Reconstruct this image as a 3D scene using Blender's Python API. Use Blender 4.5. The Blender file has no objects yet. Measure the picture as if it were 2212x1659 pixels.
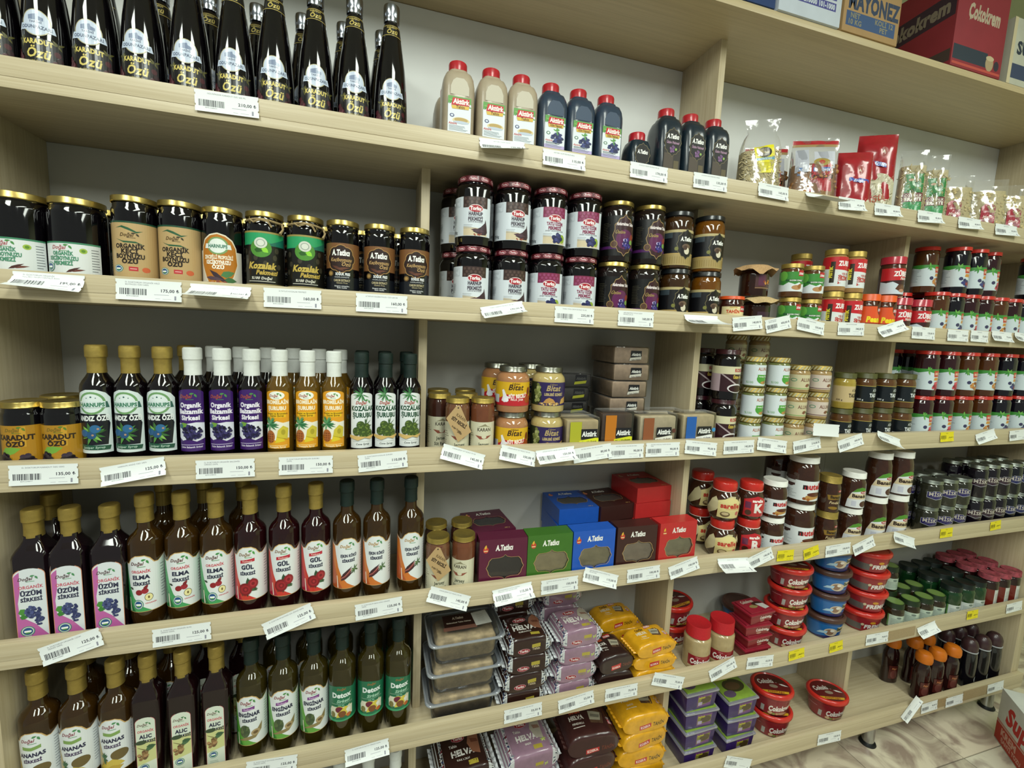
import bpy, bmesh, math, random
import numpy as np
from mathutils import Matrix, Vector
from math import sin, cos, pi, sqrt
random.seed(7)
COL = bpy.context.scene.collection
D2R = pi / 180
ZO = 1.47                       # camera height above the floor
RM = ((0.958737202767057, -0.007660086419503109, -0.284190603480208),
      (-0.2811771408544941, 0.12206423176779799, -0.9518611972256403),
      (0.04198084671955859, 0.9924926429948904, 0.11487367892483416))
FPX = 958.606
CAMP = (0.0, -1.0, ZO)
# ---------------------------------------------------------------- camera, world, lights, exposure
cam = bpy.data.objects.new('camera', bpy.data.cameras.new('camera'))
COL.objects.link(cam)
mw = Matrix([list(RM[0]) + [CAMP[0]], list(RM[1]) + [CAMP[1]], list(RM[2]) + [CAMP[2]], [0, 0, 0, 1]])
cam.matrix_world = mw
cam.data.sensor_width = 36
cam.data.lens = FPX / 2212 * 36
cam.data.clip_start = 0.02
sc = bpy.context.scene
sc.camera = cam
sc.view_settings.view_transform = 'Standard'
sc.view_settings.look = 'None'
sc.view_settings.gamma = 1
sc.view_settings.use_curve_mapping = False
sc.view_settings.exposure = 0.78
wd = bpy.data.worlds.new('world'); sc.world = wd; wd.use_nodes = True
wd.node_tree.nodes['Background'].inputs[0].default_value = (0.80, 0.88, 0.80, 1)
wd.node_tree.nodes['Background'].inputs[1].default_value = 0.17
def area(name, loc, sx, sy, power, col=(0.93, 1.0, 0.90), rot=(0, 0, 0)):
    l = bpy.data.lights.new(name, 'AREA'); l.shape = 'RECTANGLE'; l.size = sx; l.size_y = sy
    l.energy = power; l.color = col
    o = bpy.data.objects.new(name, l); COL.objects.link(o); o.location = loc; o.rotation_euler = rot
for i, (lx, pw) in enumerate(((-1.0, 30), (0.35, 30), (1.9, 24))):
    area('tube_light', (lx, -1.9, 2.78), 0.40, 2.2, pw)
try:
    cy = sc.cycles
    cy.max_bounces = 6; cy.diffuse_bounces = 3; cy.glossy_bounces = 3; cy.transmission_bounces = 5
    cy.transparent_max_bounces = 10; cy.use_denoising = True; cy.caustics_reflective = False
    cy.caustics_refractive = False; cy.use_adaptive_sampling = True; cy.adaptive_threshold = 0.02
    cy.sample_clamp_indirect = 4
except Exception:
    pass

# ---------------------------------------------------------------- geometry helpers
def at(u, v, Y):
    """the point of the plane Y=const that the photo shows at pixel u,v"""
    x = (u - 1106) / FPX; y = -(v - 829.5) / FPX
    r = [RM[i][0] * x + RM[i][1] * y - RM[i][2] for i in range(3)]
    t = (Y + 1) / r[1]
    return (t * r[0], Y, ZO + t * r[2])
def lin(h):
    h = h.lstrip('#'); c = [int(h[i:i + 2], 16) / 255 for i in (0, 2, 4)]
    return [x / 12.92 if x < .04045 else ((x + .055) / 1.055) ** 2.4 for x in c]
MATS = {}
def M(hexc, rough=.5, metal=0, trans=0, coat=0, var=.08, bump=0, scale=60, sheen=0, ior=1.45, tl=None):
    key = (hexc, rough, metal, trans, coat, var, bump, scale, tl)
    if key in MATS: return MATS[key]
    m = bpy.data.materials.new('mat_%d' % len(MATS)); m.use_nodes = True
    nt = m.node_tree; b = nt.nodes['Principled BSDF']
    c = lin(hexc)
    tc = nt.nodes.new('ShaderNodeTexCoord')
    n = nt.nodes.new('ShaderNodeTexNoise'); n.inputs['Scale'].default_value = scale; n.inputs['Detail'].default_value = 3
    nt.links.new(tc.outputs['Object'], n.inputs['Vector'])
    r = nt.nodes.new('ShaderNodeValToRGB')
    r.color_ramp.elements[0].color = [x * (1 - var) for x in c] + [1]
    r.color_ramp.elements[1].color = [min(1, x * (1 + var)) for x in c] + [1]
    r.color_ramp.elements[0].position = .3; r.color_ramp.elements[1].position = .7
    nt.links.new(n.outputs['Fac'], r.inputs['Fac']); nt.links.new(r.outputs['Color'], b.inputs['Base Color'])
    b.inputs['Roughness'].default_value = rough; b.inputs['Metallic'].default_value = metal
    b.inputs['Transmission Weight'].default_value = trans; b.inputs['Coat Weight'].default_value = coat
    b.inputs['Coat Roughness'].default_value = .04; b.inputs['IOR'].default_value = ior
    if bump:
        bp = nt.nodes.new('ShaderNodeBump'); bp.inputs['Strength'].default_value = bump; bp.inputs['Distance'].default_value = .002
        nt.links.new(n.outputs['Fac'], bp.inputs['Height']); nt.links.new(bp.outputs['Normal'], b.inputs['Normal'])
    MATS[key] = m
    return m
def film_mat(hexc='#ffffff', amount=.14, rough=.12):
    key = ('film', hexc, amount, rough)
    if key in MATS: return MATS[key]
    m = bpy.data.materials.new('clear_film'); m.use_nodes = True; nt = m.node_tree; nt.nodes.clear()
    out = nt.nodes.new('ShaderNodeOutputMaterial'); mx = nt.nodes.new('ShaderNodeMixShader')
    t = nt.nodes.new('ShaderNodeBsdfTransparent'); g = nt.nodes.new('ShaderNodeBsdfGlossy')
    g.inputs['Color'].default_value = lin(hexc) + [1]; g.inputs['Roughness'].default_value = rough
    f = nt.nodes.new('ShaderNodeFresnel'); f.inputs['IOR'].default_value = 1.4
    a = nt.nodes.new('ShaderNodeMath'); a.operation = 'ADD'; a.inputs[1].default_value = amount; a.use_clamp = True
    no = nt.nodes.new('ShaderNodeTexNoise'); no.inputs['Scale'].default_value = 35; no.inputs['Detail'].default_value = 2
    tc = nt.nodes.new('ShaderNodeTexCoord'); nt.links.new(tc.outputs['Object'], no.inputs['Vector'])
    bp = nt.nodes.new('ShaderNodeBump'); bp.inputs['Strength'].default_value = .5; bp.inputs['Distance'].default_value = .004
    nt.links.new(no.outputs['Fac'], bp.inputs['Height']); nt.links.new(bp.outputs['Normal'], g.inputs['Normal'])
    df = nt.nodes.new('ShaderNodeBsdfDiffuse'); df.inputs['Color'].default_value = lin(hexc) + [1]
    m2 = nt.nodes.new('ShaderNodeMixShader'); m2.inputs[0].default_value = .45 if amount > .3 else .25
    nt.links.new(g.outputs[0], m2.inputs[1]); nt.links.new(df.outputs[0], m2.inputs[2])
    nt.links.new(f.outputs[0], a.inputs[0]); nt.links.new(a.outputs[0], mx.inputs[0])
    nt.links.new(t.outputs[0], mx.inputs[1]); nt.links.new(m2.outputs[0], mx.inputs[2]); nt.links.new(mx.outputs[0], out.inputs[0])
    MATS[key] = m; return m
def print_mat(rough=.45, coat=0.0):
    key = ('print', rough, coat)
    if key in MATS: return MATS[key]
    m = bpy.data.materials.new('printed_paper'); m.use_nodes = True; nt = m.node_tree; b = nt.nodes['Principled BSDF']
    a = nt.nodes.new('ShaderNodeAttribute'); a.attribute_name = 'ink'; nt.links.new(a.outputs['Color'], b.inputs['Base Color'])
    b.inputs['Roughness'].default_value = rough; b.inputs['Coat Weight'].default_value = coat
    n = nt.nodes.new('ShaderNodeTexNoise'); n.inputs['Scale'].default_value = 90
    bp = nt.nodes.new('ShaderNodeBump'); bp.inputs['Strength'].default_value = .06; bp.inputs['Distance'].default_value = .001
    nt.links.new(n.outputs['Fac'], bp.inputs['Height']); nt.links.new(bp.outputs['Normal'], b.inputs['Normal'])
    MATS[key] = m; return m
def mesh_from(name, vs, fs, mats, midx=None, smooth=True, angle=35):
    me = bpy.data.meshes.new(name); me.from_pydata([tuple(v) for v in vs], [], fs)
    for m in (mats if isinstance(mats, (list, tuple)) else [mats]): me.materials.append(m)
    if midx: me.polygons.foreach_set('material_index', midx)
    if smooth:
        me.polygons.foreach_set('use_smooth', [True] * len(me.polygons))
        try: me.set_sharp_from_angle(angle=angle * D2R)
        except Exception: pass
    me.update(); return me
def lathe(name, prof, mat, seg=32, sq=2.0, sy=1.0, mm=.001, angle=32):
    """prof: (radius, height) in mm; sq > 2 squares the cross-section"""
    vs, fs, rings = [], [], []
    for r, z in prof:
        if r <= 1e-6: rings.append([len(vs)]); vs.append((0, 0, z * mm)); continue
        ring = []
        for k in range(seg):
            a = 2 * pi * (k + .5) / seg; c, s = cos(a), sin(a)
            q = 1.0 if sq == 2 else (abs(c) ** sq + abs(s) ** sq) ** (-1 / sq)
            ring.append(len(vs)); vs.append((r * q * c * mm, r * q * s * sy * mm, z * mm))
        rings.append(ring)
    for A, B in zip(rings[:-1], rings[1:]):
        for k in range(seg):
            k2 = (k + 1) % seg
            if len(A) == 1 and len(B) == 1: continue
            if len(A) == 1: fs.append((A[0], B[k2], B[k]))
            elif len(B) == 1: fs.append((A[k], A[k2], B[0]))
            else: fs.append((A[k], A[k2], B[k2], B[k]))
    return mesh_from(name, vs, fs, mat, angle=angle)
class MB:
    def __init__(s): s.v = []; s.f = []
    def add(s, vs, fs):
        o = len(s.v); s.v += [tuple(v) for v in vs]; s.f += [tuple(i + o for i in f) for f in fs]
    def box(s, x0, y0, z0, x1, y1, z1, bev=0):
        if bev <= 0:
            s.add([(x0, y0, z0), (x1, y0, z0), (x1, y1, z0), (x0, y1, z0), (x0, y0, z1), (x1, y0, z1), (x1, y1, z1), (x0, y1, z1)],
                  [(0, 3, 2, 1), (4, 5, 6, 7), (0, 1, 5, 4), (1, 2, 6, 5), (2, 3, 7, 6), (3, 0, 4, 7)]); return
        bm = bmesh.new(); bmesh.ops.create_cube(bm, size=1)
        for v in bm.verts:
            v.co = Vector(((x0 + x1) / 2 + v.co.x * (x1 - x0), (y0 + y1) / 2 + v.co.y * (y1 - y0), (z0 + z1) / 2 + v.co.z * (z1 - z0)))
        bmesh.ops.bevel(bm, geom=list(bm.edges), offset=bev, segments=2, affect='EDGES', profile=.6)
        bm.verts.index_update(); s.add([v.co[:] for v in bm.verts], [[v.index for v in f.verts] for f in bm.faces]); bm.free()
    def tube(s, pts, r, n=6):
        pts = [Vector(p) for p in pts]; vs = []; fs = []
        for i, p in enumerate(pts):
            t = (pts[min(i + 1, len(pts) - 1)] - pts[max(i - 1, 0)]).normalized()
            u = t.cross(Vector((0, 0, 1)) if abs(t.z) < .9 else Vector((1, 0, 0))).normalized(); w = t.cross(u)
            rr = r[i] if isinstance(r, (list, tuple)) else r
            for k in range(n):
                a = 2 * pi * k / n; vs.append(p + (u * cos(a) + w * sin(a)) * rr)
        for i in range(len(pts) - 1):
            for k in range(n):
                a = i * n + k; b = i * n + (k + 1) % n; fs.append((a, b, b + n, a + n))
        fs.append(tuple(range(n))[::-1]); fs.append(tuple((len(pts) - 1) * n + k for k in range(n)))
        s.add(vs, fs)
    def mesh(s, name, mat, smooth=False, angle=35): return mesh_from(name, s.v, s.f, mat, smooth=smooth, angle=angle)

# ---------------------------------------------------------------- printed artwork (flat vector print laid on the surface)
_gc = {}
_cu = bpy.data.curves.new('glyph', 'FONT'); _cu.resolution_u = 2
_go = bpy.data.objects.new('glyph', _cu)
def _bb(s):
    _cu.body = s; m = _go.to_mesh(); xs = [v.co.x for v in m.vertices]; _go.to_mesh_clear()
    return (max(xs) - min(xs)) if xs else 0
def glyph(ch, bold):
    k = (ch, bold)
    if k in _gc: return _gc[k]
    _cu.offset = 0
    adv = _bb('I' + ch + 'I') - _bb('II') if ch != ' ' else .3
    _cu.offset = .028 if bold == 1 else (.05 if bold == 2 else 0)
    _cu.body = ch; m = _go.to_mesh()
    vs = [(v.co.x, v.co.y) for v in m.vertices]; fs = [tuple(p.vertices) for p in m.polygons]; _go.to_mesh_clear()
    _gc[k] = (vs, fs, adv + (.03 if bold else 0)); return _gc[k]
def R(x0, y0, x1, y1, c): return ('p', [(x0, y0), (x1, y0), (x1, y1), (x0, y1)], c)
def E(cx, cy, rx, ry, c, n=20): return ('p', [(cx + rx * cos(2 * pi * k / n), cy + ry * sin(2 * pi * k / n)) for k in range(n)], c)
def P(pts, c): return ('p', pts, c)
def T(x, y, s, txt, c, b=0, i=0, xs=1.0, al='c', w=None, r=0): return ('t', x, y, s, txt, c, b, i, xs, al, w, r)
def arch(w, y0, y1, c, k=.22, n=10):
    h = w * k; return P([(-w / 2, y0), (w / 2, y0)] + [(w / 2 * cos(pi * j / n), y1 - h + h * sin(pi * j / n)) for j in range(n + 1)], c)
def star(cx, cy, rx, ry, c, n=8, k=.9):
    pts = []
    for j in range(n * 4):
        a = 2 * pi * j / (n * 4); q = k + (1 - k) * abs(cos(n * a / 2)); pts.append((cx + rx * q * cos(a), cy + ry * q * sin(a)))
    return P(pts, c)
def badge(cx, cy, rx, ry, c):      # pointed ornamental frame
    b = [(0, 1), (.2, .84), (.5, .78), (.62, .62), (.86, .5), (.84, .25), (1, 0)]
    q = b + [(x, -y) for x, y in b[-2::-1]]; q = q + [(-x, y) for x, y in q[-2:0:-1]]
    return P([(cx + x * rx, cy + y * ry) for x, y in q], c)
def frame_win(cx, cy, rx, ry, c):
    b = [(0, 1.12), (.1, .95), (.3, .86), (.72, .84), (.86, .6), (.9, .32), (1, 0)]
    q = b + [(x, -y) for x, y in b[-2::-1]]; q = q + [(-x, y) for x, y in q[-2:0:-1]]
    return P([(cx + x * rx, cy + y * ry) for x, y in q], c)
def lines(x0, y0, x1, y1, n, c, fill=.45):
    rnd = random.Random(int(x0 * 7 + y0 * 3 + n)); out = []; h = (y1 - y0) / n
    for j in range(n):
        y = y1 - (j + .7) * h; out.append(R(x0, y, x0 + (x1 - x0) * rnd.uniform(.6, 1), y + h * fill, c))
    return out
def berries(cx, cy, rx, ry, n, r, cs, seed=1):
    rnd = random.Random(seed); out = []
    for j in range(n):
        a = rnd.uniform(0, 2 * pi); q = sqrt(rnd.random())
        out.append(E(cx + rx * q * cos(a), cy + ry * q * sin(a), r, r, cs[j % len(cs)], 9))
    return out
def leaf(cx, cy, l, w, ang, c):
    ca, sa = cos(ang * D2R), sin(ang * D2R); pts = [(0, 0), (l * .3, w * .5), (l * .65, w * .4), (l, 0), (l * .65, -w * .4), (l * .3, -w * .5)]
    return P([(cx + x * ca - y * sa, cy + x * sa + y * ca) for x, y in pts], c)
def leaves(cx, cy, r, n, c, seed=3, w=.3):
    rnd = random.Random(seed); return [leaf(cx, cy, r * rnd.uniform(.7, 1), r * w, rnd.uniform(0, 360), c if isinstance(c, str) else c[k % len(c)]) for k in range(n)]
def cert(cx, cy, r): return [E(cx, cy, r, r, '#3f7f78'), E(cx, cy, r * .86, r * .86, '#c9d3c0'), E(cx, cy, r * .7, r * .7, '#1f4f86'), R(cx - r * .5, cy - r * .2, cx + r * .5, cy + r * .15, '#f2f5f2'), R(cx - r * .35, cy - r * .45, cx + r * .35, cy - r * .2, '#5b9a4a')]
def dogal(cx, cy, s, c='#8a3b3b', lc='#4c8a4a'): return [T(cx - s * .6, cy, s, 'Doğal', c, 1, .28, .9), leaf(cx + s * .6, cy + s * 1.25, s * 1.3, s * .6, 10, lc), leaf(cx + s * 1.9, cy + s * 1.3, s * 1.3, s * .6, -60, lc), R(cx - s * .4, cy - s * .55, cx + s * 1.7, cy - s * .4, lc)]
def tat(cx, cy, s, c='#f4f4f0'): return [T(cx, cy, s, 'A.Tatlıcı', c, 2, .12, .62)]
def barcode(x0, y0, x1, y1, c='#26242a', seed=5):
    rnd = random.Random(seed); out = []; x = x0
    while x < x1:
        w = rnd.choice((.35, .35, .7, 1.0)) * (x1 - x0) / 26; out.append(R(x, y0, min(x + w, x1), y1, c)); x += w + rnd.choice((.35, .5, .8)) * (x1 - x0) / 26
    return out
def remap(items, y0, y1, Y0, Y1):
    out = []; f = lambda y: Y0 + (y - y0) * (Y1 - Y0) / (y1 - y0)
    for it in items:
        if isinstance(it, list): out.append(remap(it, y0, y1, Y0, Y1))
        elif it[0] == 'p': out.append(('p', [(x, f(y)) for x, y in it[1]], it[2]))
        else: out.append(it[:2] + (f(it[2]),) + it[3:])
    return out
def art_mesh(name, items, mapf, cutx=None, cuty=None, lift=.10, mat=None, mm=.001, base=.06):
    """lay flat print (mm) on a surface: mapf(x, y, off) -> (X, Y, Z) in mm; overlapping prints get rising layers"""
    bm = bmesh.new(); lay = bm.faces.layers.int.new('ci'); boxes = []; pal = []
    hl = bm.verts.layers.float.new('h')
    flat = []
    for it in items:
        if isinstance(it, list): flat += it
        else: flat.append(it)
    for it in flat:
        parts = []
        if it[0] == 'p': parts = [(it[1], [tuple(range(len(it[1])))])]; c = it[2]
        else:
            _, x, y, s, txt, c, b, sl, xs, al, w, rot = it; s = s / .682
            tw = sum(glyph(ch, b)[2] for ch in txt)
            if w and tw * s * xs > w: xs = w / (tw * s)
            cx = {'c': -tw / 2, 'l': 0, 'r': -tw}[al] * xs * s; cr, sr = cos(rot * D2R), sin(rot * D2R)
            for ch in txt:
                gv, gf, adv = glyph(ch, b)
                if gv:
                    pv = []
                    for gx, gy in gv:
                        lx = cx + (gx + gy * sl) * s * xs; ly = gy * s; pv.append((x + lx * cr - ly * sr, y + lx * sr + ly * cr))
                    parts.append((pv, gf))
                cx += adv * s * xs
        if not parts: continue
        xs_ = [p[0] for q in parts for p in q[0]]; ys_ = [p[1] for q in parts for p in q[0]]
        bb = (min(xs_), min(ys_), max(xs_), max(ys_)); L = 0
        for ob, ol in boxes:
            if ol >= L and ob[0] < bb[2] and ob[2] > bb[0] and ob[1] < bb[3] and ob[3] > bb[1]: L = ol + 1
        boxes.append((bb, L)); ci = len(pal); pal.append(lin(c) + [1])
        for pv, fs in parts:
            vv = []
            for px, py in pv:
                v = bm.verts.new((px, py, 0)); v[hl] = L; vv.append(v)
            for f in fs:
                try:
                    fc = bm.faces.new([vv[k] for k in f]); fc[lay] = ci
                except Exception: pass
    if not boxes: return None
    for f in bm.faces:
        f.normal_update()
        if f.normal.z < 0: f.normal_flip()
    X0 = min(b[0][0] for b in boxes); X1 = max(b[0][2] for b in boxes); Y0 = min(b[0][1] for b in boxes); Y1 = max(b[0][3] for b in boxes)
    def cut(ax, a0, a1, st):
        k = math.floor(a0 / st) + 1
        while k * st < a1:
            co = [0, 0, 0]; co[ax] = k * st; no = [0, 0, 0]; no[ax] = 1; c0 = k * st
            fs = [f for f in bm.faces if min(v.co[ax] for v in f.verts) < c0 < max(v.co[ax] for v in f.verts)]
            if fs:
                g = set(fs)
                for f in fs: g.update(f.edges); g.update(f.verts)
                bmesh.ops.bisect_plane(bm, geom=list(g), plane_co=co, plane_no=no, dist=1e-5)
            k += 1
    if cutx: cut(0, X0, X1, cutx)
    if cuty: cut(1, Y0, Y1, cuty)
    cols = []
    for v in bm.verts:
        v.co = Vector(mapf(v.co.x, v.co.y, base + lift * v[hl])) * mm
    me = bpy.data.meshes.new(name)
    for f in bm.faces: cols += [pal[f[lay]]] * len(f.verts)
    bm.to_mesh(me); bm.free()
    at_ = me.color_attributes.new('ink', 'FLOAT_COLOR', 'CORNER'); at_.data.foreach_set('color', np.array(cols, dtype=np.float32).ravel())
    me.materials.append(mat or print_mat()); return me
def cyl(Rf, dy=0):
    f = Rf if callable(Rf) else (lambda z: Rf); R0 = f(0) if not callable(Rf) else None
    def m(x, y, o):
        z = y + dy; r = f(z); a = x / r; return ((r + o) * sin(a), -(r + o) * cos(a), z)
    return m
def flat_front(Y): return lambda x, y, o: (x, Y - o, y)
def flat_top(Z): return lambda x, y, o: (x, y, Z + o)

# ---------------------------------------------------------------- things, parts, copies
def emp(name, loc, rot=0):
    o = bpy.data.objects.new(name, None); COL.objects.link(o); o.location = loc; o.rotation_euler = (0, 0, rot); o.empty_display_size = .02; return o
def link(name, me, parent=None, label=None):
    o = bpy.data.objects.new(name, me); COL.objects.link(o)
    if parent: o.parent = parent
    if label: o['label'] = label
    return o
def tag(o, label, cat, group=None):
    ws = label.split()
    if len(ws) > 16: label = label.replace(', front row of', ', front of').replace(' layer of', ' layer,').replace(' of the ', ' ')
    assert 4 <= len(label.split()) <= 16, label
    o['label'] = label; o['category'] = cat
    if group: o['group'] = group
BND = {}
DIV = {k: [(.088 if k != 6 else .080, .098), (.862, {2: .112, 5: .10}.get(k, .075)), (1.658, .085)][:2 if k in (4, 5) else 3] for k in (2, 3, 4, 5, 6)}; DIV[1] = [(.885, .106), (2.395, .05)]
def settle(proto, r):
    """keep a thing between the lip and the back panel and clear of the divider panels"""
    key = id(proto)
    if key not in BND:
        a = []
        for p in proto:
            if p[1] and p[1].vertices:
                c = np.empty(len(p[1].vertices) * 3, dtype=np.float32); p[1].vertices.foreach_get('co', c); a.append(c.reshape(-1, 3))
        BND[key] = np.concatenate(a)
    x, y, z = r.location
    R3 = np.array(r.rotation_euler.to_matrix()); q = BND[key] @ R3.T; lo, hi = q.min(0), q.max(0)
    y = min(max(y, .0186 - lo[1]), .2696 - hi[1]) if hi[1] - lo[1] < .25 else y
    k = min((k for k in ZB if k), key=lambda k: abs(ZB[k] - z) if z >= ZB[k] - .01 else 9)
    for X, yf in DIV[k] + [(-.705, -1), (2.50, -1)]:
        W_ = .02 if yf > 0 else .05
        if X < -.5: X, W_ = -.752, .05
        if y + hi[1] > yf - .0005 and x + hi[0] > X - .0005 and x + lo[0] < X + W_ + .0005:
            x = X - .0006 - hi[0] if x < X + W_ / 2 and X > -.5 else X + W_ + .0006 - lo[0]
    if lo[2] < -.0002: z -= lo[2]
    return (x, y, z)
def put(proto, name, loc, rz, label, cat, group=None, lay=None):
    """proto: list of (part name, mesh, [sub parts]); every call makes a fresh set of objects sharing the meshes"""
    r = emp(name, loc, rz * D2R)
    if lay: r.rotation_euler = lay
    if .08 < loc[2] < 2.0: r.location = settle(proto, r)
    for p in proto:
        if p[1] is None: continue
        c = link(p[0], p[1], r)
        if len(p) > 3 and p[3]: c['kind'] = p[3]
        for q in (p[2] if len(p) > 2 and p[2] else []):
            if q[1]: link(q[0], q[1], c)
    tag(r, label, cat, group); return r
ORD = 'first second third fourth fifth sixth seventh eighth ninth tenth eleventh twelfth thirteenth'.split()
NUM = 'zero one two three four five six seven eight nine ten eleven twelve thirteen'.split()
ZB = {0: .838, 1: .3882, 2: .0399, 3: -.3085, 4: -.6548, 5: -1.0082, 6: -1.3447}
ZB = {k: v + ZO for k, v in ZB.items()}
def ordl(desc, i, n, where):
    if n == 1: return desc + ', ' + where
    if where.startswith('from the top'):
        w2 = where[12:].lstrip(', '); w2 = ', ' + w2 if w2 else ''
        if len(w2.split()) > 3: w2 = ', ' + ' '.join(w2.split()[-2:])
        if n == 2: return desc + ', ' + ('upper' if i == 0 else 'lower') + ' of two' + w2
        return desc + ', ' + (ORD[i] + ' from the top' if 0 < i < n - 1 else ('topmost' if i == 0 else 'lowest')) + ' of ' + NUM[n] + w2
    if n == 2: return desc + ', ' + ('left' if i == 0 else 'right') + ' of two, ' + where
    return desc + ', ' + ORD[i] + ' of ' + NUM[n] + ', ' + where
def row(sh, Y, proto, pts, name, desc, cat, group, where, z=0, rot=0, jit=5, i0=0, n=None, eps=.0004):
    n = n or len(pts)
    for i, (u, v) in enumerate(pts):
        x = at(u, v, Y)[0]
        put(proto, name, (x, Y + random.uniform(-.002, .002), ZB[sh] + z + eps), rot + random.uniform(-jit, jit), ordl(desc, i + i0, n, where), cat, group)
def rowx(sh, Y, proto, xs, name, desc, cat, group, where, z=0, rot=0, jit=5):
    for i, x in enumerate(xs):
        put(proto, name, (x, Y + random.uniform(-.002, .002), ZB[sh] + z + .0004), rot + random.uniform(-jit, jit), ordl(desc, i, len(xs), where), cat, group)
# ---------------------------------------------------------------- the setting
def wood(axis, hexa='#c9bb9c', hexb='#b7a786', key=''):
    k = ('wood', axis, hexa, hexb)
    if k in MATS: return MATS[k]
    m = bpy.data.materials.new('light_oak_melamine'); m.use_nodes = True; nt = m.node_tree; b = nt.nodes['Principled BSDF']
    tc = nt.nodes.new('ShaderNodeTexCoord'); mp = nt.nodes.new('ShaderNodeMapping')
    mp.inputs['Scale'].default_value = {'x': (2.2, 90, 150), 'z': (120, 90, 2.2)}[axis]
    n = nt.nodes.new('ShaderNodeTexNoise'); n.inputs['Scale'].default_value = 1.6; n.inputs['Detail'].default_value = 6; n.inputs['Roughness'].default_value = .65; n.inputs['Distortion'].default_value = .4
    r = nt.nodes.new('ShaderNodeValToRGB'); e = r.color_ramp.elements
    e[0].position = .3; e[0].color = lin(hexb) + [1]; e[1].position = .62; e[1].color = lin(hexa) + [1]
    nt.links.new(tc.outputs['Object'], mp.inputs['Vector']); nt.links.new(mp.outputs['Vector'], n.inputs['Vector'])
    nt.links.new(n.outputs['Fac'], r.inputs['Fac']); nt.links.new(r.outputs['Color'], b.inputs['Base Color'])
    b.inputs['Roughness'].default_value = .42
    bp = nt.nodes.new('ShaderNodeBump'); bp.inputs['Strength'].default_value = .12; bp.inputs['Distance'].default_value = .0006
    nt.links.new(n.outputs['Fac'], bp.inputs['Height']); nt.links.new(bp.outputs['Normal'], b.inputs['Normal'])
    MATS[k] = m; return m
def boxo(name, x0, y0, z0, x1, y1, z1, mat, parent=None, bev=0, label=None):
    b = MB(); b.box(x0, y0, z0, x1, y1, z1, bev); o = link(name, b.mesh(name, mat, smooth=bev > 0, angle=50), parent, label); return o
def marble(c1, c2, c3):
    m = bpy.data.materials.new('marbled_tile'); m.use_nodes = True; nt = m.node_tree; b = nt.nodes['Principled BSDF']
    g = nt.nodes.new('ShaderNodeNewGeometry'); oi = nt.nodes.new('ShaderNodeObjectInfo')
    n = nt.nodes.new('ShaderNodeTexNoise'); n.inputs['Scale'].default_value = 5; n.inputs['Detail'].default_value = 8; n.inputs['Distortion'].default_value = 2.5
    r = nt.nodes.new('ShaderNodeValToRGB'); e = r.color_ramp.elements
    e[0].position = .36; e[0].color = lin(c1) + [1]; e[1].position = .56; e[1].color = lin(c2) + [1]
    mx = nt.nodes.new('ShaderNodeMixRGB'); mx.blend_type = 'MULTIPLY'; mx.inputs['Fac'].default_value = .8
    r2 = nt.nodes.new('ShaderNodeValToRGB'); r2.color_ramp.elements[0].color = lin(c3) + [1]; r2.color_ramp.elements[1].color = (1, 1, 1, 1)
    nt.links.new(g.outputs['Position'], n.inputs['Vector']); nt.links.new(n.outputs['Fac'], r.inputs['Fac']); nt.links.new(oi.outputs['Random'], r2.inputs['Fac'])
    nt.links.new(r.outputs['Color'], mx.inputs[1]); nt.links.new(r2.outputs['Color'], mx.inputs[2]); nt.links.new(mx.outputs[0], b.inputs['Base Color'])
    b.inputs['Roughness'].default_value = .28; return m
wallm = M('#c9cfa6', .7, var=.03, bump=.1, scale=12)
def structure(o): o['kind'] = 'structure'; return o
fl = structure(boxo('floor', -1.8, -3.2, -.05, 3.4, .32, -.006, M('#8f8a7c', .8)))
tm = marble('#a3968a', '#e2dfca', '#e2d2ca'); TB = None
b = MB(); b.box(-.1985, -.1985, -.006, .1985, .1985, 0, .002); TB = b.mesh('tile', tm, smooth=True)
for i in range(6):
    for j in range(4):
        t = link('tile', TB, fl); t.location = (1.05 + .4 * i, .11 - .4 * j, random.uniform(-.0004, .0004))
structure(boxo('wall_back', -1.8, .32, -.05, 3.4, .42, 3.0, wallm))
structure(boxo('wall_right', 3.4, -3.2, -.05, 3.5, .42, 3.0, wallm))
structure(boxo('ceiling', -1.8, -3.2, 3.0, 3.5, .42, 3.1, M('#e6e6e0', .8, var=.02)))

su = emp('shelving_unit', (0, 0, 0)); tag(su, 'light oak shelving unit with lipped shelves along the whole wall', 'shelving unit')
XL, XR = -.702, 2.50
SH = {1: (.3702, .4199), 2: (.0219, .0726), 3: (-.3265, -.2713), 4: (-.6728, -.6211), 5: (-1.0262, -.9732), 6: (-1.3627, -1.3029)}
wx, wz = wood('x'), wood('z')
for k, (zb, zt) in SH.items():
    zb += ZO; zt += ZO
    s = boxo('shelf_board', XL - .02, .0006, zb, XR + .045, .27, zb + .0178, wx, su, .0006)
    boxo('lip_strip', XL - .02, 0, zb + .018, XR + .045, .018, zt, wx, s, .0007)
boxo('shelf_board', XL - .6, -.002, .820 + ZO, XR + .8, .30, .838 + ZO, wood('x', '#c6b48c', '#b8a680'), su, .0006)
rows_ = [(k, SH[k + 1][0] + ZO, SH[k][0] + ZO) for k in ()]
lv = [.820] + [SH[k][0] for k in range(1, 7)]; tp = [None] + [SH[k][0] + .018 for k in range(1, 7)]
for k in range(1, 7):
    z0 = tp[k] + ZO; z1 = lv[k - 1] + ZO
    for X, yf in DIV[k]:
        boxo('divider_panel', X, yf, z0, X + .02, .27, z1, wz, su, .0005)
boxo('side_panel', XL - .0205, .0185, .0 + .10, XL, .27, .820 + ZO, wz, su, .0006)
boxo('side_panel', XR, .0185, .0 + .10, XR + .045, .27, .37 + ZO, wz, su, .0006)
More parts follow.
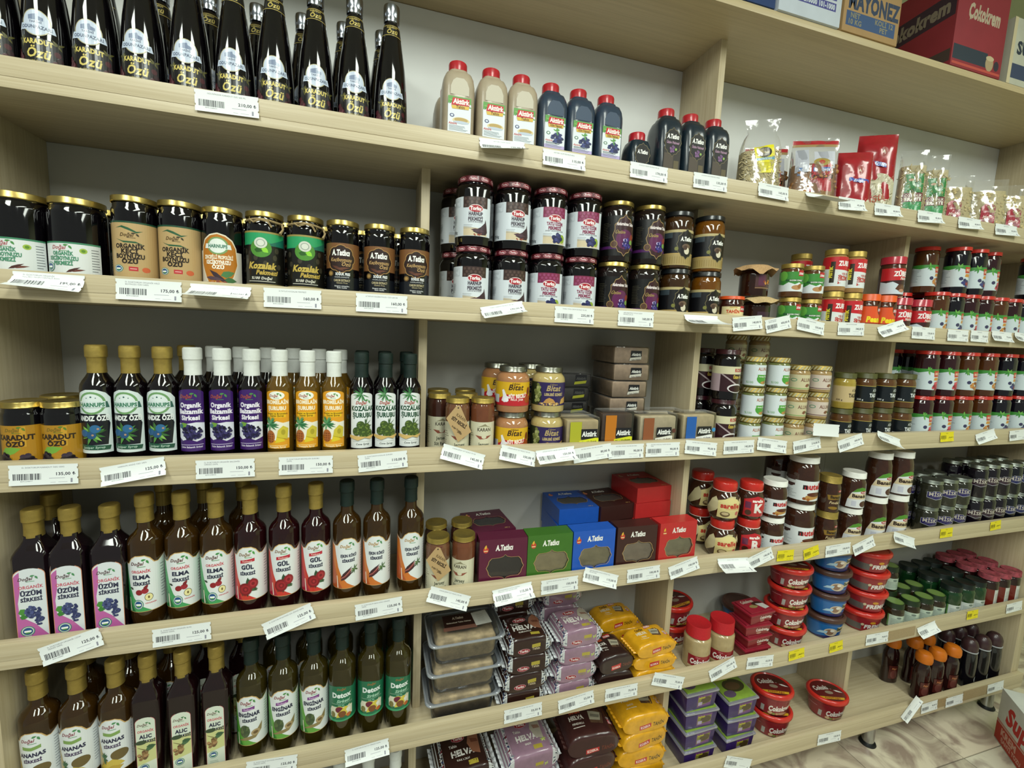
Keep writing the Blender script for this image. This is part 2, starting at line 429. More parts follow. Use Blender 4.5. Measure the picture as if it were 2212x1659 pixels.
for x0, x1 in ((XL, .088), (.108, .862), (.882, 1.658), (1.678, XR)):
    boxo('back_panel', x0 + .0005 - .01, .2705, .11, x1 + .0095, .28, .37 + ZO, M('#c2c1bb', .6, var=.03, scale=9), su)
boxo('back_panel', XL - .6, .2705, .371 + ZO, XR + .8, .28, .820 + ZO - .001, M('#e6e8e6', .6, var=.03, scale=9), su)
chrome = M('#b9bcbc', .25, metal=1, var=.03); blk = M('#101214', .5)
lb = lathe('leg', [(0, 8), (19, 8), (19, 107), (0, 107)], chrome, 24); fp = lathe('foot_pad', [(0, 0), (26, 0), (27, 3), (24, 9), (0, 9)], blk, 24)
for x in (-.6, .10, .95, 1.76, 2.44):
    for y in (.045, .225):
        l = link('leg', lb, su); l.location = (x, y, 0.0005); link('foot_pad', fp, l)
# brown tape patches left on the lips
tpm = M('#a08a66', .3, var=.1, bump=.2, scale=200)
def tape(u0, v0, u1, v1, lab):
    a = at(u0, v0, -.001); c = at(u1, v1, -.001); b_ = MB(); b_.box(0, 0, 0, c[0] - a[0], .0005, a[2] - c[2])
    o = link('tape_strip', b_.mesh('tape_strip', tpm)); o.location = (a[0], -.0012, c[2]); tag(o, lab, 'tape', 'brown tape left on the shelf lips')
tape(1908, 1367, 1975, 1372, 'brown tape patch on fifth shelf lip, between two white price tags')
tape(2027, 1511, 2044, 1524, 'narrow brown tape patch on bottom shelf lip, between two white tags')
tape(2082, 1494, 2132, 1499, 'wide brown tape patch on bottom shelf lip, near the right end')
# ---------------------------------------------------------------- materials of the goods
gold = M('#b8a25c', .28, metal=.9, var=.1); goldm = M('#a8914a', .38, metal=.75, var=.1); silver = M('#9a9ea6', .2, metal=1, var=.05)
syr = M('#060407', .06, coat=.6, var=.3); syrb = M('#0a0508', .05, coat=.6, var=.3)
white_cap = M('#d9dcd8', .5, var=.04, bump=.3, scale=120); green_cap = M('#10211d', .5, var=.2, bump=.2, scale=90); gold_cap = M('#a8904a', .42, metal=.6, var=.12, bump=.25, scale=90)
red_p = M('#b3202a', .3, coat=.3); red_b = M('#c02a22', .28, coat=.4); whitep = M('#e4e4de', .35); brownp = M('#4a3028', .4, coat=.2)
amber = M('#4a300e', .05, trans=.55, coat=.5, var=.1); amber2 = M('#7a5a1c', .05, trans=.5, coat=.5, var=.1); wine = M('#27080c', .05, trans=.3, coat=.5, var=.1); olive = M('#40360f', .05, trans=.5, coat=.5, var=.1)
glass_dk = M('#1a1110', .05, coat=.6, var=.2)
GP = print_mat(.28, .3)
def lid_prof(r, h0, h, bead=.6):
    return [(r - 1.2, h0), (r, h0 + .6), (r + bead, h0 + 1.6), (r, h0 + 2.6), (r, h - 1.6), (r - .5, h - .5), (r - 2, h), (r - 3.2, h - .7), (0, h - .7)]
def jar(h, r, lr, lh, body, lid, art=None, nr=None, sh=14, lidart=None, bot=5, bulge=0, seg=32, pm=None, top=None):
    nr = nr or lr - 2
    n = h - lh
    prof = [(0, 1.5), (r * .72, .8), (r * .86, 0), (r - 1, 1.6), (r, bot)]
    if bulge: prof += [(r + bulge * .7, bot + (n - sh - bot) * .3), (r + bulge, bot + (n - sh - bot) * .55), (r + bulge * .6, bot + (n - sh - bot) * .85)]
    prof += [(r, n - sh), (r * .985, n - sh * .75), (r * .93, n - sh * .48), (nr + (r - nr) * .25, n - sh * .24), (nr, n - sh * .12), (nr, n + 1), (0, n + 1)]
    P_ = [('glass_body', lathe('jar_body', prof, body, seg)), ('lid', lathe('jar_lid', lid_prof(lr, n + .2, h), lid, seg), [])]
    if lidart: P_[1][2].append(('lid_print', art_mesh('lid_print', lidart, cyl(lr + .1), cutx=4, mat=GP)))
    if art: P_.append(('label', art_mesh('label', art, cyl(r + max(0, bulge)), cutx=4, mat=pm or GP)))
    return P_
def bottle(h, r, body, cap, art, capn='foil_cap', nr=13.5, caph=56, sq=2, shz=.70, seg=32, flat=False, cr=15.5, foot=.8):
    s0 = h * shz
    prof = [(0, 3), (r * foot * .8, 0), (r * foot, 2), (r * (foot + 1) / 2, 16), (r, 34), (r, s0 - 14), (r * .96, s0 - 6), (r * .82, s0 + 2), (nr + (r - nr) * .3, s0 + 9), (nr, s0 + 17), (nr * .95, h - caph + 4), (nr * .9, h - caph + 8), (0, h - caph + 8)]
    if foot >= .95: prof = [(0, 2), (r - 4, 0), (r - 1, 1), (r, 5), (r, s0 - 16), (r * .96, s0 - 8), (r * .82, s0), (nr + (r - nr) * .3, s0 + 8), (nr, s0 + 17), (nr * .95, h - caph + 4), (0, h - caph + 8)]
    cp = [(nr + 1.2, h - caph), (nr + .6, h - caph * .72), (nr + .8, h - caph * .5), (cr - 1.5, h - caph * .46), (cr, h - caph * .42), (cr, h - 6), (cr - .4, h - 2), (cr - 2.5, h), (0, h)]
    return [('glass_body', lathe('bottle_body', prof, body, seg, sq)), (capn, lathe(capn, cp, cap, 24)),
            ('label', art_mesh('label', art, flat_front(-r * (.995 if sq > 3 else 1)) if flat else cyl(r + .15), cutx=None if flat else 4, mat=GP))]
dk = '#16161c'; wh = '#dfe3e6'
PR = {}
# --- top shelf
def kprof(z):
    pts = [(0, 34), (8, 35.2), (50, 35), (100, 34), (150, 30.5), (218, 20.5), (250, 15.5), (300, 12)]
    for (a, ra), (c, rc) in zip(pts[:-1], pts[1:]):
        if z <= c: return ra + (rc - ra) * max(0, z - a) / (c - a)
    return 12
kz = [(0, 3), (29, 0), (33, 1), (35, 6)] + [(kprof(z), z) for z in (20, 45, 70, 95, 130, 160, 190, 215, 238, 244)]
PR['mulberry'] = [('glass_body', lathe('bottle_body', kz + [(12.5, 252), (12.5, 258), (0, 258)], syr, 40)),
    ('cap', lathe('cap', [(12.5, 250), (16, 252), (16.6, 258), (16, 262), (16.8, 264), (16.8, 282), (16, 286), (12, 287.5), (0, 287.5)], silver, 32)),
    ('label', art_mesh('label', [R(-34, 22, 34, 84, '#0b0708')] + berries(-27, 48, 9, 22, 18, 5, ['#4a1620', '#3a0f18', '#6d3c46'], 2) + berries(28, 46, 9, 20, 16, 5, ['#4a1620', '#3a0f18', '#2b0a12'], 5)
        + leaves(-25, 80, 12, 4, '#5d5a2c', 4) + leaves(27, 80, 12, 4, '#5d5a2c', 9) + [T(0, 74, 7.5, 'KARADUT', '#d7c46a', 2, w=42), T(0, 52, 15, 'Özü', '#d7c46a', 1, .25, w=34), T(0, 44, 3.2, '% 100 DOĞAL', '#d7c46a', 0),
        E(0, 109, 20, 22, '#b8b08a', 28), E(0, 109, 18.6, 20.6, '#c9d3e6', 28), P([(-26, 96), (26, 96), (23, 107), (-23, 107)], '#c4d0e4'), T(0, 98.8, 5.2, 'ODUNPAZARI', '#54607a', 1, w=43), T(0, 108, 3.2, 'TARİHİ', '#54607a', 1), P([(-10, 113), (10, 113), (10, 118), (4, 120), (3, 124), (-4, 122), (-10, 120)], '#7f8ca8')], cyl(kprof), cutx=4, cuty=6, mat=GP)),
    ('neck_label', art_mesh('neck_label', [R(-28, 220, 28, 243, '#12100c'), R(-28, 221, 28, 222.2, '#b9a455'), R(-28, 241, 28, 242.2, '#b9a455'), T(0, 225, 8.5, 'Özü', '#c9b562', 1, .2), T(0, 236.5, 3, 'KARADUT', '#c9b562', 1)], cyl(lambda z: kprof(z) + .2), cutx=4, cuty=5, mat=GP))]
def jug(h, w, d, body, art, capc=red_p, neck='#cfd0c8', sh=30):
    hw = w / 2
    prof = [(0, 2), (hw - 6, 0), (hw - 1, 3), (hw, 9), (hw, h - sh - 34), (hw * .985, h - sh - 24), (hw * .93, h - sh - 12), (hw * .80, h - sh - 1), (22, h - 26), (20, h - 21), (0, h - 21)]
    hb = MB(); hb.tube([(-.2 * hw * .001, d * .46 * .001, (h - sh - 6) * .001), (-.25 * hw * .001, (d * .46 + 14) * .001, (h - sh - 18) * .001), (-.25 * hw * .001, (d * .46 + 16) * .001, (h - sh - 50) * .001), (-.2 * hw * .001, d * .46 * .001, (h - sh - 74) * .001)], .007, 8)
    cp = [(17, h - 20), (20.5, h - 19), (20.5, h - 3), (19.5, h - .6), (17, h), (0, h)]
    pr = [('body', lathe('jug_body', prof, body, 32, 4, d / w)), ('neck_ring', lathe('neck_ring', [(19.5, h - 26), (21.5, h - 25), (21.5, h - 21), (19, h - 20)], M(neck, .4), 24)), ('screw_cap', lathe('screw_cap', cp, capc, 28)),
          ('handle', hb.mesh('handle', body, True)), ('label', art_mesh('label', art, flat_front(-d / 2 - .1), mat=print_mat(.55, 0)))]
    return pr
tah = M('#a89a84', .35, coat=.2, var=.05); grp = M('#2c3a4c', .3, coat=.3, var=.12); grp2 = M('#1b2832', .25, coat=.3, var=.12)
ta_top = [P([(-20, 106), (20, 106), (20, 122), (15, 134), (8, 140), (-8, 140), (-15, 134), (-20, 122)], '#c2baa8')]
def akt_art(kind):
    a = [R(-25, 6, 25, 102, '#dde4ea'), P([(-25, 102), (25, 102), (25, 84), (12, 92), (0, 86), (-12, 92), (-25, 80)], '#5f9a4c')]
    a += leaves(-15, 90, 13, 5, ['#4d8c3e', '#7fb35c'], 5) + leaves(18, 78, 12, 4, ['#4d8c3e'], 8)
    if kind == 't':
        a += [E(4, 38, 19, 9, '#d8c9a0'), E(4, 40, 15, 6, '#b59a5c'), E(4, 33, 17, 4, '#b9c4d4')] + [E(-16, 50, 5, 5, '#3c4470'), E(-16, 50, 3, 3, '#cfd6e6')]
    else:
        a += berries(6, 38, 14, 16, 34, 4, ['#2e3768', '#3c4780', '#252b55']) + [R(-25, 6, 25, 16, '#b6a8d6')] + leaves(4, 58, 14, 5, '#5f9a4c', 4) + [E(-16, 50, 5, 5, '#3f6a55'), E(-16, 50, 3, 3, '#dfe8e2')]
    a += [P([(-18, 78), (21, 80), (21, 98), (-15, 98)], '#c4242c'), T(3, 83, 9, 'Aktürk', '#f4efe6', 2, .1, w=33), P([(-16, 68), (20, 70), (21, 79), (-18, 77)], '#d9b44a')]
    a += [T(2, 70.5, 5.5, 'Tahin' if kind == 't' else 'Üzüm Pekmezi', '#5a3512', 1, w=30)] + lines(-22, 9, 20, 24, 5, '#7d8794') + [T(-14, 26, 4, 'Aktürk', '#c45a5a', 1, .1)]
    return a
PR['tahini_jug'] = jug(198, 72, 84, tah, remap(akt_art('t'), 6, 102, 40, 112) + remap(ta_top, 106, 140, 116, 150))
PR['grape_jug'] = jug(194, 72, 84, grp, remap(akt_art('g'), 6, 102, 40, 110) + [P([(-20, 113), (20, 113), (20, 128), (15, 138), (8, 144), (-8, 144), (-15, 138), (-20, 128)], '#3a4a60')])
tb0 = [R(-24, 6, 24, 70, '#2a241f'), R(-22, 10, 4, 56, '#4a3f34'), R(6, 12, 20, 40, '#5b5034'), badge(0, 82, 25, 34, '#6f6443'), badge(0, 82, 23.5, 32.5, '#12100f')] + tat(0, 90, 10) + [T(0, 78, 6, 'Üzüm Pekmezi', '#b08aa6', 1, .25, w=36)] + berries(0, 65, 7, 7, 9, 3, ['#6d4a78', '#7f5a86']) + [E(10, 66, 3, 3, '#8fb05a')]
tb = remap(tb0, 6, 116, 24, 138)
PR['black_jug'] = jug(193, 70, 82, grp2, tb)
PR['small_jug'] = jug(121, 60, 66, grp2, [badge(0, 62, 22, 28, '#6f6443'), badge(0, 62, 20.5, 26.5, '#12100f')] + tat(0, 64, 8.5), sh=22)
# --- pouches
def pouch(w, h, t, cont, film, art, strands=None, top=.78, head=None, seed=1, twist=False):
    rnd = random.Random(seed); nx, nz = 14, 18
    def shape(u, v, k=1.0):
        vv = min(1, v / top)
        th = t / 2 * max(0, 1 - abs(u) ** 2.6) ** .55 * (min(1, (v + .04) * 6) ** .5) * (1 - .25 * vv) * (1 if v < top else max(.02, 1 - (v - top) / (1 - top)) ** 1.3)
        ww = w / 2 * (1 - .10 * v)
        if twist and v > top - .05:
            q = (v - top + .05) / (1.05 - top); ww *= .35 + .65 * abs(cos(q * pi * .5)) if q < .5 else .62 + .5 * (q - .5)
        return ww, th
    def surf(kk, zmax=1.0, jit=0):
        vs = []; fs = []
        for s in (-1, 1):
            for j in range(nz + 1):
                for i in range(nx + 1):
                    u = -1 + 2 * i / nx; v = j / nz * zmax; ww, th = shape(u, v)
                    n = sin(u * 7 + v * 9 + seed) * sin(v * 13 + seed * 2) * t * .035 * (1 + jit) * (1 - abs(u))
                    vs.append((u * ww * kk / 1000, s * (th * kk + n) / 1000, (v * h + (1 if kk < 1 else 0)) / 1000))
        N = (nx + 1) * (nz + 1)
        for s in (0, 1):
            for j in range(nz):
                for i in range(nx):
                    a = s * N + j * (nx + 1) + i; q = (a, a + 1, a + nx + 2, a + nx + 1); fs.append(q if s == 0 else q[::-1])
        for i in range(nx): fs.append((i + 1, i, N + i, N + i + 1))
        if kk < 1:
            o = nz * (nx + 1)
            for i in range(nx): fs.append((o + i, o + i + 1, N + o + i + 1, N + o + i))
        return vs, fs
    out = []
    if cont:
        vs, fs = surf(.93, top * .97); out.append(('filling', mesh_from('filling', vs, fs, cont), None, 'stuff'))
        if strands:
            sb = MB(); kind, ns, mat = strands
            for k in range(ns):
                u = rnd.uniform(-.93, .93); v = rnd.uniform(.02, top * .95); ww, th = shape(u, v); s = -1 if rnd.random() < .8 else 1
                p = Vector((u * ww * .94, s * (th * .95 + .6), v * h)) / 1000
                if kind == 'noodle':
                    a = rnd.uniform(0, pi); l = rnd.uniform(.005, .011); d = Vector((cos(a), 0, sin(a))) * l; e = Vector((-sin(a), 0, cos(a))) * l * rnd.uniform(-.5, .5)
                    sb.tube([p - d, p - d * .3 + e, p + d * .4 + e, p + d], .0011, 4)
                else:
                    r = kind * rnd.uniform(.75, 1.2) / 1000; bm = bmesh.new(); bmesh.ops.create_icosphere(bm, subdivisions=1, radius=r)
                    M3 = Matrix.Rotation(rnd.uniform(0, 6), 3, 'Y') @ Matrix.Diagonal((1.2, .8, .9))
                    sb.add([M3 @ v_.co + p + Vector((0, r * .5 * (-s), 0)) for v_ in bm.verts], [[v_.index for v_ in f.verts] for f in bm.faces]); bm.free()
            out.append(('pasta_pieces', sb.mesh('pasta', mat, True, 60), None, 'stuff'))
    vs, fs = surf(1.0); out.append(('wrapper', mesh_from('wrapper', vs, fs, film)))
    def mf(x, y, o):
        v = max(0, min(1, y / h)); ww, th = shape(0, v); u = max(-1, min(1, x / ww)); ww, th = shape(u, v)
        n = sin(u * 7 + v * 9 + seed) * sin(v * 13 + seed * 2) * t * .035 * (1 - abs(u))
        return (x, -(th - n) - o - .35, y)
    if art: out.append(('printed_panel', art_mesh('printed_panel', art, mf, cutx=6, cuty=7, mat=GP, lift=.12)))
    return out
fm = film_mat(amount=.10); pst = M('#cdbd8c', .6, var=.12, bump=.6, scale=160); pst2 = M('#d6c79c', .6, var=.12); pstw = M('#c9c2a6', .6, var=.12, bump=.5, scale=160); brn = M('#9a6a3c', .5, var=.3, bump=.4, scale=80)
redf = M('#a3202a', .22, coat=.5, var=.1)
PR['noodle_pouch'] = pouch(116, 225, 58, pst, fm, [P([(-22, 142), (28, 150), (38, 72), (-6, 72)], '#e8dc2a'), E(6, 128, 18, 14, '#2a2416'), E(6, 128, 13, 9, '#5a4a2a'), T(6, 126, 4, 'Makarna', '#d9c98a', 1, .2), P([(-14, 112), (32, 116), (33, 109), (-12, 105)], '#3f8fb0'), T(9, 108, 4, 'EV ERİŞTESİ', '#f2f2e6', 1, w=40, r=4)] + lines(-4, 78, 30, 102, 6, '#8a8428', .3), ('noodle', 420, pst2), top=.62, seed=3, twist=True)
kb = [P([(-62, 205), (60, 200), (60, 212), (-62, 218)], '#b3262e'), P([(-62, 198), (60, 193), (60, 201), (-62, 206)], '#a88a5c'), R(-54, 118, -20, 188, '#c3c6d2'), R(-6, 128, 50, 180, '#c7c9d4'), P([(-14, 60), (44, 60), (40, 138), (28, 150), (2, 150), (-12, 138)], '#a8202c'), E(14, 146, 22, 12, '#a8924a'), E(14, 146, 8, 6, '#b84a3a'), R(-8, 118, 38, 130, '#3f5fa6'), T(15, 120, 8, 'Kemalpaşa', '#dfe4f0', 1, .1, w=42), T(14, 98, 15, 'Kemalpaşa', '#2a2416', 1, .3, w=66), P([(-14, 14), (44, 14), (44, 60), (-14, 60)], '#8a6434'), R(-8, 24, 36, 46, '#c4a244'), E(-32, 22, 10, 9, '#a8303a'), T(-38, 120, 8, 'KEM', '#3f6fb0', 2, r=80)]
PR['dessert_bag'] = pouch(138, 222, 62, brn, fm, kb, (9, 46, M('#a87440', .4, var=.3)), top=.66, seed=5)
PR['red_bag_tall'] = pouch(118, 270, 66, pstw, redf, [P([(-50, 14), (50, 14), (50, 120), (34, 142), (0, 148), (-30, 138), (-50, 120)], '#c9c2a6')] + [leaf(random.uniform(-46, 40), random.uniform(18, 134), 14, 3.2, random.uniform(0, 180), random.choice(['#e6e0cc', '#a39a7c', '#8f8462', '#d8d0b2'])) for _ in range(150)] + [E(8, 212, 10, 14, '#a34a44'), T(8, 208, 9, 'A', '#d8c9b4', 1), P([(-34, 190), (38, 172), (38, 160), (-34, 176)], '#3d5ab4'), T(2, 172, 9, 'Erişte', '#dfe4f4', 1, .2, r=-12), T(-8, 60, 22, 'Erişte', '#a8502c', 1, .3, w=72, r=18)], top=.85, seed=8)
PR['red_bag'] = pouch(104, 190, 60, pstw, redf, [P([(-46, 8), (46, 8), (46, 44), (-46, 50)], '#c9c2a6')] + [leaf(random.uniform(-44, 34), random.uniform(10, 42), 12, 3, random.uniform(0, 180), random.choice(['#e6e0cc', '#a39a7c', '#8f8462'])) for _ in range(60)] + [E(6, 130, 10, 13, '#a34a44'), T(6, 126, 8, 'A', '#e0d2bc', 1), P([(-20, 112), (34, 104), (34, 92), (-20, 100)], '#3d5ab4'), T(7, 97, 8, 'Erişte', '#dfe4f4', 1, .2, r=-8)], top=.85, seed=9)
PR['soup_noodle_bag'] = pouch(80, 228, 48, pst2, fm, [R(-24, 96, 24, 152, '#2f7d3f'), E(4, 128, 12, 14, '#9fc0a0'), E(4, 131, 6, 8, '#2f7d3f'), E(-10, 134, 7, 4, '#b89a7c'), R(-26, 68, 26, 94, '#6d3034'), T(0, 83, 7.5, 'ÇORBALIK', '#e6e0d6', 1, w=46), T(0, 71, 9, 'ERİŞTE', '#eeeae0', 2, w=44), R(-24, 22, 24, 68, '#3a9256'), R(-22, 8, 4, 20, '#a9c0cc')], ('noodle', 160, pst), top=.80, seed=11)
PR['dumpling_bag'] = pouch(130, 190, 60, pst, fm, [P([(-20, 8), (18, 8), (20, 96), (10, 106), (-10, 106), (-20, 96)], '#a32034')] + [R(-16, 46, 16, 56, '#b8737c'), R(-14, 78, 10, 84, '#c4868c'), E(4, 22, 9, 8, '#b84a58'), T(0, 60, 8, 'Mantı', '#e6c9c4', 1, .2)], (5.5, 130, M('#cbb885', .55, var=.2)), top=.8, seed=12)
PR['white_pasta_bag'] = pouch(104, 200, 60, pst, fm, [P([(-10, 10), (34, 10), (40, 104), (4, 104)], '#e0d024')] + lines(0, 20, 30, 90, 8, '#8a8428', .3), (6, 120, M('#d6d2be', .5, var=.12)), top=.82, seed=14)
# --- second shelf jars
lab_big = [R(-52, -10, 52, 78, '#d8dcdc'), R(-52, 76, 52, 79.5, '#3f8060')] + dogal(-6, 64, 6.5, '#a65a5f') + [E(26, 63, 5.5, 5.5, '#9db84a'), E(26, 63, 3, 3, '#5f8a2c'), T(-4, 52, 6.4, 'ORGANİK', '#4c8a6c', 2, w=32), T(-4, 42, 6.4, 'KEÇİBOYNUZU', '#4c8a6c', 2, w=46), T(-4, 32, 6.4, 'PEKMEZİ', '#4c8a6c', 2, w=30)] + cert(-28, 28, 10) + [leaf(4, 20, 24, 5, 10, '#6b3a30'), leaf(0, 17, 24, 5, 30, '#4a2a26')] + lines(37, 20, 50, 70, 9, '#777d80', .3)
PR['big_carob'] = jar(170, 44, 41, 13, syr, gold, remap(lab_big, 32, 79, 48, 89))
kr = '#b89b6c'
PR['kraft_carob'] = jar(183, 36.5, 36, 12, syr, gold, [R(-50, 8, 50, 60, kr)] + remap([R(-50, 10, 50, 134, kr), R(-50, 131, 50, 135, '#1f4a34'), P([(-22, 118), (-10, 124), (0, 120), (12, 112), (22, 114), (12, 108), (0, 114), (-12, 120)], '#2c5a3c')] + dogal(0, 99, 6, '#5a4426', '#3a3424') + [P([(-22, 93), (-10, 88), (10, 88), (24, 80), (12, 84), (-8, 84)], '#2c5a3c'), T(0, 71, 7.6, 'ORGANİK', '#2a2018', 2, w=46), T(0, 59, 7.6, 'KEÇİ', '#2a2018', 2), T(0, 47, 7.6, 'BOYNUZU', '#2a2018', 2, w=46), T(0, 35, 7.6, 'ÖZÜ', '#2a2018', 2)] + cert(-20, 22, 9) + [R(-2, 17, 12, 27, '#b8343a'), R(0, 21, 10, 23, '#e0b0a8'), E(24, 21, 6.5, 6.5, '#c8603a')], 22, 133, 49, 134), sh=16, bot=6, nr=33)
PR['propolis'] = jar(180, 36.5, 35, 12, syr, gold, [R(-46, 8, 46, 96, '#cfc9bd')] + remap([P([(-33, 96), (-36, 60), (-26, 30), (-16, 10), (16, 10), (28, 32), (36, 60), (33, 96), (26, 112), (14, 122), (0, 126), (-14, 122), (-26, 112)], '#e0d6c0'), P([(-31, 95), (-34, 60), (-24, 32), (-15, 12), (15, 12), (26, 34), (34, 60), (31, 95), (24, 110), (13, 119), (0, 123), (-13, 119), (-24, 110)], '#b5701e'), E(0, 98, 19, 19, '#7a9a62'), E(0, 98, 15.5, 15.5, '#dfe6e0'), P([(-24, 92), (24, 92), (22, 102), (-22, 102)], '#dfe6e0'), T(0, 94, 6, 'HARNUPS', '#4f7f6c', 2, w=34), T(0, 70, 6.5, 'ZENCEFİLLİ PROPOLİSLİ', '#f2e6cc', 2, w=52), T(0, 59, 7, 'KEÇİBOYNUZU', '#f6eedc', 2, w=44), T(0, 49, 6.5, 'ÖZÜ', '#f6eedc', 2), leaf(4, 34, 26, 14, 20, '#4c7a4a'), leaf(10, 26, 22, 12, -5, '#3c6a3e'), leaf(-16, 46, 46, 9, -42, '#3a2c34'), leaf(-24, 30, 34, 8, -8, '#54404a')] + berries(-4, 16, 24, 6, 26, 3, ['#8a4a34', '#b8784c', '#6a3428', '#c9a67c']), 10, 126, 26, 130), sh=16, nr=33)
PR['pinecone'] = jar(181, 36.5, 35, 12, syr, gold, [R(-50, 6, 50, 128, '#14130f'), R(-50, 26, 50, 30, '#9a8a5c')] + remap([R(-50, 98, 50, 126, '#2c9a62'), P([(-50, 98), (50, 98), (50, 118), (20, 104), (-10, 100)], '#1c6a58'), R(-50, 125, 50, 129, '#9a8a4c'), R(-50, 8, 50, 12, '#9a8a5c')] + [E(x, y, 4.5, 6.5, '#3a362a', 9) for x, y in ((-34, 84), (-30, 62), (-10, 70), (8, 58), (26, 72), (34, 52), (30, 88), (-38, 44), (20, 46))] + [E(0, 91, 20, 20, '#4f8a35'), leaf(2, 92, 15, 11, -40, '#8fd23e'), leaf(-12, 88, 16, 10, -10, '#2c5a22'), E(0, 103, 12, 12, '#cfd2c6'), E(0, 103, 8, 8, '#8f9a90'), E(0, 103, 6.6, 6.6, '#d6d9ce'), T(0, 46, 12, 'Kozalak', '#c2a84e', 2, .28, w=52), T(10, 33, 8.5, 'Pekmezi', '#b89c48', 2, .28, w=40), T(0, 22, 5, '%100 Doğal', '#e0ddd0', 1, .2), R(-26, 17, 26, 18.2, '#e0ddd0')], 20, 128, 44, 140), sh=16, nr=33)
tw = MB(); tw.tube([(34.5 * cos(a) / 1000, 34.5 * sin(a) / 1000, (163 + 1.5 * sin(a * 3)) / 1000) for a in [2 * pi * k / 28 for k in range(29)]], .0022, 5)
tw.tube([(-.02, -.031, .163), (-.012, -.038, .157), (.002, -.041, .162), (.014, -.038, .160), (.02, -.034, .150)], .002, 5); tw.tube([(.034, -.012, .162), (.038, -.02, .15), (.034, -.028, .139)], [.0022, .002, .003], 5)
PR['pinecone'].append(('jute_twine', tw.mesh('jute_twine', M('#a08a62', .9, var=.3, bump=.5, scale=300), True)))
PR['carob_black'] = jar(180, 33.5, 33, 12, syr, gold, [R(-52, 6, 56, 62, '#12151c')] + remap([R(-52, 60, 52, 118, '#7a5230'), star(0, 82, 31, 33, '#a8814a'), star(0, 82, 29.2, 31.2, '#2e1c18')] + tat(0, 90, 11) + [T(0, 76, 7, 'Keçiboynuzu', '#b89460', 1, .3, w=44), T(10, 66, 7, 'Özü', '#b89460', 1, .3), leaf(-18, 66, 30, 6, -25, '#5a3426'), leaf(-8, 58, 26, 5, 10, '#6a4030'), E(-22, 48, 6.5, 6.5, '#6a5230'), E(-22, 48, 4, 4, '#a8854c'), T(4, 44, 5.4, 'SOĞUK PRES', '#e0e2e4', 2, w=30), T(2, 38.5, 2.6, 'HAZIRLANMIŞTIR', '#d0d2d4', 0), T(2, 30, 4.4, 'CAROB EXTRACT', '#c6b890', 1, w=34), T(2, 25, 3.2, 'Gluten Free', '#c6b890', 0), T(2, 18, 2.6, 'Süngerx esmaniler,', '#d0d2d4', 1), T(2, 14, 2.6, 'katkı madde', '#d0d2d4', 1)], 14, 118, 38, 132), sh=16, nr=32)
def torku_art(k):
    c = '#3a2824' if k == 'h' else '#7f2a4c'; t = '#4a4450' if k == 'h' else '#8a3a58'
    a = [R(-88, 20, 46, 106, '#d3dae2'), R(-22, 82, 36, 106, c)] + [star(-16 + 10 * q + (w % 2) * 5, 87 + w * 7, 3.2, 3.2, '#54403a' if k == 'h' else '#94406a', 6) for q in range(5) for w in range(3)]
    a += [E(8, 80, 17, 9, '#e6d8d8'), E(8, 80, 15.5, 7.6, '#a81e2c'), T(8, 76.5, 7.4, 'Torku', '#f4eeee', 2, w=25)]
    a += [T(8, 65, 7.4, 'HARNUP', t, 2, w=32), R(-8, 62.4, 24, 63, t), T(8, 53.5, 7.4, 'PEKMEZİ', t, 2, w=34)] if k == 'h' else [T(8, 64, 7, 'TATLI ÜZÜM', t, 2, w=40), T(8, 54, 7, 'PEKMEZİ', t, 2, w=32)]
    a += [T(8, 49.5, 2.6, 'CAROB MOLASSES' if k == 'h' else 'SWEET GRAPE MOLASSES', '#5a5660', 1), P([(-20, 21), (36, 21), (36, 36), (-20, 40)], '#cfbfa0')] + lines(-20, 36, 6, 46, 3, '#8a9096', .25)
    if k == 'h': a += [P([(2, 30), (20, 40), (30, 50), (32, 58), (35, 44), (37, 30), (33, 24), (22, 23), (12, 26)], '#3c2830'), leaf(-2, 34, 32, 7, -5, '#4f3640')] + berries(14, 24, 12, 2.5, 7, 1.6, ['#8a3a30', '#a8583c'])
    else: a += [E(28, 34, 8, 10, '#8fa838')] + berries(14, 34, 11, 10, 22, 4.5, ['#2e3262', '#3c4078', '#22264e'])
    a += [R(-66, 84, -30, 102, '#b9c1ca'), R(-65, 85, -31, 101, '#d3dae2')] + lines(-64, 86, -32, 100, 5, '#8a929c', .22) + [R(-60, 50, -42, 62, '#c0c7cf')] + lines(-60, 46, -40, 68, 7, '#868e98', .3) + barcode(-76, 22, -62, 40) + [T(-48, 26, 6, '750g', '#4a5058', 1)]
    return a
pmlid = M('#5a1822', .3, coat=.4, var=.1)
def torku_lid():
    a = [R(-128, 140.5, 128, 151, '#5a1420')]
    for q in range(9):
        x = -112 + q * 28; a += [E(x, 146, 10.5, 4.6, '#d8a8b0', 14), E(x, 146, 9.7, 3.9, '#8a1c2c', 14), T(x, 144.3, 3.6, 'Torku', '#e8d0d4', 2)]
    return a
for k, nm in (('h', 'torku_h'), ('g', 'torku_g')):
    PR[nm] = jar(153, 45, 40.5, 14, syr, pmlid, torku_art(k), sh=16, nr=38, lidart=torku_lid(), bot=18)
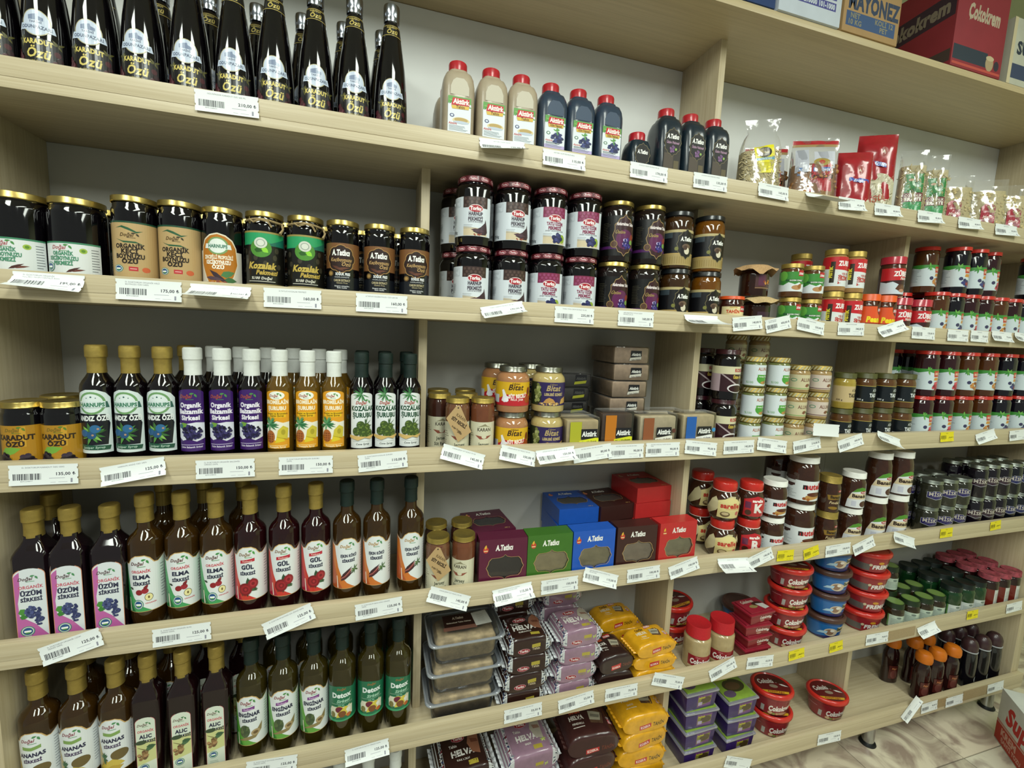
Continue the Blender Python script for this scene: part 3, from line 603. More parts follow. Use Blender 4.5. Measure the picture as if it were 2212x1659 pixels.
PR['grape_octagon'] = jar(149, 42, 39, 12, glass_dk, gold, [R(-70, 14, 60, 112, '#0c0b0c'), R(-70, 30, 60, 37, '#4a1c58')] + lines(-58, 48, -34, 96, 12, '#4a4638', .22) + [badge(2, 64, 31, 52, '#a88a58'), badge(2, 64, 29.4, 50, '#34141a'), E(4, 54, 24, 24, '#5c1c4e'), T(4, 88, 7, 'Abdurrahman Tatlıcı', '#e8dcdc', 2, .1, w=48), T(-10, 68, 7, 'Üzüm', '#a08a4a', 1, .3), E(-24, 42, 9, 9, '#8a6f42'), E(-24, 42, 7, 7, '#54382a'), E(24, 60, 6, 8, '#8a3a2c')] + berries(8, 44, 13, 12, 34, 3.4, ['#c0b4dc', '#2c2468', '#3a2f86', '#221a54', '#4a3f94'], 4) + [E(21, 48, 5, 6, '#7a9a4a')], nr=37)
def goat(c):
    return jar(147, 39.5, 38, 13, c, M('#14181c', .3, coat=.3), [R(-80, 38, 64, 96, '#141418'), R(-80, 92, 64, 99, '#b8a878'), R(-80, 36, 64, 39, '#b89a5c'), R(-80, 8, 64, 36, '#a8925e'), R(-64, 78, -34, 92, '#3a444c')] + [R(-80 + q * 6, 12, -77 + q * 6, 30, '#9a8450') for q in range(24)] + [badge(4, 62, 27, 40, '#6f6648'), badge(4, 62, 25.4, 38, '#15100f')] + tat(4, 70, 10) + [E(4, 56, 12, 7, '#6a5444'), E(6, 45, 8, 9, '#d6cdb8'), E(1, 53, 6, 6, '#4a352a'), E(-22, 50, 5, 5, '#7a7a3c')], nr=35, bulge=1)
PR['goat_dark'] = goat(M('#3a2410', .06, coat=.6, var=.15)); PR['goat_amber'] = goat(M('#6a3f0c', .06, coat=.6, var=.15))
PR['orange_tahini'] = jar(87, 33, 33, 10, M('#3a1810', .08, coat=.5), M('#d8521e', .35), [R(-46, 12, 46, 58, '#e2d2a0'), R(6, 44, 34, 60, '#b8242c'), T(20, 49, 5, 'KOSKA', '#f0e0dc', 2, w=24), T(-14, 40, 8, 'TAHİN', '#c4401e', 2, w=36), T(-14, 54, 5, 'seçme', '#c49a3a', 1, .2)], nr=30)
honey = M('#2a130c', .08, coat=.5, var=.2)
def clothjar(h, r, art, clothc, seed, long=1.0):
    P_ = jar(h, r, r - 3, 12, honey, M('#c9c0a0', .6), art, nr=r - 6)
    rnd = random.Random(seed); vs = [(0, 0, (h + 1.2) / 1000)]; fs = []; n = 36; rr = [r * .5, r - 3.6, r - 1.2, r + 6, r + 13]
    ph = [rnd.uniform(0, 6) for _ in range(4)]
    for j, q in enumerate(rr):
        for k in range(n):
            a = 2 * pi * k / n; w = (.5 + .5 * sin(3 * a + ph[0])) * .7 + .3 * sin(7 * a + ph[1])
            drop = [0, 0, 1.5, 9, 17][j] * (.55 + .9 * w * long); rad = q + (0 if j < 3 else (1 - w) * (4 + 4 * (j - 3))) + (rnd.uniform(-1.2, 1.2) if j == 4 else 0)
            vs.append((rad * cos(a) / 1000, rad * sin(a) / 1000, (h + 1.4 - max(drop, 0) - (2.5 if j > 2 else 0) + (rnd.uniform(-1, 1) if j == 4 else 0)) / 1000))
    for k in range(n): fs.append((0, 1 + k, 1 + (k + 1) % n))
    for j in range(len(rr) - 1):
        for k in range(n): a = 1 + j * n + k; b = 1 + j * n + (k + 1) % n; fs.append((a, a + n, b + n, b))
    P_.append(('cloth_cover', mesh_from('cloth_cover', vs, fs, clothc, angle=80))); return P_
cl = M('#b89468', .95, var=.15, bump=.6, scale=260)
PR['cloth_jar'] = clothjar(88, 39, [R(-26, 26, 34, 62, '#4a2a2a'), R(-18, 30, 4, 60, '#5a2c44'), R(-26, 22, 34, 25, '#8a6a4c')] + berries(12, 40, 16, 5, 14, 3.4, ['#c4843a', '#8a3a2a', '#b8a27c']), cl, 3, 1.2)
PR['cloth_jar_low'] = clothjar(92, 37, [R(-24, 20, 20, 50, '#3a2230')], M('#c0a678', .95, var=.15, bump=.6, scale=260), 8, .8)
PR['almond'] = jar(96, 31, 29, 14, M('#5a3a22', .1, coat=.4), gold_cap, [R(-60, 16, 40, 72, '#3f8a3a'), P([(-60, 16), (40, 16), (40, 34), (30, 40), (16, 36), (6, 42), (-6, 36), (-22, 42), (-36, 34), (-60, 38)], '#dfe6ea'), R(2, 60, 20, 76, '#b8242c'), T(11, 64, 5, 'ZÜBER', '#f0e6e6', 2, w=16), E(0, 27, 14, 7, '#b88a5c'), leaf(4, 24, 18, 12, 60, '#9a6434'), R(-30, 44, 24, 50, '#2a5a34'), T(-2, 45.4, 3.4, 'BADEM EZMESİ', '#eef2ea', 1), E(-38, 60, 12, 14, '#6ab04a')], nr=27)
PR['peanut_tall'] = jar(124, 32, 29, 18, M('#a07a4c', .15, coat=.4), gold_cap, [R(-60, 14, 46, 100, '#dde2e2'), P([(-60, 66), (46, 58), (46, 100), (-60, 100)], '#c4242c'), R(-32, 24, -20, 86, '#2a2414'), T(-26, 55, 8, 'FISTIK', '#e6d838', 2, r=90), T(10, 74, 13, 'ZUBER', '#f4ecec', 2, w=44), R(-14, 58, 44, 59.5, '#e8e4e4'), T(-2, 34, 8, '%100', '#b8342c', 2, r=90), T(17, 46, 7, 'YER FISTIĞI', '#b8342c', 1, w=36), T(15, 32, 11, 'EZMESİ', '#b8342c', 2, w=36)], nr=27, bot=8)
PR['peanut_orange'] = jar(126, 31, 29.5, 22, M('#4a281a', .15, coat=.4), M('#dd5a22', .35), [R(-56, 6, 44, 88, '#e0562a'), E(24, 84, 20, 24, '#4a2418'), R(8, 70, 24, 84, '#b8242c'), T(16, 74, 6, 'ZÜB', '#f0e6e6', 2), T(4, 40, 16, 'Peanut', '#f2e02a', 2, .1, w=56), R(-40, 34, 36, 37, '#8a2c14')], nr=27, bot=4)
nut_art = [R(-60, 6, 46, 86, '#c4242c'), P([(-60, 6), (46, 6), (46, 50), (30, 52), (-60, 46)], '#3a1c1e'), P([(-60, 6), (46, 6), (46, 34), (32, 42), (16, 36), (4, 20), (-10, 36), (-26, 44), (-42, 40), (-60, 44)], '#ccd8e2'), T(0, 62, 14, 'ZÜBER', '#f4ecec', 2, w=50), T(10, 51, 8, 'Nutbella', '#e6e2da', 1, .25, w=34), leaf(-18, 22, 36, 22, 15, '#5a3624'), leaf(-10, 26, 34, 18, -8, '#6a4430'), E(2, 17, 10, 5, '#b8846c')]
PR['nut_red'] = jar(123, 33.5, 33, 24, M('#4a281c', .15, coat=.4), M('#b32a3c', .25, coat=.5), nut_art, nr=30, bot=4)
def jam(c, f, s):
    return jar(153, 33.5, 33, 13, c, red_b, [R(-74, 22, 46, 92, '#c9d6da'), P([(-74, 92), (46, 92), (46, 82), (20, 76), (-4, 84), (-30, 78), (-56, 84), (-74, 80)], '#3f8a3a')] + leaves(-4, 86, 16, 6, ['#3f8a3a', '#6aa84c'], s) + lines(-66, 34, -24, 76, 9, '#8c9aa2', .3) + [P([(14, 66), (44, 68), (46, 88), (12, 86)], '#b83a28'), T(29, 73, 7, 'REÇEL', '#e6c0a8', 2, w=26), P([(14, 54), (44, 54), (42, 64), (16, 64)], '#c98a3a'), E(4, 48, 6, 6, '#3c3c5c')] + berries(26, 36, 16, 12, 18, 5, f, s), nr=30, bot=10)
PR['jam_a'] = jam(M('#0c0a14', .07, coat=.6), ['#2c3060', '#3a3f78', '#8a2c3c'], 2); PR['jam_b'] = jam(M('#2c0e14', .07, coat=.6), ['#b82a44', '#d04a5a', '#8a1c34'], 4); PR['jam_c'] = jam(M('#4a2810', .07, coat=.6), ['#a86a3a', '#c48a4a', '#8a4a24'], 6)
# --- third shelf
PR['mulberry_jar'] = jar(143, 33, 32, 12, syr, gold, remap([P([(-48, -14), (48, -14), (48, 78), (36, 82), (-36, 82), (-48, 78)], '#a87a1c'), R(-38, 60, -30, 80, '#c4983a'), R(8, 40, 16, 80, '#c0922e')] + dogal(0, 70, 6, '#7a6420', '#5a7a2c') + [T(0, 54, 9, 'KARADUT', '#2a1c10', 2, w=56), T(0, 41, 8.5, 'ÖZÜ', '#2a1c10', 2), leaf(-24, 28, 34, 16, 15, '#6fa03a')] + berries(-20, 16, 12, 10, 22, 4.5, ['#241c24', '#35283a', '#1a141a']) + berries(14, 14, 12, 9, 20, 4.5, ['#241c24', '#35283a', '#1a141a'], 4), 0, 82, 22, 100), nr=30)
def arch_lab(w, y0, y1, c): return arch(w, y0, y1, c, .16)
harn = [P([(-30, 42), (30, 42), (30, 150), (22, 160), (8, 166), (-8, 166), (-22, 160), (-30, 150)], '#d3dede'), P([(-27, 58), (22, 58), (27, 100), (20, 118), (-27, 120)], '#12141e'), E(0, 140, 22, 22, '#6f9a66', 28), E(0, 140, 18, 18, '#d8e2e2', 28), P([(-25, 131), (27, 131), (24, 143), (-24, 143)], '#2c5a50'), R(-21, 131.5, 21, 143.5, '#d0dcdc'), T(0, 133.5, 7, 'HARNUPS', '#3f7a5f', 2, w=40), E(0, 152, 1.6, 1.6, '#2c5a50', 7), E(-7, 150, 1, 1, '#2c5a50', 6), E(7, 150, 1, 1, '#2c5a50', 6), T(1, 106, 9, 'ANDIZ ÖZÜ', '#e6eaea', 2, w=52)] + leaves(-2, 80, 24, 26, ['#3a6a34', '#4f8a3f', '#2c5428', '#7fae54'], 7, .22) + [E(-14, 82, 7, 7, '#2a5a86'), E(-2, 78, 7.5, 7.5, '#24507a'), E(4, 90, 8, 8, '#2f6490'), E(8, 90, 2, 2, '#b08a70', 7), E(0, 78, 2, 2, '#b08a70', 7)] + [P([(-24, 50), (24, 48), (26, 56), (-22, 60)], '#1f4f3c'), T(0, 51.5, 4, 'Juniper Syrup', '#a9c4b4', 1, .1, w=34)]
PR['juniper'] = bottle(251, 27.5, syrb, gold_cap, harn, nr=14, caph=54, shz=.72, cr=17)
balz = [arch_lab(50, 40, 168, '#3c1c66')] + dogal(-4, 150, 6.5, '#a04a34', '#4c8a4a') + [T(0, 131, 9, 'Organik', '#e6e2ee', 2, w=38), T(0, 118, 9, 'Balzamik', '#e6e2ee', 2, w=44), T(0, 105, 9, 'Sirkesi', '#e6e2ee', 2, w=34), P([(-25, 68), (-16, 62), (-4, 66), (10, 60), (25, 66), (25, 98), (10, 100), (-8, 97), (-25, 98)], '#d8dae6'), leaf(-23, 92, 24, 15, 0, '#6f9a3a'), E(-19, 92, 5, 5, '#3f6a78')] + berries(2, 80, 17, 15, 110, 2.6, ['#1f1a40', '#2c2654', '#141028', '#3a3468'], 3) + [R(-22, 53, 22, 54, '#c9c2dc'), T(0, 47, 3.6, 'Üzüm Balzamik Sirkesi', '#d8d2e6', 1, .1, w=40)]
PR['balsamic'] = bottle(251, 26, syrb, white_cap, balz, nr=14.5, caph=56, shz=.72, cr=17)
brom = [arch_lab(50, 40, 166, '#dd9a22'), P([(-25, 66), (-14, 60), (-2, 58), (12, 64), (25, 62), (25, 98), (12, 96), (0, 100), (-25, 94)], '#e6e2d2'), E(0, 155, 16, 9, '#eef0e6')] + dogal(-3, 152, 5, '#a0483a') + [T(0, 137, 7.6, 'BROMELAİN', '#f4ead0', 2, w=48), T(0, 124, 7.6, 'ŞURUBU', '#f4ead0', 2, w=38), R(-18, 108, 18, 119, '#e6b81e'), T(0, 114.5, 3.2, 'Ananas ve Bromelain', '#5a4410', 1), T(0, 110, 3.2, 'İçeren Şurup', '#5a4410', 1)] + leaves(-15, 92, 22, 18, ['#3a7a4c', '#2c6a40', '#5a9a64'], 2, .18) + [E(-14, 66, 10, 14, '#a8602a')] + [E(-19 + (q % 3) * 5, 56 + (q // 3) * 5, 1.8, 1.8, '#7a3f1c', 6) for q in range(12)] + [P([(-4, 52), (16, 56), (10, 66), (0, 68)], '#d8c02c'), P([(0, 66), (20, 60), (22, 84), (12, 90), (2, 80)], '#c9b83a'), E(12, 76, 4, 6, '#a89a2c'), R(-20, 46, 20, 47, '#f0dca0'), T(0, 41.5, 3.4, 'Pineapple Syrup', '#f6ecc8', 1)]
PR['pineapple'] = bottle(251, 26.5, amber2, white_cap, brom, nr=14.5, caph=56, shz=.72, cr=16.5)
def cones(cx, cy, rx, ry, n, r, seed=3):
    rnd = random.Random(seed); o = []
    for k in range(n):
        x = cx + rx * cos(k * 2.4) * sqrt(k / n); y = cy + ry * sin(k * 2.4) * sqrt(k / n); o.append(E(x, y, r, r * 1.15, '#3f5424', 12)); o += [E(x + rnd.uniform(-.6, .6) * r, y + rnd.uniform(-.7, .7) * r, r * .2, r * .2, '#6a8038', 6) for _ in range(7)]
    return o
koz = [arch_lab(54, 36, 162, '#dfe3e4')] + leaves(0, 158, 22, 20, ['#3f7a48', '#5a9a5c', '#2c5a34'], 6, .1) + dogal(2, 136, 6.5, '#b0584a') + [T(2, 121, 10, 'KOZALAK', '#1f4a34', 2, w=52), T(2, 106, 10, 'ŞURUBU', '#1f4a34', 2, w=46)] + leaves(8, 88, 22, 12, ['#3f5a34'], 8, .08) + cones(2, 76, 18, 14, 7, 8.5) + [P([(-27, 60), (-8, 54), (6, 60), (18, 56), (27, 62), (27, 66), (10, 62), (-27, 66)], '#cfae6c'), R(-20, 50, 22, 50.6, '#8a9090'), T(2, 43, 4, 'Cone Syrup', '#3a4444', 1, .2)]
PR['cone_syrup'] = bottle(250, 26, syrb, green_cap, koz, nr=14, caph=56, shz=.72, cr=16)
kraftm = M('#b29468', .8, var=.08)
def karan(contc, hang=True, art2=True):
    P_ = jar(149, 29.5, 28, 13, M(contc, .08, coat=.5), goldm, [R(-58, 12, 44, 92, '#cdc9b0'), T(2, 70, 8, 'KARAN', '#4a4438', 1, w=34), P([(-14, 80), (-4, 84), (4, 88), (10, 83), (18, 80), (4, 82)], '#8a8468'), P([(-20, 60), (0, 57), (22, 60), (10, 52), (-8, 50)], '#8a4a3a'), E(2, 56, 6, 4, '#cdc9b0'), T(2, 34, 8, 'Jersey', '#4a5044', 1, w=26), T(2, 20, 8, 'Süt Reçeli', '#3a4038', 1, w=36)] + lines(-54, 24, -26, 72, 9, '#8a8674', .3), nr=26)
    if hang:
        tg = [P([(-4, -9), (36, -27), (54, 18), (14, 36), (2, 28)], '#b29468')]
        f = lambda x, y, o: (x * .86 - 6, -33.5 - o, y + 84)
        ht = art_mesh('hang_tag', [P([(-30, 20), (4, -38), (40, -14), (8, 48), (-2, 50)], '#b29468'), T(9, 18, 7, 'KARAN', '#6a5434', 1, w=30, r=-32), T(3, 6, 7.5, 'SÜT REÇELİ', '#3a2a18', 2, w=46, r=-32), T(-2, -8, 3.4, 'Doğal Üretim', '#4a3a24', 1, r=-32), T(6, -17, 4, 'çiftlik', '#4a3a24', 1, .2, r=-32), E(2, 44, 2, 2, '#2a1c10', 8)], f, mat=print_mat(.8, 0), lift=.15)
        P_.append(('hang_tag', ht, [('string', (lambda q: (q.tube([(-.004, -.0334, .128), (-.006, -.0312, .131), (.0, -.0285, .131), (.006, -.0285, .1302)], .0006, 4), q.mesh('string', M('#6a2430', .8), True))[1])(MB()))]))
    return P_
PR['milk_tag'] = karan('#6a4630'); PR['milk_plain'] = karan('#6a3c26', False); PR['milk_dark'] = karan('#3a2018', False)
def bitat(k):
    if k == 's': a = [R(-90, 18, 50, 76, '#d6a81e'), P([(-90, 18), (50, 18), (50, 40), (30, 48), (10, 42), (-20, 46), (-40, 36), (-90, 40)], '#b8242e'), T(2, 57, 13, 'Bitat', '#3a2414', 1, .25, w=38), T(2, 70, 4, 'Çiğdem', '#5a3a1c', 1, .2), T(8, 38, 8.5, 'SÜT REÇELİ', '#f2e8e0', 2, w=46, r=4), T(6, 31, 5, 'MILK JAM', '#e8d0c8', 1), P([(-34, 30), (-26, 26), (-18, 30), (-14, 40), (-20, 42), (-28, 58), (-33, 56), (-30, 42)], '#e8e6ea'), E(-22, 32, 7, 5, '#efeef2'), E(38, 34, 12, 10, '#a84a1e'), E(40, 54, 6, 10, '#7a3018'), R(-62, 24, -42, 44, '#c6ccd4')] ; c = '#a87650'
    else: a = [R(-90, 18, 50, 76, '#2c2054'), T(4, 55, 13, 'Bitat', '#b09a6a', 1, .25, w=38), T(4, 69, 4, 'Çiğdem', '#8a7a5a', 1, .2), T(6, 43, 6, 'LEBLEBİ EZMESİ', '#b8a474', 2, w=50), P([(-90, 18), (-36, 18), (-26, 30), (-28, 60), (-40, 76), (-90, 76)], '#24301c')] + berries(-38, 46, 9, 24, 22, 4.5, ['#8f9a5c', '#a9b078', '#6f7a44']) + [P([(-22, 24), (-14, 34), (-6, 38), (4, 34), (12, 24)], '#b88a4c'), P([(24, 22), (28, 34), (44, 40), (46, 24)], '#c49a54')] + berries(-4, 22, 30, 3, 20, 2.4, ['#c9a466', '#a8824a', '#d8bc84']); c = '#b8a46c'
    return jar(113, 42, 35, 14, M(c, .1, coat=.6, var=.06), M('#8f8f84', .25, metal=.9), a, nr=33, sh=20, bulge=1)
PR['milk_jam'] = bitat('s'); PR['chickpea'] = bitat('c')
def rbox(w, d, h, mat, bev=3, top_in=0):
    b = MB(); b.box(-w / 2000, -d / 2000, 0, w / 2000, d / 2000, h / 1000, bev / 1000)
    if top_in: b.v = [(x * (1 - top_in * z / (h / 1000)), y * (1 - top_in * z / (h / 1000)), z) for x, y, z in b.v]
    return b.mesh('block', mat, True, 40)
def trayhelva(c, bc, lc, tc, sub, w=112, h=106, d=52, spot=None, sig=None):
    a = [R(-w / 2 + 12, 4, -w / 2 + 44, h - 12, bc), R(-6, 44, 40, 70, '#1a1a1e'), T(17, 51, 12, 'Aktürk', '#e4e6e4', 2, .1, w=40), P([(-10, 24), (38, 32), (44, 30), (44, 46), (36, 47), (-10, 40)], lc), T(17, 32, 7, sub, tc, 2, .05, w=44, r=6)]
    if sig: a += [P([(14, 18), (42, 24), (42, 31), (14, 26)], sig)]
    if spot: a += [E(48, 60, 6, 6, spot)]
    return [('halva_block', rbox(w - 8, d - 8, h - 8, M(c, .6, var=.12, bump=.4, scale=50), 6)), ('clear_wrap', rbox(w, d, h, film_mat(amount=.015, rough=.08), 8)), ('label', art_mesh('label', a, flat_front(-d / 2 - .2), mat=GP))]
PR['summer_halva'] = trayhelva('#c6b288', '#a8a82c', '#d2d626', '#6a6420', 'Yaz Helvası', sig='#8a8424', h=101, w=98)
PR['cocoa_summer_halva'] = trayhelva('#4a3628', '#b8701c', '#d2d626', '#6a6420', 'Yaz Helvası', sig='#a88a24', h=116, w=98)
PR['tahini_halva'] = trayhelva('#cdbd9c', '#8a5030', '#dcdcd4', '#6a5a44', 'Tahin Helvası', spot='#5a342a', h=108, w=120)
PR['plain_halva'] = trayhelva('#cdbb94', '#1f5aa8', '#dfe2e4', '#24305a', 'Tahin Helvası', spot='#3f8ac0', sig='#2c3484', h=110, w=112)
def smallhalva(c, w, d, h, dark=False):
    a = [R(-4, 16, 30, 36, '#17161a'), T(13, 22, 7, 'Aktürk', '#d8d8d4' if not dark else '#4a4a48', 2, .1, w=28), P([(-8, 8), (28, 12), (30, 20), (-6, 16)], '#c9c6bc' if not dark else '#9a9a28')] + ([T(12, 10, 4, 'Tahin Helvası', '#6a6460', 1, w=30, r=5)] if not dark else [])
    return [('halva_block', rbox(w - 4, d - 4, h - 2, M(c, .6, var=.15, bump=.5, scale=60), 6)), ('clear_wrap', rbox(w, d, h, film_mat(amount=.02, rough=.1), 5)), ('label', art_mesh('label', a, flat_front(-d / 2 - .2), mat=GP))]
PR['halva_brick'] = smallhalva('#ad947c', 112, 140, 47); PR['halva_brick_dark'] = smallhalva('#2a2622', 92, 70, 40, True)
PR['koska'] = jar(143, 37, 33, 14, syrb, M('#3a121c', .3, coat=.3), [R(-80, 74, 56, 96, '#cfc9a8'), R(-80, 24, 56, 74, '#32141c'), R(-80, 24, -34, 74, '#b09aa4'), T(22, 81, 9, 'KOSKA', '#a8202c', 2, w=36), T(24, 62, 8, 'Üzüm Pekmezi', '#c9b04c', 2, .1, w=48), P([(-34, 74), (-28, 74), (16, 44), (14, 40)], '#a8989c'), E(14, 34, 28, 13, '#d8d4d6'), E(14, 33, 24, 10, '#2c0c14')], nr=31, bulge=1, bot=12)
def stripelid(w=28, c='#c0b890', s='#8a7c4c'): return [P([(-88 + q * 11, 76.5), (-82 + q * 11, 76.5), (-74 + q * 11, 88), (-80 + q * 11, 88)], c) for q in range(16)]
al_g = [R(-60, 6, 42, 66, '#d5dde2'), T(22, 50, 9, 'ALUNUT', '#a8684c', 1, w=36), E(24, 26, 22, 16, '#4f9a3a'), R(2, 30, 44, 42, '#d5dde2'), R(4, 28, 44, 38, '#4f9a3a'), T(24, 31, 4, 'Antep Fıstığı', '#e6f0e0', 1), E(22, 15, 9, 4, '#b88a4c'), E(28, 17, 5, 4, '#9a6a34'), T(-16, 12, 6, '%100', '#8ab08a', 1)]
PR['alunut_green'] = jar(89, 30, 28.5, 15, M('#6a7040', .15, coat=.4), gold_cap, al_g, nr=26, lidart=stripelid(), bot=4, sh=8)
def al_b(c, t): return [R(-60, 10, 44, 54, c), R(-60, 12, 44, 14, t), T(8, 34, 10, 'ALUNUT', '#7a5444', 1, w=46), leaf(-2, 20, 18, 10, 20, '#7a4a34'), E(16, 22, 4, 3, '#5f8a4a'), E(-34, 38, 9, 5, '#4f8a6c'), E(-34, 38, 7, 3, c)]
PR['alunut_beige'] = jar(82, 30, 28.5, 14, M('#a08458', .15, coat=.4), gold_cap, al_b('#c9bf9c', '#6f9a4c'), nr=26, lidart=[x if x[0] != 'p' else P([(a, b_ - 8) for a, b_ in x[1]], x[2]) for x in stripelid()], bot=5, sh=10)
PR['alunut_pink'] = jar(82, 30, 28.5, 14, M('#a08458', .15, coat=.4), gold_cap, al_b('#cfc0b4', '#5a2c34'), nr=26, lidart=[x if x[0] != 'p' else P([(a, b_ - 8) for a, b_ in x[1]], x[2]) for x in stripelid()], bot=5, sh=10)
def tadim(c, lab, t, b): return jar(113, 30, 29.5, 17, M(c, .1, coat=.5), M('#4a4a24', .4), [R(-60, 22, 46, 72, lab), R(-60, 72, 46, 73.5, '#b8a04c'), R(-60, 20, 46, 21.5, '#b8a04c')] + [T(24, 56, 8, 'A.Tatlıcı', t, 1, .12, .6), T(20, 38, 11, 'TADIM', t, 2, .0, .8, w=36), T(-22, 26, 5, '330 g', t, 1)], nr=27)
PR['tadim_dark'] = tadim('#5a3a1e', '#10181e', '#d6dadc', 0); PR['tadim_gold'] = tadim('#a08a3a', '#c2ac80', '#3a2c20', 0)
# --- fourth shelf
def vin(kind):
    base = [P([(-47, 66), (47, 66), (47, 163), (30, 153), (24, 154), (17, 163), (8, 168), (-8, 168), (-17, 163), (-24, 154), (-30, 153), (-47, 160)], '#c9a468'), P([(-46.6, 67), (46.6, 67), (46.6, 162), (30, 151.8), (23, 152.6), (16, 161.5), (8, 166.5), (-8, 166.5), (-16, 161.5), (-23, 152.6), (-30, 151.8), (-46.6, 159)], '#dde1e2')] + lines(34, 84, 45, 148, 12, '#8a9094', .25)
    sw = lambda c1, c2: [P([(-46.6, 67), (16, 67), (-2, 78), (-14, 92), (-22, 110), (-28, 134), (-32, 151), (-46.6, 158)], c1), P([(-46.6, 67), (-12, 67), (-22, 84), (-32, 110), (-46.6, 134)], c2), P([(-24, 68), (-21, 68), (-24, 92), (-26, 92)], '#e6d8c8')]
    if kind == 'apple': a = sw('#3f9a5a', '#1f6a3c') + dogal(-2, 151, 6.5, '#5a2c28', '#3f8a4a') + [T(0, 137, 5.6, 'ORGANİK', '#c4384a', 1, w=34), T(0, 126, 8, 'ELMA', '#1f2440', 2, w=30), T(0, 115, 6.4, 'SİRKESİ', '#1f2440', 2, w=30), E(-4, 102, 6, 5, '#8a1c24'), E(6, 104, 6, 5, '#9a2430'), leaf(4, 106, 12, 6, 50, '#7a1c24'), E(12, 92, 7, 7, '#3a2a18'), E(12, 92, 6.2, 6.2, '#e6dca0'), E(12, 92, 1.6, 2.6, '#6a5a2c', 8), leaf(-14, 108, 9, 4, 160, '#2a3a2c')] + cert(-6, 80, 9) + [T(15, 80, 2.6, 'ORGANİK', '#c4384a', 1)]
    if kind == 'rose': a = sw('#c4342a', '#a8203a') + dogal(-2, 151, 6.5, '#8a6a4c', '#4f9a4a') + [P([(-14, 137), (14, 140), (14, 146), (-14, 143)], '#b8283a'), T(0, 139.6, 3.8, 'Katkısız', '#e6b8b0', 1), T(0, 126, 9, 'GÜL', '#1f2440', 2, w=24), T(0, 115, 6.4, 'SİRKESİ', '#1f2440', 2, w=30)] + leaves(0, 92, 22, 12, ['#2c4a30', '#3a5a38'], 5, .35) + [E(-5, 88, 13, 12, '#7a121c'), E(-5, 88, 9.5, 8.5, '#9a1c26'), E(-4, 88, 5.5, 5, '#7a121c'), E(-4, 88, 2.4, 2.4, '#a82a30'), E(10, 98, 9.5, 9.5, '#8a1824'), E(10, 98, 6, 6, '#a82832'), E(10, 98, 3, 3, '#7a121c')]
    if kind == 'rhubarb': a = sw('#c8702c', '#b0542c') + dogal(-2, 149, 6.5, '#b08848', '#4f8a5a') + [T(2, 130, 6.4, 'IŞKIN KÖKÜ', '#1f2440', 2, w=36), T(2, 120, 6, 'SİRKESİ', '#1f2440', 2, w=28)] + [leaf(-16, 82 + q * 2, 34, 5.5, 32 + q * 3, c) for q, c in enumerate(['#3a1c20', '#5a2a30', '#a85a54', '#3a1c22'])] + leaves(15, 104, 11, 8, ['#3a5a34', '#5a7a44'], 5, .25)
    if kind == 'pineapple': a = [P([(-30.4, 67), (14, 67), (-4, 80), (-18, 100), (-26, 124), (-30.4, 140)], '#a88f4a')] + dogal(-2, 151, 6.5, '#8a3a4a', '#4f8a5a') + [P([(-15, 138), (0, 135.5), (15, 138), (15, 144), (0, 141.5), (-15, 144)], '#7f9f58'), T(0, 124, 8, 'ANANAS', '#2a2a48', 2, w=42), T(0, 113.5, 6.2, 'SİRKESİ', '#4a3a5c', 2, w=30), E(12, 98, 15, 10, '#6a5a34'), P([(-26, 76), (-14, 84), (0, 92), (14, 86), (20, 80), (6, 76), (-8, 74)], '#c9b04c'), P([(-22, 70), (0, 80), (18, 76), (10, 69)], '#b89a3c')] + leaves(-16, 94, 13, 9, ['#3f6a4c', '#2f5a40'], 4, .3)
    if kind == 'artichoke': a = sw('#5a9a3a', '#3a7a34') + dogal(-2, 151, 6.5, '#8a2c34', '#4f8a4a') + [P([(-13, 137), (13, 140), (13, 146), (-13, 143)], '#7a3f86'), T(0, 139.6, 3.8, 'Katkısız', '#d6b8dc', 1), T(0, 126, 8.6, 'ENGİNAR', '#1f2440', 2, w=46), T(2, 115, 6.4, 'SİRKESİ', '#1f2440', 2, w=30), E(-8, 96, 11, 13, '#4a5a3a'), P([(-24, 76), (-6, 84), (8, 86), (28, 108), (26, 92), (14, 80), (0, 78)], '#8a7a50'), E(14, 91, 9, 6.5, '#a8926a'), E(14, 91, 5, 3, '#6a5434')] + leaves(-8, 98, 13, 9, ['#3f4f34', '#56663f'], 5, .5)
    if kind == 'detox':
        g = '#1f6a4a'
        return [P([(-47, 66), (47, 66), (47, 160), (28, 148), (8, 155), (-4, 158), (-20, 157), (-47, 150)], g), P([(-47, 66), (47, 66), (47, 72), (0, 70), (-47, 74)], '#3a9a6a'), T(0, 147, 5, 'Doğal', '#9a6a3c', 1, .2), T(0, 128, 12, 'Detox', '#dfe6e4', 2, w=44), T(4, 115, 7.5, 'Sirkesi', '#a9d0b8', 1, .3, w=30), R(-24, 111.5, 26, 112.3, '#a9c0b0'), T(0, 106.5, 3.2, '500 ML', '#8ac0a4', 1), P([(-27, 78), (26, 80), (26, 103), (-24, 105), (-28, 96)], '#d6d4c0'), E(-4, 97, 10, 9, '#c9b04c'), E(-5, 97, 8.5, 7.6, '#6a1f38'), P([(-12, 76), (12, 80), (16, 102), (8, 104), (-8, 88)], '#d2c04a'), E(2, 85, 9, 8.5, '#7a4a28'), E(17, 80, 6, 5, '#b8602c'), E(16, 94, 5, 5, '#e2e0d8'), E(-20, 84, 6, 8, '#7a7440')] + leaves(14, 100, 12, 4, ['#c9b83a', '#dfe0d0'], 4, .2)
    return remap(base + a, 66, 168, 50, 172)
PR['v_apple'] = bottle(293, 31.5, amber, gold_cap, vin('apple'), caph=58, nr=14, cr=16.5, shz=.70)
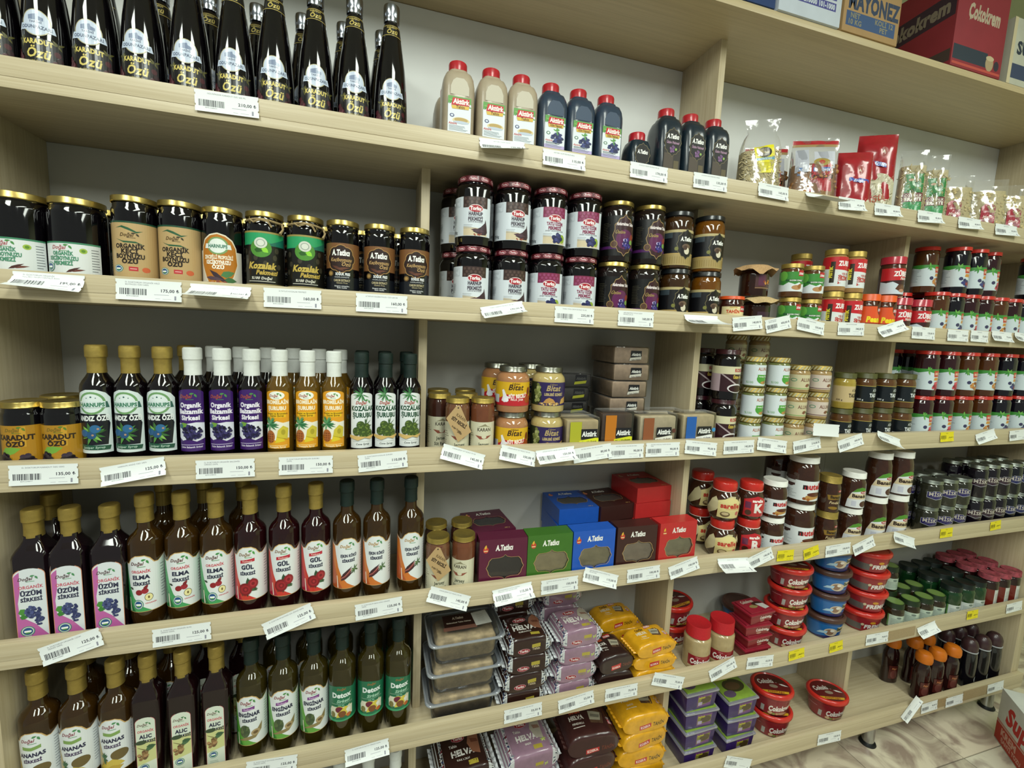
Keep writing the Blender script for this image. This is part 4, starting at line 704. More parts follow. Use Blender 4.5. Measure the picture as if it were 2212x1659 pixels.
PR['v_rose'] = bottle(296, 31.5, wine, gold_cap, vin('rose'), caph=58, nr=14, cr=16.5, shz=.70)
PR['v_rhubarb'] = bottle(299, 31.5, amber, green_cap, vin('rhubarb'), caph=58, nr=14, cr=16.5, shz=.70)
PR['v_pineapple'] = bottle(288, 31.5, amber, gold_cap, vin('pineapple'), caph=58, nr=14, cr=16.5, shz=.70)
PR['v_artichoke'] = bottle(293, 31.5, olive, green_cap, vin('artichoke'), caph=58, nr=14, cr=16.5, shz=.70)
PR['v_detox'] = bottle(296, 31, olive, green_cap, vin('detox'), caph=58, nr=14, cr=16.5, shz=.70)
PR['v_white'] = bottle(268, 30, M('#7d8a5a', .05, trans=.6, coat=.4), white_cap, vin('apple'), caph=50, nr=14, cr=16, shz=.70)
uz = [arch(47, 4, 166, '#c98a6c', .3), arch(45, 5, 164.8, '#d5dade', .3), P([(-22.5, 5), (-22.5, 150), (-20, 154), (-14, 159), (-15, 120), (-19, 96), (-18, 70), (4, 50), (18, 30), (22.5, 24), (22.5, 5)], '#b860a0'), P([(-10, 5), (4, 5), (-8, 40), (-14, 44)], '#d8b0d0')] + dogal(-3, 141, 6, '#5a4448', '#4a8a5a') + [T(1, 124, 6, 'ORGANİK', '#c4586a', 1, w=36), T(1, 110, 8.6, 'ÜZÜM', '#2a2c48', 2, w=32), T(1, 98, 7, 'SİRKESİ', '#2a2c48', 2, w=32)] + [leaf(-20, 76, 16, 14, 10, '#4a8a3a'), leaf(-18, 68, 12, 10, -10, '#3a7a34')] + berries(2, 76, 11, 12, 60, 2.5, ['#3c4470', '#2c3460', '#4a5486'], 3) + berries(10, 60, 6, 12, 26, 2.4, ['#3c4470', '#2c3460'], 5) + cert(-8, 37, 10.5) + lines(-16, 10, 16, 22, 4, '#9a4a88', .25)
PR['v_grape'] = bottle(275, 28.6, M('#160a10', .06, trans=.1, coat=.6), gold_cap, uz, sq=6, nr=14, caph=56, cr=17, foot=1, shz=.72, flat=True)
al = [arch(36, 6, 162, '#b86a6c', .3), arch(34.5, 7, 161, '#d2dacb', .3), P([(-17, 50), (17, 60), (17, 110), (-17, 100)], '#c6c88a')] + dogal(-3, 142, 5, '#6a5448', '#3f7a4a') + [T(0, 127, 5.2, 'ORGANİK', '#c4485a', 1, w=29), T(0, 113, 8, 'ALIÇ', '#1f2040', 2, w=22), T(4, 102, 6, 'SİRKESİ', '#1f2040', 2, w=26), E(-9, 104, 10, 5, '#3a4a34'), leaf(-2, 84, 20, 9, 25, '#4a6a48'), leaf(0, 92, 18, 8, 5, '#3a5a3c'), P([(-16, 94), (-14, 92), (4, 80), (4, 83)], '#6a5a3a')] + berries(-6, 72, 9, 10, 14, 3.6, ['#8a6a44', '#a8845a', '#6a4c34']) + cert(-5, 44, 8.5) + lines(-12, 16, 12, 30, 4, '#8a9a86', .25) + [E(0, 13, 10, 3, '#a8b048')]
PR['v_hawthorn'] = bottle(290, 27, M('#1c0a0c', .06, trans=.15, coat=.6), gold_cap, al, sq=5, nr=14, caph=58, cr=16, foot=1, shz=.72, flat=True)
def halva_box(c, blk_c, dark, w=124, h=138, d=46, logo='#e8e6e0'):
    """carton with a shaped window cut in the front panel, a halva block behind it"""
    cx, cy, rx, ry = 5, 63, 48, 29
    win = frame_win(cx, cy, rx, ry, c)[1]; win = sorted(win, key=lambda p: math.atan2(p[1] - cy, p[0] - cx)); n = len(win)
    def outer(p, x0, x1, z0, z1):
        dx, dy = p[0] - cx, p[1] - cy; t = min([((x1 if dx > 0 else x0) - cx) / dx if abs(dx) > 1e-6 else 1e9, ((z1 if dy > 0 else z0) - cy) / dy if abs(dy) > 1e-6 else 1e9]); return (cx + dx * t, cy + dy * t)
    pts = []
    ext = [math.atan2(z - cy, x - cx) for x in (-w / 2, w / 2) for z in (0, h)]
    ring = [(math.atan2(p[1] - cy, p[0] - cx), p) for p in win]
    for a in ext:   # add window points towards the carton corners
        lo = max([r for r in ring if r[0] <= a], default=ring[-1], key=lambda r: r[0]); hi = min([r for r in ring if r[0] > a], default=ring[0], key=lambda r: r[0])
        (x1, y1), (x2, y2) = lo[1], hi[1]; dx, dy = cos(a), sin(a); den = dx * (y2 - y1) - dy * (x2 - x1)
        t = ((x1 - cx) * (y2 - y1) - (y1 - cy) * (x2 - x1)) / den; ring.append((a, (cx + dx * t, cy + dy * t)))
    ring.sort(); win = [r[1] for r in ring]; n = len(win); out = [outer(p, -w / 2, w / 2, 0, h) for p in win]; F = -d / 2
    b = MB(); vs = [(x, F, z) for x, z in out] + [(x, F, z) for x, z in win] + [(x, F + 4, z) for x, z in win]
    fs = [(k, (k + 1) % n, n + (k + 1) % n, n + k) for k in range(n)] + [(n + k, n + (k + 1) % n, 2 * n + (k + 1) % n, 2 * n + k) for k in range(n)]
    X0, X1 = -w / 2, w / 2; o = len(vs); vs += [(X0, F, 0), (X1, F, 0), (X1, F, h), (X0, F, h), (X0, -F, 0), (X1, -F, 0), (X1, -F, h), (X0, -F, h)]
    fs += [(o + a, o + b_, o + c_, o + d_) for a, b_, c_, d_ in ((1, 5, 6, 2), (5, 4, 7, 6), (4, 0, 3, 7), (3, 2, 6, 7), (0, 4, 5, 1))]
    b.add([(x / 1000, y / 1000, z / 1000) for x, y, z in vs], fs)
    card = M(c, .4, coat=.15, var=.04)
    bl = MB(); bl.box(-.050, (F + 5) / 1000, .022, .056, (-F - 4) / 1000, .102, .006)
    a = [('outline',)][:0] + tat(2, h - 30, 13.5, logo) + [E(-w / 2 + 16, h - 27, 7, 8, '#b83a2c'), leaf(-w / 2 + 14, h - 25, 12, 6, 75, '#d8a83a'), R(-w / 2 + 11, h - 31, -w / 2 + 21, h - 28, '#e6c08a'), T(40, 9, 4, '500 g', '#c9a85c', 1)]
    ol = []
    for k in range(n):
        (x1, y1), (x2, y2) = win[k], win[(k + 1) % n]; e = 1.035; ol.append(P([(x1, y1), (x2, y2), (cx + (x2 - cx) * e, cy + (y2 - cy) * e), (cx + (x1 - cx) * e, cy + (y1 - cy) * e)], '#a8895a'))
    pane = MB(); pane.add([(x / 1000, (F + 1.5) / 1000, z / 1000) for x, z in win], [tuple(range(n))])
    return [('carton_shell', b.mesh('carton_shell', card)), ('halva_block', bl.mesh('halva', M(blk_c, .6, var=.12, bump=.5, scale=45), True, 45)), ('window_film', pane.mesh('film', film_mat(amount=.03, rough=.06))), ('logo_print', art_mesh('logo_print', a, flat_front(F), mat=GP)), ('window_outline', art_mesh('window_outline', ol, flat_front(F), mat=GP))]
for nm, c, bc in (('bx_burg', '#571a34', '#2e211c'), ('bx_green', '#3c6a24', '#b5a57c'), ('bx_blue', '#1f55b4', '#a89c78'), ('bx_brown', '#3a1f1c', '#a89680'), ('bx_red', '#b82c2c', '#a89e7c')): PR[nm] = halva_box(c, bc, 0)
sar = lambda k: ([P([(-30, 14), (38, 14), (38, 62), (28, 72), (8, 78), (-10, 72), (-30, 66)], '#b8242c' if k else '#d8c98c')] + ([T(10, 60, 8, 'sarelle', '#f0e6e2', 2, w=36), T(12, 28, 26, k, '#e8e2dc', 2), E(-16, 26, 9, 9, '#4a2418'), R(-26, 40, -10, 60, '#6a2a4a')] if k else [T(6, 46, 14, 'sarelle', '#b8342a', 2, w=58), E(-8, 26, 14, 9, '#6a5434'), E(-8, 28, 10, 5, '#c9b48a'), R(-8, 42, 36, 43, '#b8342a'), E(28, 30, 6, 7, '#c4605a')]))
def fatjar(h, r, lr, body, lid, art, swirl=None):
    prof = [(0, 2), (r * .68, 0), (r * .76, 3), (r * .9, h * .12), (r, h * .32), (r * .99, h * .5), (r * .9, h * .66), (lr + 1, h * .74), (lr - 2, h * .78), (0, h * .8)]
    Rf = lambda z: r * (.9 + .1 * min(1, max(0, (z - h * .12) / (h * .2)))) if z < h * .5 else r * (1 - .5 * max(0, z / h - .5))
    o = [('glass_body', lathe('jar_body', prof, body, 32)), ('lid', lathe('jar_lid', [(lr, h * .77), (lr + 1, h * .79), (lr + 1, h - 5), (lr - 1, h - 1), (lr - 4, h), (0, h - .5)], lid, 32), [('lid_ring', lathe('lid_ring', [(lr + .5, h * .765), (lr + 1.5, h * .775), (lr + .5, h * .785)], whitep, 32))])]
    if swirl: o.append(('cream_swirl', art_mesh('cream_swirl', [P([(-80, 20), (-60, 16), (-34, 34), (-24, 52), (-36, 76), (-50, 66), (-64, 44)], '#c9bf98'), P([(-10, 72), (6, 82), (22, 80), (20, 70), (4, 64), (-8, 62)], '#c4ba92'), P([(34, 70), (50, 76), (60, 60), (50, 50), (38, 60)], '#c4ba92')], cyl(lambda z: Rf(z) + .2), cutx=4, cuty=5, mat=GP)))
    o.append(('label', art_mesh('label', art, cyl(lambda z: Rf(z) + .5), cutx=4, cuty=5, mat=GP))); return o
choc = M('#3a1f14', .08, coat=.6, var=.15)
PR['sarelle'] = fatjar(118, 46, 33, choc, red_b, sar(''), True); PR['sarelle_k'] = fatjar(116, 41, 32, choc, red_b, sar('K')); PR['sarelle_r'] = fatjar(116, 41, 32, choc, red_b, sar('R'))
def nutella(s): return [R(-70 * s, 12 * s, 52 * s, 66 * s, '#dde2e4'), T(24 * s, 44 * s, 15 * s, 'nutella', '#b8242c', 2, w=60 * s), T(-3.5 * s, 44 * s, 15 * s, 'n', '#1a1a1e', 2), P([(-6 * s, 14 * s), (8 * s, 14 * s), (40 * s, 20 * s), (46 * s, 30 * s), (20 * s, 32 * s), (0, 26 * s)], '#b88a4c'), E(24 * s, 30 * s, 22 * s, 6 * s, '#5a2c1c'), E(-4 * s, 18 * s, 4 * s, 4 * s, '#8a4a24'), E(6 * s, 16 * s, 4 * s, 4 * s, '#a0602c'), R(-52 * s, 50 * s, -28 * s, 76 * s, '#4a3430'), E(-40 * s, 60 * s, 13 * s, 14 * s, '#4a3430'), R(-54 * s, 56 * s, -26 * s, 64 * s, '#d6d8d8')] + lines(-54 * s, 18 * s, -22 * s, 40 * s, 5, '#a8aeb0', .3)
PR['hazel_big'] = jar(152, 45, 41, 20, choc, whitep, [(a[0], a[1], a[2], a[3] * 1, *a[4:]) if a[0] == 't' else a for a in nutella(1.18)], nr=38, sh=22, bot=16, bulge=1)
PR['hazel_small'] = jar(117, 36, 34, 18, choc, whitep, nutella(.92), nr=31, sh=16, bot=10, bulge=1)
def banada(s, gold_=False):
    if gold_: return [P([(-20, 58), (30, 62), (32, 48), (-16, 42)], '#8a6a24'), T(6, 48, 9, 'Banada', '#2a1c10', 2, w=34), E(20, 72, 9, 4, '#a8242c'), T(20, 70.4, 3, 'Torku', '#e6d8d0', 2), T(2, 30, 8, 'Fındık', '#c9b48a', 1, .25), E(0, 16, 14, 5, '#8a6a24')]
    return [('p', [(x * s, y * s) for x, y in [(-34, 6), (-30, 34), (-20, 58), (-6, 74), (10, 80), (26, 76), (38, 60), (42, 30), (40, 6)]], '#d8dade'), ('p', [(x * s, y * s) for x, y in [(-18, 60), (-6, 74), (10, 80), (26, 76), (34, 66), (10, 66)]], '#4f8a2c'), ('p', [(x * s, y * s) for x, y in [(-29, 36), (-20, 56), (34, 56), (41, 38)]], '#d6c4a0'), E(18 * s, 62 * s, 12 * s, 5 * s, '#a8242c'), T(18 * s, 60 * s, 4.4 * s, 'Torku', '#e8dcdc', 2), T(6 * s, 43 * s, 11 * s, 'Banada', '#2c1a14', 2, w=48 * s), E(22 * s, 20 * s, 15 * s, 11 * s, '#4a2420'), R(-18 * s, 12 * s, -4 * s, 30 * s, '#c0c2d0')]
PR['white_lid'] = jar(122, 35, 33, 20, choc, whitep, banada(.95), nr=30, sh=16, bot=8, bulge=1); PR['tall_white_lid'] = jar(153, 36, 34, 22, choc, whitep, banada(1.1), nr=31, sh=26, bot=10, bulge=1)
PR['gold_lid'] = jar(119, 31, 30, 24, choc, gold_cap, banada(1, True), nr=28, sh=12, bot=6)
def misk(h, r, c, lc, big=1):
    y = h * .5; w = 24 * big
    s = [(-w - 3, y - 14 * big), (-w - 3, y + 8 * big), (-w * .5, y + 9 * big), (-w * .4, y + 13 * big), (w * .5, y + 13 * big), (w * .6, y + 9 * big), (w + 3, y + 8 * big), (w + 3, y - 14 * big), (w * .5, y - 17 * big), (0, y - 20 * big), (-w * .5, y - 17 * big)]
    return jar(h, r, r - 1.5, 14, M(c, .1, coat=.5), M('#8f948c', .3, metal=.9), [P(s, '#a8a8b0'), P([(x * .94, y + (z - y) * .9) for x, z in s], lc), T(0, y - 6 * big, 13 * big, 'MİSK', '#b8b0a8', 1, w=44 * big), R(-w * .7, y - 11 * big, w * .7, y - 10.4 * big, '#8a8490')], nr=r - 4, sh=8, bot=4)
PR['misk_short'] = misk(98, 34, '#2c2c22', '#221c5a', .95); PR['misk_tall'] = misk(120, 29, '#120c16', '#2c1420', .95); PR['misk_blue'] = misk(120, 29, '#0c1018', '#121c54', .95)
# --- fifth shelf
def flowpack(w, d, h, filmm, art, fin='#c9ccd0', finart=True, rc=9, n=30, seed=1):
    hf = h - rc; L1 = hf; L2 = L1 + rc * pi / 2; L3 = L2 + (d - 2 * rc); L4 = L3 + rc * pi / 2; L5 = L4 + hf
    def cs(t):
        if t < L1: return (-d / 2, t)
        if t < L2: a = (t - L1) / rc; return (-d / 2 + rc - rc * cos(a), hf + rc * sin(a))
        if t < L3: return (-d / 2 + rc + (t - L2), h)
        if t < L4: a = (t - L3) / rc; return (d / 2 - rc + rc * sin(a), hf + rc * cos(a))
        return (d / 2, max(0, hf - (t - L4)))
    def tap(x): q = min(1, abs(x) / (w / 2)); return max(.04, (1 - q ** 5) ** .6)
    def mp(x, t, o):
        y, z = cs(t); k = tap(x); zc = h * .42; yy = y * (.93 + .07 * k); zz = zc + (z - zc) * k
        y2, z2 = cs(min(L5, t + .5)); y1, z1 = cs(max(0, t - .5)); ty, tz = y2 - y1, z2 - z1; l = sqrt(ty * ty + tz * tz) or 1
        zz += sin(x * .13 + seed) * sin(t * .11 + seed) * .8 * k
        return (x, yy - tz / l * o, zz + ty / l * o)
    vs = []; fs = []; nt_ = 34
    for i in range(n + 1):
        x = -w / 2 + w * i / n
        for j in range(nt_ + 1): vs.append([c / 1000 for c in mp(x, L5 * j / nt_, 0)])
    for i in range(n):
        for j in range(nt_):
            a = i * (nt_ + 1) + j; fs.append((a, a + nt_ + 1, a + nt_ + 2, a + 1))
        a = i * (nt_ + 1); fs.append((a, a + nt_, a + 2 * nt_ + 1, a + nt_ + 1))
    fbs = []
    for s in (-1, 1):
        fb = MB(); fbs.append(fb); m = 14
        for k in range(m):
            y0 = -d / 2 * .9 + d * .9 * k / m; y1 = -d / 2 * .9 + d * .9 * (k + 1) / m; z = h * .42; x0 = s * (w / 2 - 1); x1 = s * (w / 2 + 9)
            za = z + (2.5 if k % 2 else -1); zb = z + (-1 if k % 2 else 2.5)
            fb.add([(x0 / 1000, y0 / 1000, z / 1000), (x1 / 1000, y0 / 1000, zb / 1000), (x1 / 1000, y1 / 1000, za / 1000), (x0 / 1000, y1 / 1000, z / 1000)], [(0, 1, 2, 3)])
    return [('wrapper', mesh_from('wrapper', vs, fs, filmm, angle=60)), ('sealed_end', fbs[0].mesh('sealed_end', M(fin, .3, coat=.4))), ('sealed_end', fbs[1].mesh('sealed_end', M(fin, .3, coat=.4))), ('print', art_mesh('print', art, mp, cutx=8, cuty=4, mat=print_mat(.22, .4), lift=.14))], L1 + rc
def helva_art(w, d, h, bg, kind):
    t0 = h - 9 + 14; top = t0; D = d; wl = w / 2
    ends = []
    for s in (-1, 1):
        x0, x1 = sorted((s * wl * .98, s * wl * .72)); ends.append(R(x0, 6, x1, h + D - 8, '#c3c6c8'))
        rnd = random.Random(4 + s)
        for q in range(16):
            cx = rnd.uniform(x0 + 4, x1 - 4); cy = 10 + q * (h + D - 20) / 16; ends += [leaf(cx, cy, rnd.uniform(8, 13), 5, rnd.uniform(0, 360), rnd.choice(['#2c3038', '#3a3f48', '#6a2430', '#7a8088', '#2f3a5a'])), leaf(cx, cy, 6, 2.4, rnd.uniform(0, 360), '#d2d5d6')]
    a = ends + [E(-8, top + D * .66, 19, 9, '#c08a90'), E(-8, top + D * .66, 17.6, 7.8, '#8a1826'), T(-8, top + D * .66 - 3.6, 7.5, 'Torku', '#e6d0d0', 2, w=27), T(-26, top + D * .48, 8, 'Tahin', '#cfcac4', 1, 0, .8), T(-4, top + D * .27, 17, 'HELVA', '#dcd9d4', 2, w=64), P([(24, top + D * .28), (44, top + D * .22), (50, top + D * .7), (38, top + D * .85), (22, top + D * .7), (14, top + D * .5)], '#8a5a44' if kind == 'k' else '#a8a092'), P([(26, top + D * .5), (46, top + D * .5), (44, top + D * .58), (24, top + D * .6)], '#6a3c2c' if kind == 'k' else '#8a6a5c'), T(-6, top + D * .16, 5, 'KAKAOLU' if kind == 'k' else 'SADE', '#d8d4cc', 1), R(6, top + D * .02, 32, top + D * .12, '#a8983a')]
    if kind == 'p': a += leaves(42, top + D * .2, 11, 7, ['#a8b85a', '#c4cf7a'], 3, .3) + leaves(38, 22, 8, 6, ['#a8b85a', '#c4cf7a'], 5, .3)
    a += [E(-16, 13, 17, 7, '#c08a90'), E(-16, 13, 15.6, 5.8, '#8a1826'), T(-16, 10.6, 6, 'Torku', '#e0cccc', 2, w=24), T(18, 13, 7, 'Tahin', '#b8a88a' if kind == 'k' else '#8a7a54', 1, 0, .9), R(6, 20, 30, 30, '#a8983a')]
    return a
w_, d_, h_ = 128, 100, 50
PR['pk_brown'], _ = flowpack(w_, d_, h_, M('#2e1a16', .25, coat=.5), helva_art(w_, d_, h_, '', 'k'))
PR['pk_pink'], _ = flowpack(w_, d_, h_, M('#8d6f82', .25, coat=.5), helva_art(w_, d_, h_, '', 'p'), seed=3)
w2, d2, h2 = 160, 130, 62
PR['pk_brown_big'], _ = flowpack(w2, d2, h2, M('#2e1a16', .25, coat=.5), helva_art(w2, d2, h2, '', 'k'), seed=5)
PR['pk_pink_big'], _ = flowpack(w2, d2, h2, M('#8d6f82', .25, coat=.5), helva_art(w2, d2, h2, '', 'p'), seed=6)
def koska_art(w, d, h, k, s=1.0):
    t = h + 5; tc, hc = ('#e0d8d0', '#c4502c') if k == 'b' else ('#d8d2c0', '#3a2a14')
    a = [P([(-4 * s, t + d * .66), (24 * s, t + d * .72), (24 * s, t + d * .86), (-4 * s, t + d * .8)], '#a8242c'), T(10 * s, t + d * .71, 7 * s, 'KOSKA', '#e6d6d0', 2, w=24 * s, r=4), T(-28 * s, t + d * .60, 9 * s, 'TAHİN', hc, 2, w=30 * s), T(-28 * s, t + d * .42, 11 * s, 'HELVA', tc, 2, w=38 * s), P([(4 * s, t + d * .28), (34 * s, t + d * .2), (42 * s, t + d * .5), (34 * s, t + d * .62), (6 * s, t + d * .6)], '#5a4232'), P([(4 * s, t + d * .36), (30 * s, t + d * .3), (38 * s, t + d * .52), (8 * s, t + d * .62)], '#a8a28e'), P([(8 * s, t + d * .44), (30 * s, t + d * .38), (34 * s, t + d * .46), (12 * s, t + d * .52)], '#7a7668'), E(54 * s, t + d * .36, 7 * s, 4 * s, '#c8c0c4'), R(48 * s, t + d * .2, 60 * s, t + d * .32, '#b8304a'), T(54 * s, t + d * .22, 6 * s, 'LİF', '#e8d4d8', 2, w=10 * s), P([(-20 * s, 8), (14 * s, 12), (14 * s, 26), (-20 * s, 22)], '#b82c2c'), T(-3 * s, 13, 6.5 * s, 'KOSKA', '#e8c8c0', 2, w=28 * s, r=5), T(36 * s, 14, 10 * s, 'TAHİN', '#6a2f20' if k == 'b' else '#4a3a14', 1, .2, w=34 * s)]
    return a + [T(-28 * s, t + d * .28, 5 * s, 'FINDIKLI' if k == 'b' else 'SADE', tc, 1), R(-44 * s, t + d * .2, -14 * s, t + d * .22, tc)]
PR['pk_koska_brown'], _ = flowpack(112, 96, 52, M('#2c1a18', .3, coat=.4), koska_art(112, 96, 52, 'b', .9), fin='#2c1a18', seed=2)
PR['pk_koska_brown_big'], _ = flowpack(160, 120, 66, M('#3c1f1e', .3, coat=.4), koska_art(160, 120, 66, 'b', 1.2), fin='#3c1f1e', seed=7)
PR['pk_yellow'], _ = flowpack(136, 80, 42, M('#d69c1c', .3, coat=.4, var=.12), koska_art(136, 80, 42, 'y', .9), fin='#d69c1c', seed=4)
PR['pk_yellow_big'], _ = flowpack(156, 120, 56, M('#d69c1c', .3, coat=.4, var=.12), koska_art(156, 120, 56, 'y', 1.15), fin='#d69c1c', seed=9)
def tray():
    clear = film_mat('#dfe6f0', .05, .08); o = []
    def rr(w, d, z, r=18, n=5):
        return [(sx * (w / 2 - r) + r * cos(a), sy * (d / 2 - r) + r * sin(a), z) for sx, sy, a0 in ((1, 1, 0), (-1, 1, 90), (-1, -1, 180), (1, -1, 270)) for a in [(a0 + 90 * k / n) * D2R for k in range(n + 1)]]
    def loft(rings, cap0=True, cap1=True):
        b = MB(); n = len(rings[0]); vs = [(x / 1000, y / 1000, z / 1000) for r in rings for x, y, z in r]; fs = [(j * n + k, j * n + (k + 1) % n, (j + 1) * n + (k + 1) % n, (j + 1) * n + k) for j in range(len(rings) - 1) for k in range(n)]
        if cap0: fs.append(tuple(range(n))[::-1])
        if cap1: fs.append(tuple((len(rings) - 1) * n + k for k in range(n)))
        b.add(vs, fs); return b
    o.append(('halva_block', loft([rr(150, 92, 3), rr(156, 98, 10), rr(160, 102, 46), rr(146, 90, 56)]).mesh('halva', M('#b8a27c', .7, var=.35, bump=.9, scale=45), True, 50)))
    o.append(('tray_base', loft([rr(160, 104, 0), rr(176, 118, 54), rr(176, 118, 58), rr(196, 138, 58), rr(196, 138, 61)], True, False).mesh('tray_base', clear, True, 40), [('rim', loft([rr(192, 134, 57), rr(199, 141, 58), rr(201, 143, 61), rr(198, 140, 64), rr(192, 134, 64)], False, False).mesh('rim', film_mat('#e6ecf6', .45, .1), True, 60))]))
    o.append(('tray_lid', loft([rr(194, 136, 64), rr(176, 118, 65), rr(168, 110, 77), rr(160, 102, 79)], False, True).mesh('tray_lid', clear, True, 40)))
    o.append(('label', art_mesh('label', [R(-56, -34, 30, 24, '#2c1814'), R(-60, -40, 28, -26, '#7a5448'), T(-16, 4, 9, 'A.Tatlıcı', '#b8a898', 2, .12, .62), T(-16, -12, 5, 'Geleneksel Tahin Helvası', '#d0c4b4', 1, w=66), P([(26, -34), (70, -30), (64, 26), (22, 20)], '#c4c4be')] + [R(34, -18 + q * 4, 54, -16.6 + q * 4, '#a4a49c') for q in range(8)], flat_top(79.2), mat=GP)))
    return o
PR['halva_tray'] = tray()
PR['cream_jar'] = jar(139, 40, 36, 38, M('#a8946c', .15, coat=.4, bump=.3, scale=60), M('#b01c24', .45, bump=.2, scale=300), [R(-40, 14, 40, 50, '#8a1c28'), R(-40, 10, 40, 16, '#b8a27c'), T(2, 24, 15, 'Çokokrem', '#eee6e0', 2, .1, .9, w=70), T(-10, 43, 4, 'Ülker', '#c47078', 1)], nr=33, sh=10, bot=6)
def tub(r0, r1, h, body, lid, art, lart=None, sy=.86):
    lh = 13; H = h - lh; Rf = lambda z: r0 + (r1 - r0) * min(1, max(0, z / H))
    prof = [(0, 1), (r0 - 4, 0), (r0, 3)] + [(Rf(H * q), H * q) for q in (.3, .6, 1)] + [(0, H)]
    lp = [(r1 - 1, H - 3), (r1 + 4, H - 3), (r1 + 5.5, H), (r1 + 5.5, H + 7), (r1 + 4, H + 10), (r1 + 1, H + 12), (r1 - 3, H + 13), (r1 - 7, H + 9.5), (0, H + 9.5)]
    def mf(x, y, o):
        r = Rf(y) + .15; a = x / r; return ((r + o) * sin(a), -(r + o) * cos(a) * sy, y)
    o = [('tub_body', lathe('tub_body', prof, body, 40, 2, sy)), ('lid', lathe('tub_lid', lp, lid, 40, 2, sy), [('lid_print', art_mesh('lid_print', lart, lambda x, y, q: (x, y * sy, H + 9.6 + q), mat=GP))] if lart else []), ('label', art_mesh('label', art, mf, cutx=4, cuty=8, mat=GP))]
    return o
cok_l = [E(0, 0, 60, 60, '#5a1418', 32), T(-4, 8, 20, 'Çokokrem', '#c4beb8', 2, .15, w=82, r=14), E(26, 24, 20, 12, '#3a1c14'), E(2, -8, 14, 9, '#8a7a6a'), leaf(24, 8, 30, 8, -20, '#d0d0cc'), P([(-44, -34), (44, -30), (40, -42), (-36, -46)], '#c49a24'), T(0, -41, 7, 'AVANTAJLI', '#8a2a1c', 2, w=60, r=2)]
def cokart(s=1.0): return [('p', [(x * s, y * s) for x, y in ((-96, 4), (80, 4), (80, 44), (-96, 44))], '#821f28'), ('p', [(x * s, y * s) for x, y in ((-44, 8), (-34, 8), (-34, 30), (-44, 30))], '#a8a8a4'), T(14 * s, 20 * s, 17 * s, 'Çokokrem', '#e8e2dc', 2, .15, .85, w=72 * s, r=5), E(-16 * s, 10 * s, 7 * s, 5 * s, '#c4a884'), E(-6 * s, 8 * s, 5 * s, 4 * s, '#7a8a44'), E(4 * s, 9 * s, 5 * s, 4 * s, '#b89468'), E(38 * s, 16 * s, 12 * s, 7 * s, '#3a1c16'), E(20 * s, 10 * s, 16 * s, 5 * s, '#a88468')] + [('p', [(x * s, y * s) for x, y in ((-84, 38), (-50, 40), (-50, 41.5), (-84, 39.5))], '#b8848a')]
redt = M('#821f28', .3, coat=.3, var=.03)
PR['choc_tub'] = tub(52, 62, 70, redt, red_b, cokart(), cok_l); PR['choc_tub_big'] = tub(52, 63, 84, redt, red_b, cokart(1.1), cok_l)
PR['blue_tub'] = tub(48, 58, 82, M('#1f4f8a', .35, coat=.2), brownp, [R(-92, 4, 80, 56, '#2066a8'), P([(-92, 4), (80, 4), (80, 12), (20, 20), (-40, 8)], '#241c5a'), E(2, 30, 22, 15, '#c9b8a0'), E(-2, 30, 13, 11, '#8a6a54'), E(6, 36, 7, 5, '#ddd6cc'), P([(20, 30), (70, 36), (70, 52), (22, 50)], '#c4b89a'), T(44, 38, 11, 'Banada', '#2c3a1c', 2, w=44, r=5), P([(-40, 20), (-10, 24), (-8, 34), (-30, 30)], '#a8c8dc'), T(40, 24, 6, 'Kakaolu', '#1c3a8a', 1, r=5)])
PR['frema_tub'] = tub(52, 62, 74, M('#9a2028', .35, coat=.2), red_b, [R(-96, 4, 80, 50, '#8a1f28'), P([(-96, 6), (-26, 8), (-26, 32), (-96, 34)], '#5c5654'), T(14, 18, 14, 'FREMA', '#dcd8d4', 2, .15, w=66, r=4), E(8, 40, 10, 5, '#c48a24'), P([(40, 30), (58, 46), (60, 20)], '#b8b4b0'), E(-24, 30, 5, 5, '#c4b494')])
def recttub(w, d, h, body, lid, art, rimc, lart=None, tp_=.1):
    b = MB(); b.box(-w / 2000, -d / 2000, 0, w / 2000, d / 2000, (h - 10) / 1000, .004); b.v = [(x * (1 - tp_ + tp_ * z / (h / 1000)), y * (1 - tp_ + tp_ * z / (h / 1000)), z) for x, y, z in b.v]
    l = MB(); l.box(-(w + 6) / 2000, -(d + 6) / 2000, (h - 11) / 1000, (w + 6) / 2000, (d + 6) / 2000, (h - 4) / 1000, .003); l2 = MB(); l2.box(-(w - 8) / 2000, -(d - 8) / 2000, (h - 4) / 1000, (w - 8) / 2000, (d - 8) / 2000, h / 1000, .002)
    k = lambda y: (1 - tp_ + tp_ * y / h)
    return [('tub_body', b.mesh('tub_body', body, True, 40)), ('lid', l.mesh('lid', rimc, True, 40), [('lid_panel', l2.mesh('lid_panel', lid, True, 40))] + ([('lid_print', art_mesh('lid_print', lart, flat_top(h), mat=GP))] if lart else [])), ('label', art_mesh('label', art, lambda x, y, o: (x * k(y), -d / 2 * k(y) - o, y), mat=GP))]
PR['small_rect_tub'] = recttub(98, 74, 40, redt, M('#8a2030', .3, coat=.4), [T(14, 14, 9, 'Çokokrem', '#d8ccc4', 2, .1, w=46), E(4, 8, 10, 4, '#a87a68'), E(40, 14, 5, 4, '#c8c4c0'), R(-48, 28, 48, 29, '#b86a74')], M('#8a2030', .3, coat=.4), [T(-8, 14, 12, 'Çokokrem', '#b8a89c', 2, .1, w=50), E(-6, -6, 16, 8, '#8a7a4c'), E(18, 4, 20, 10, '#3a1a18'), P([(10, 4), (40, 0), (44, -22), (22, -26)], '#b8b8b4')])
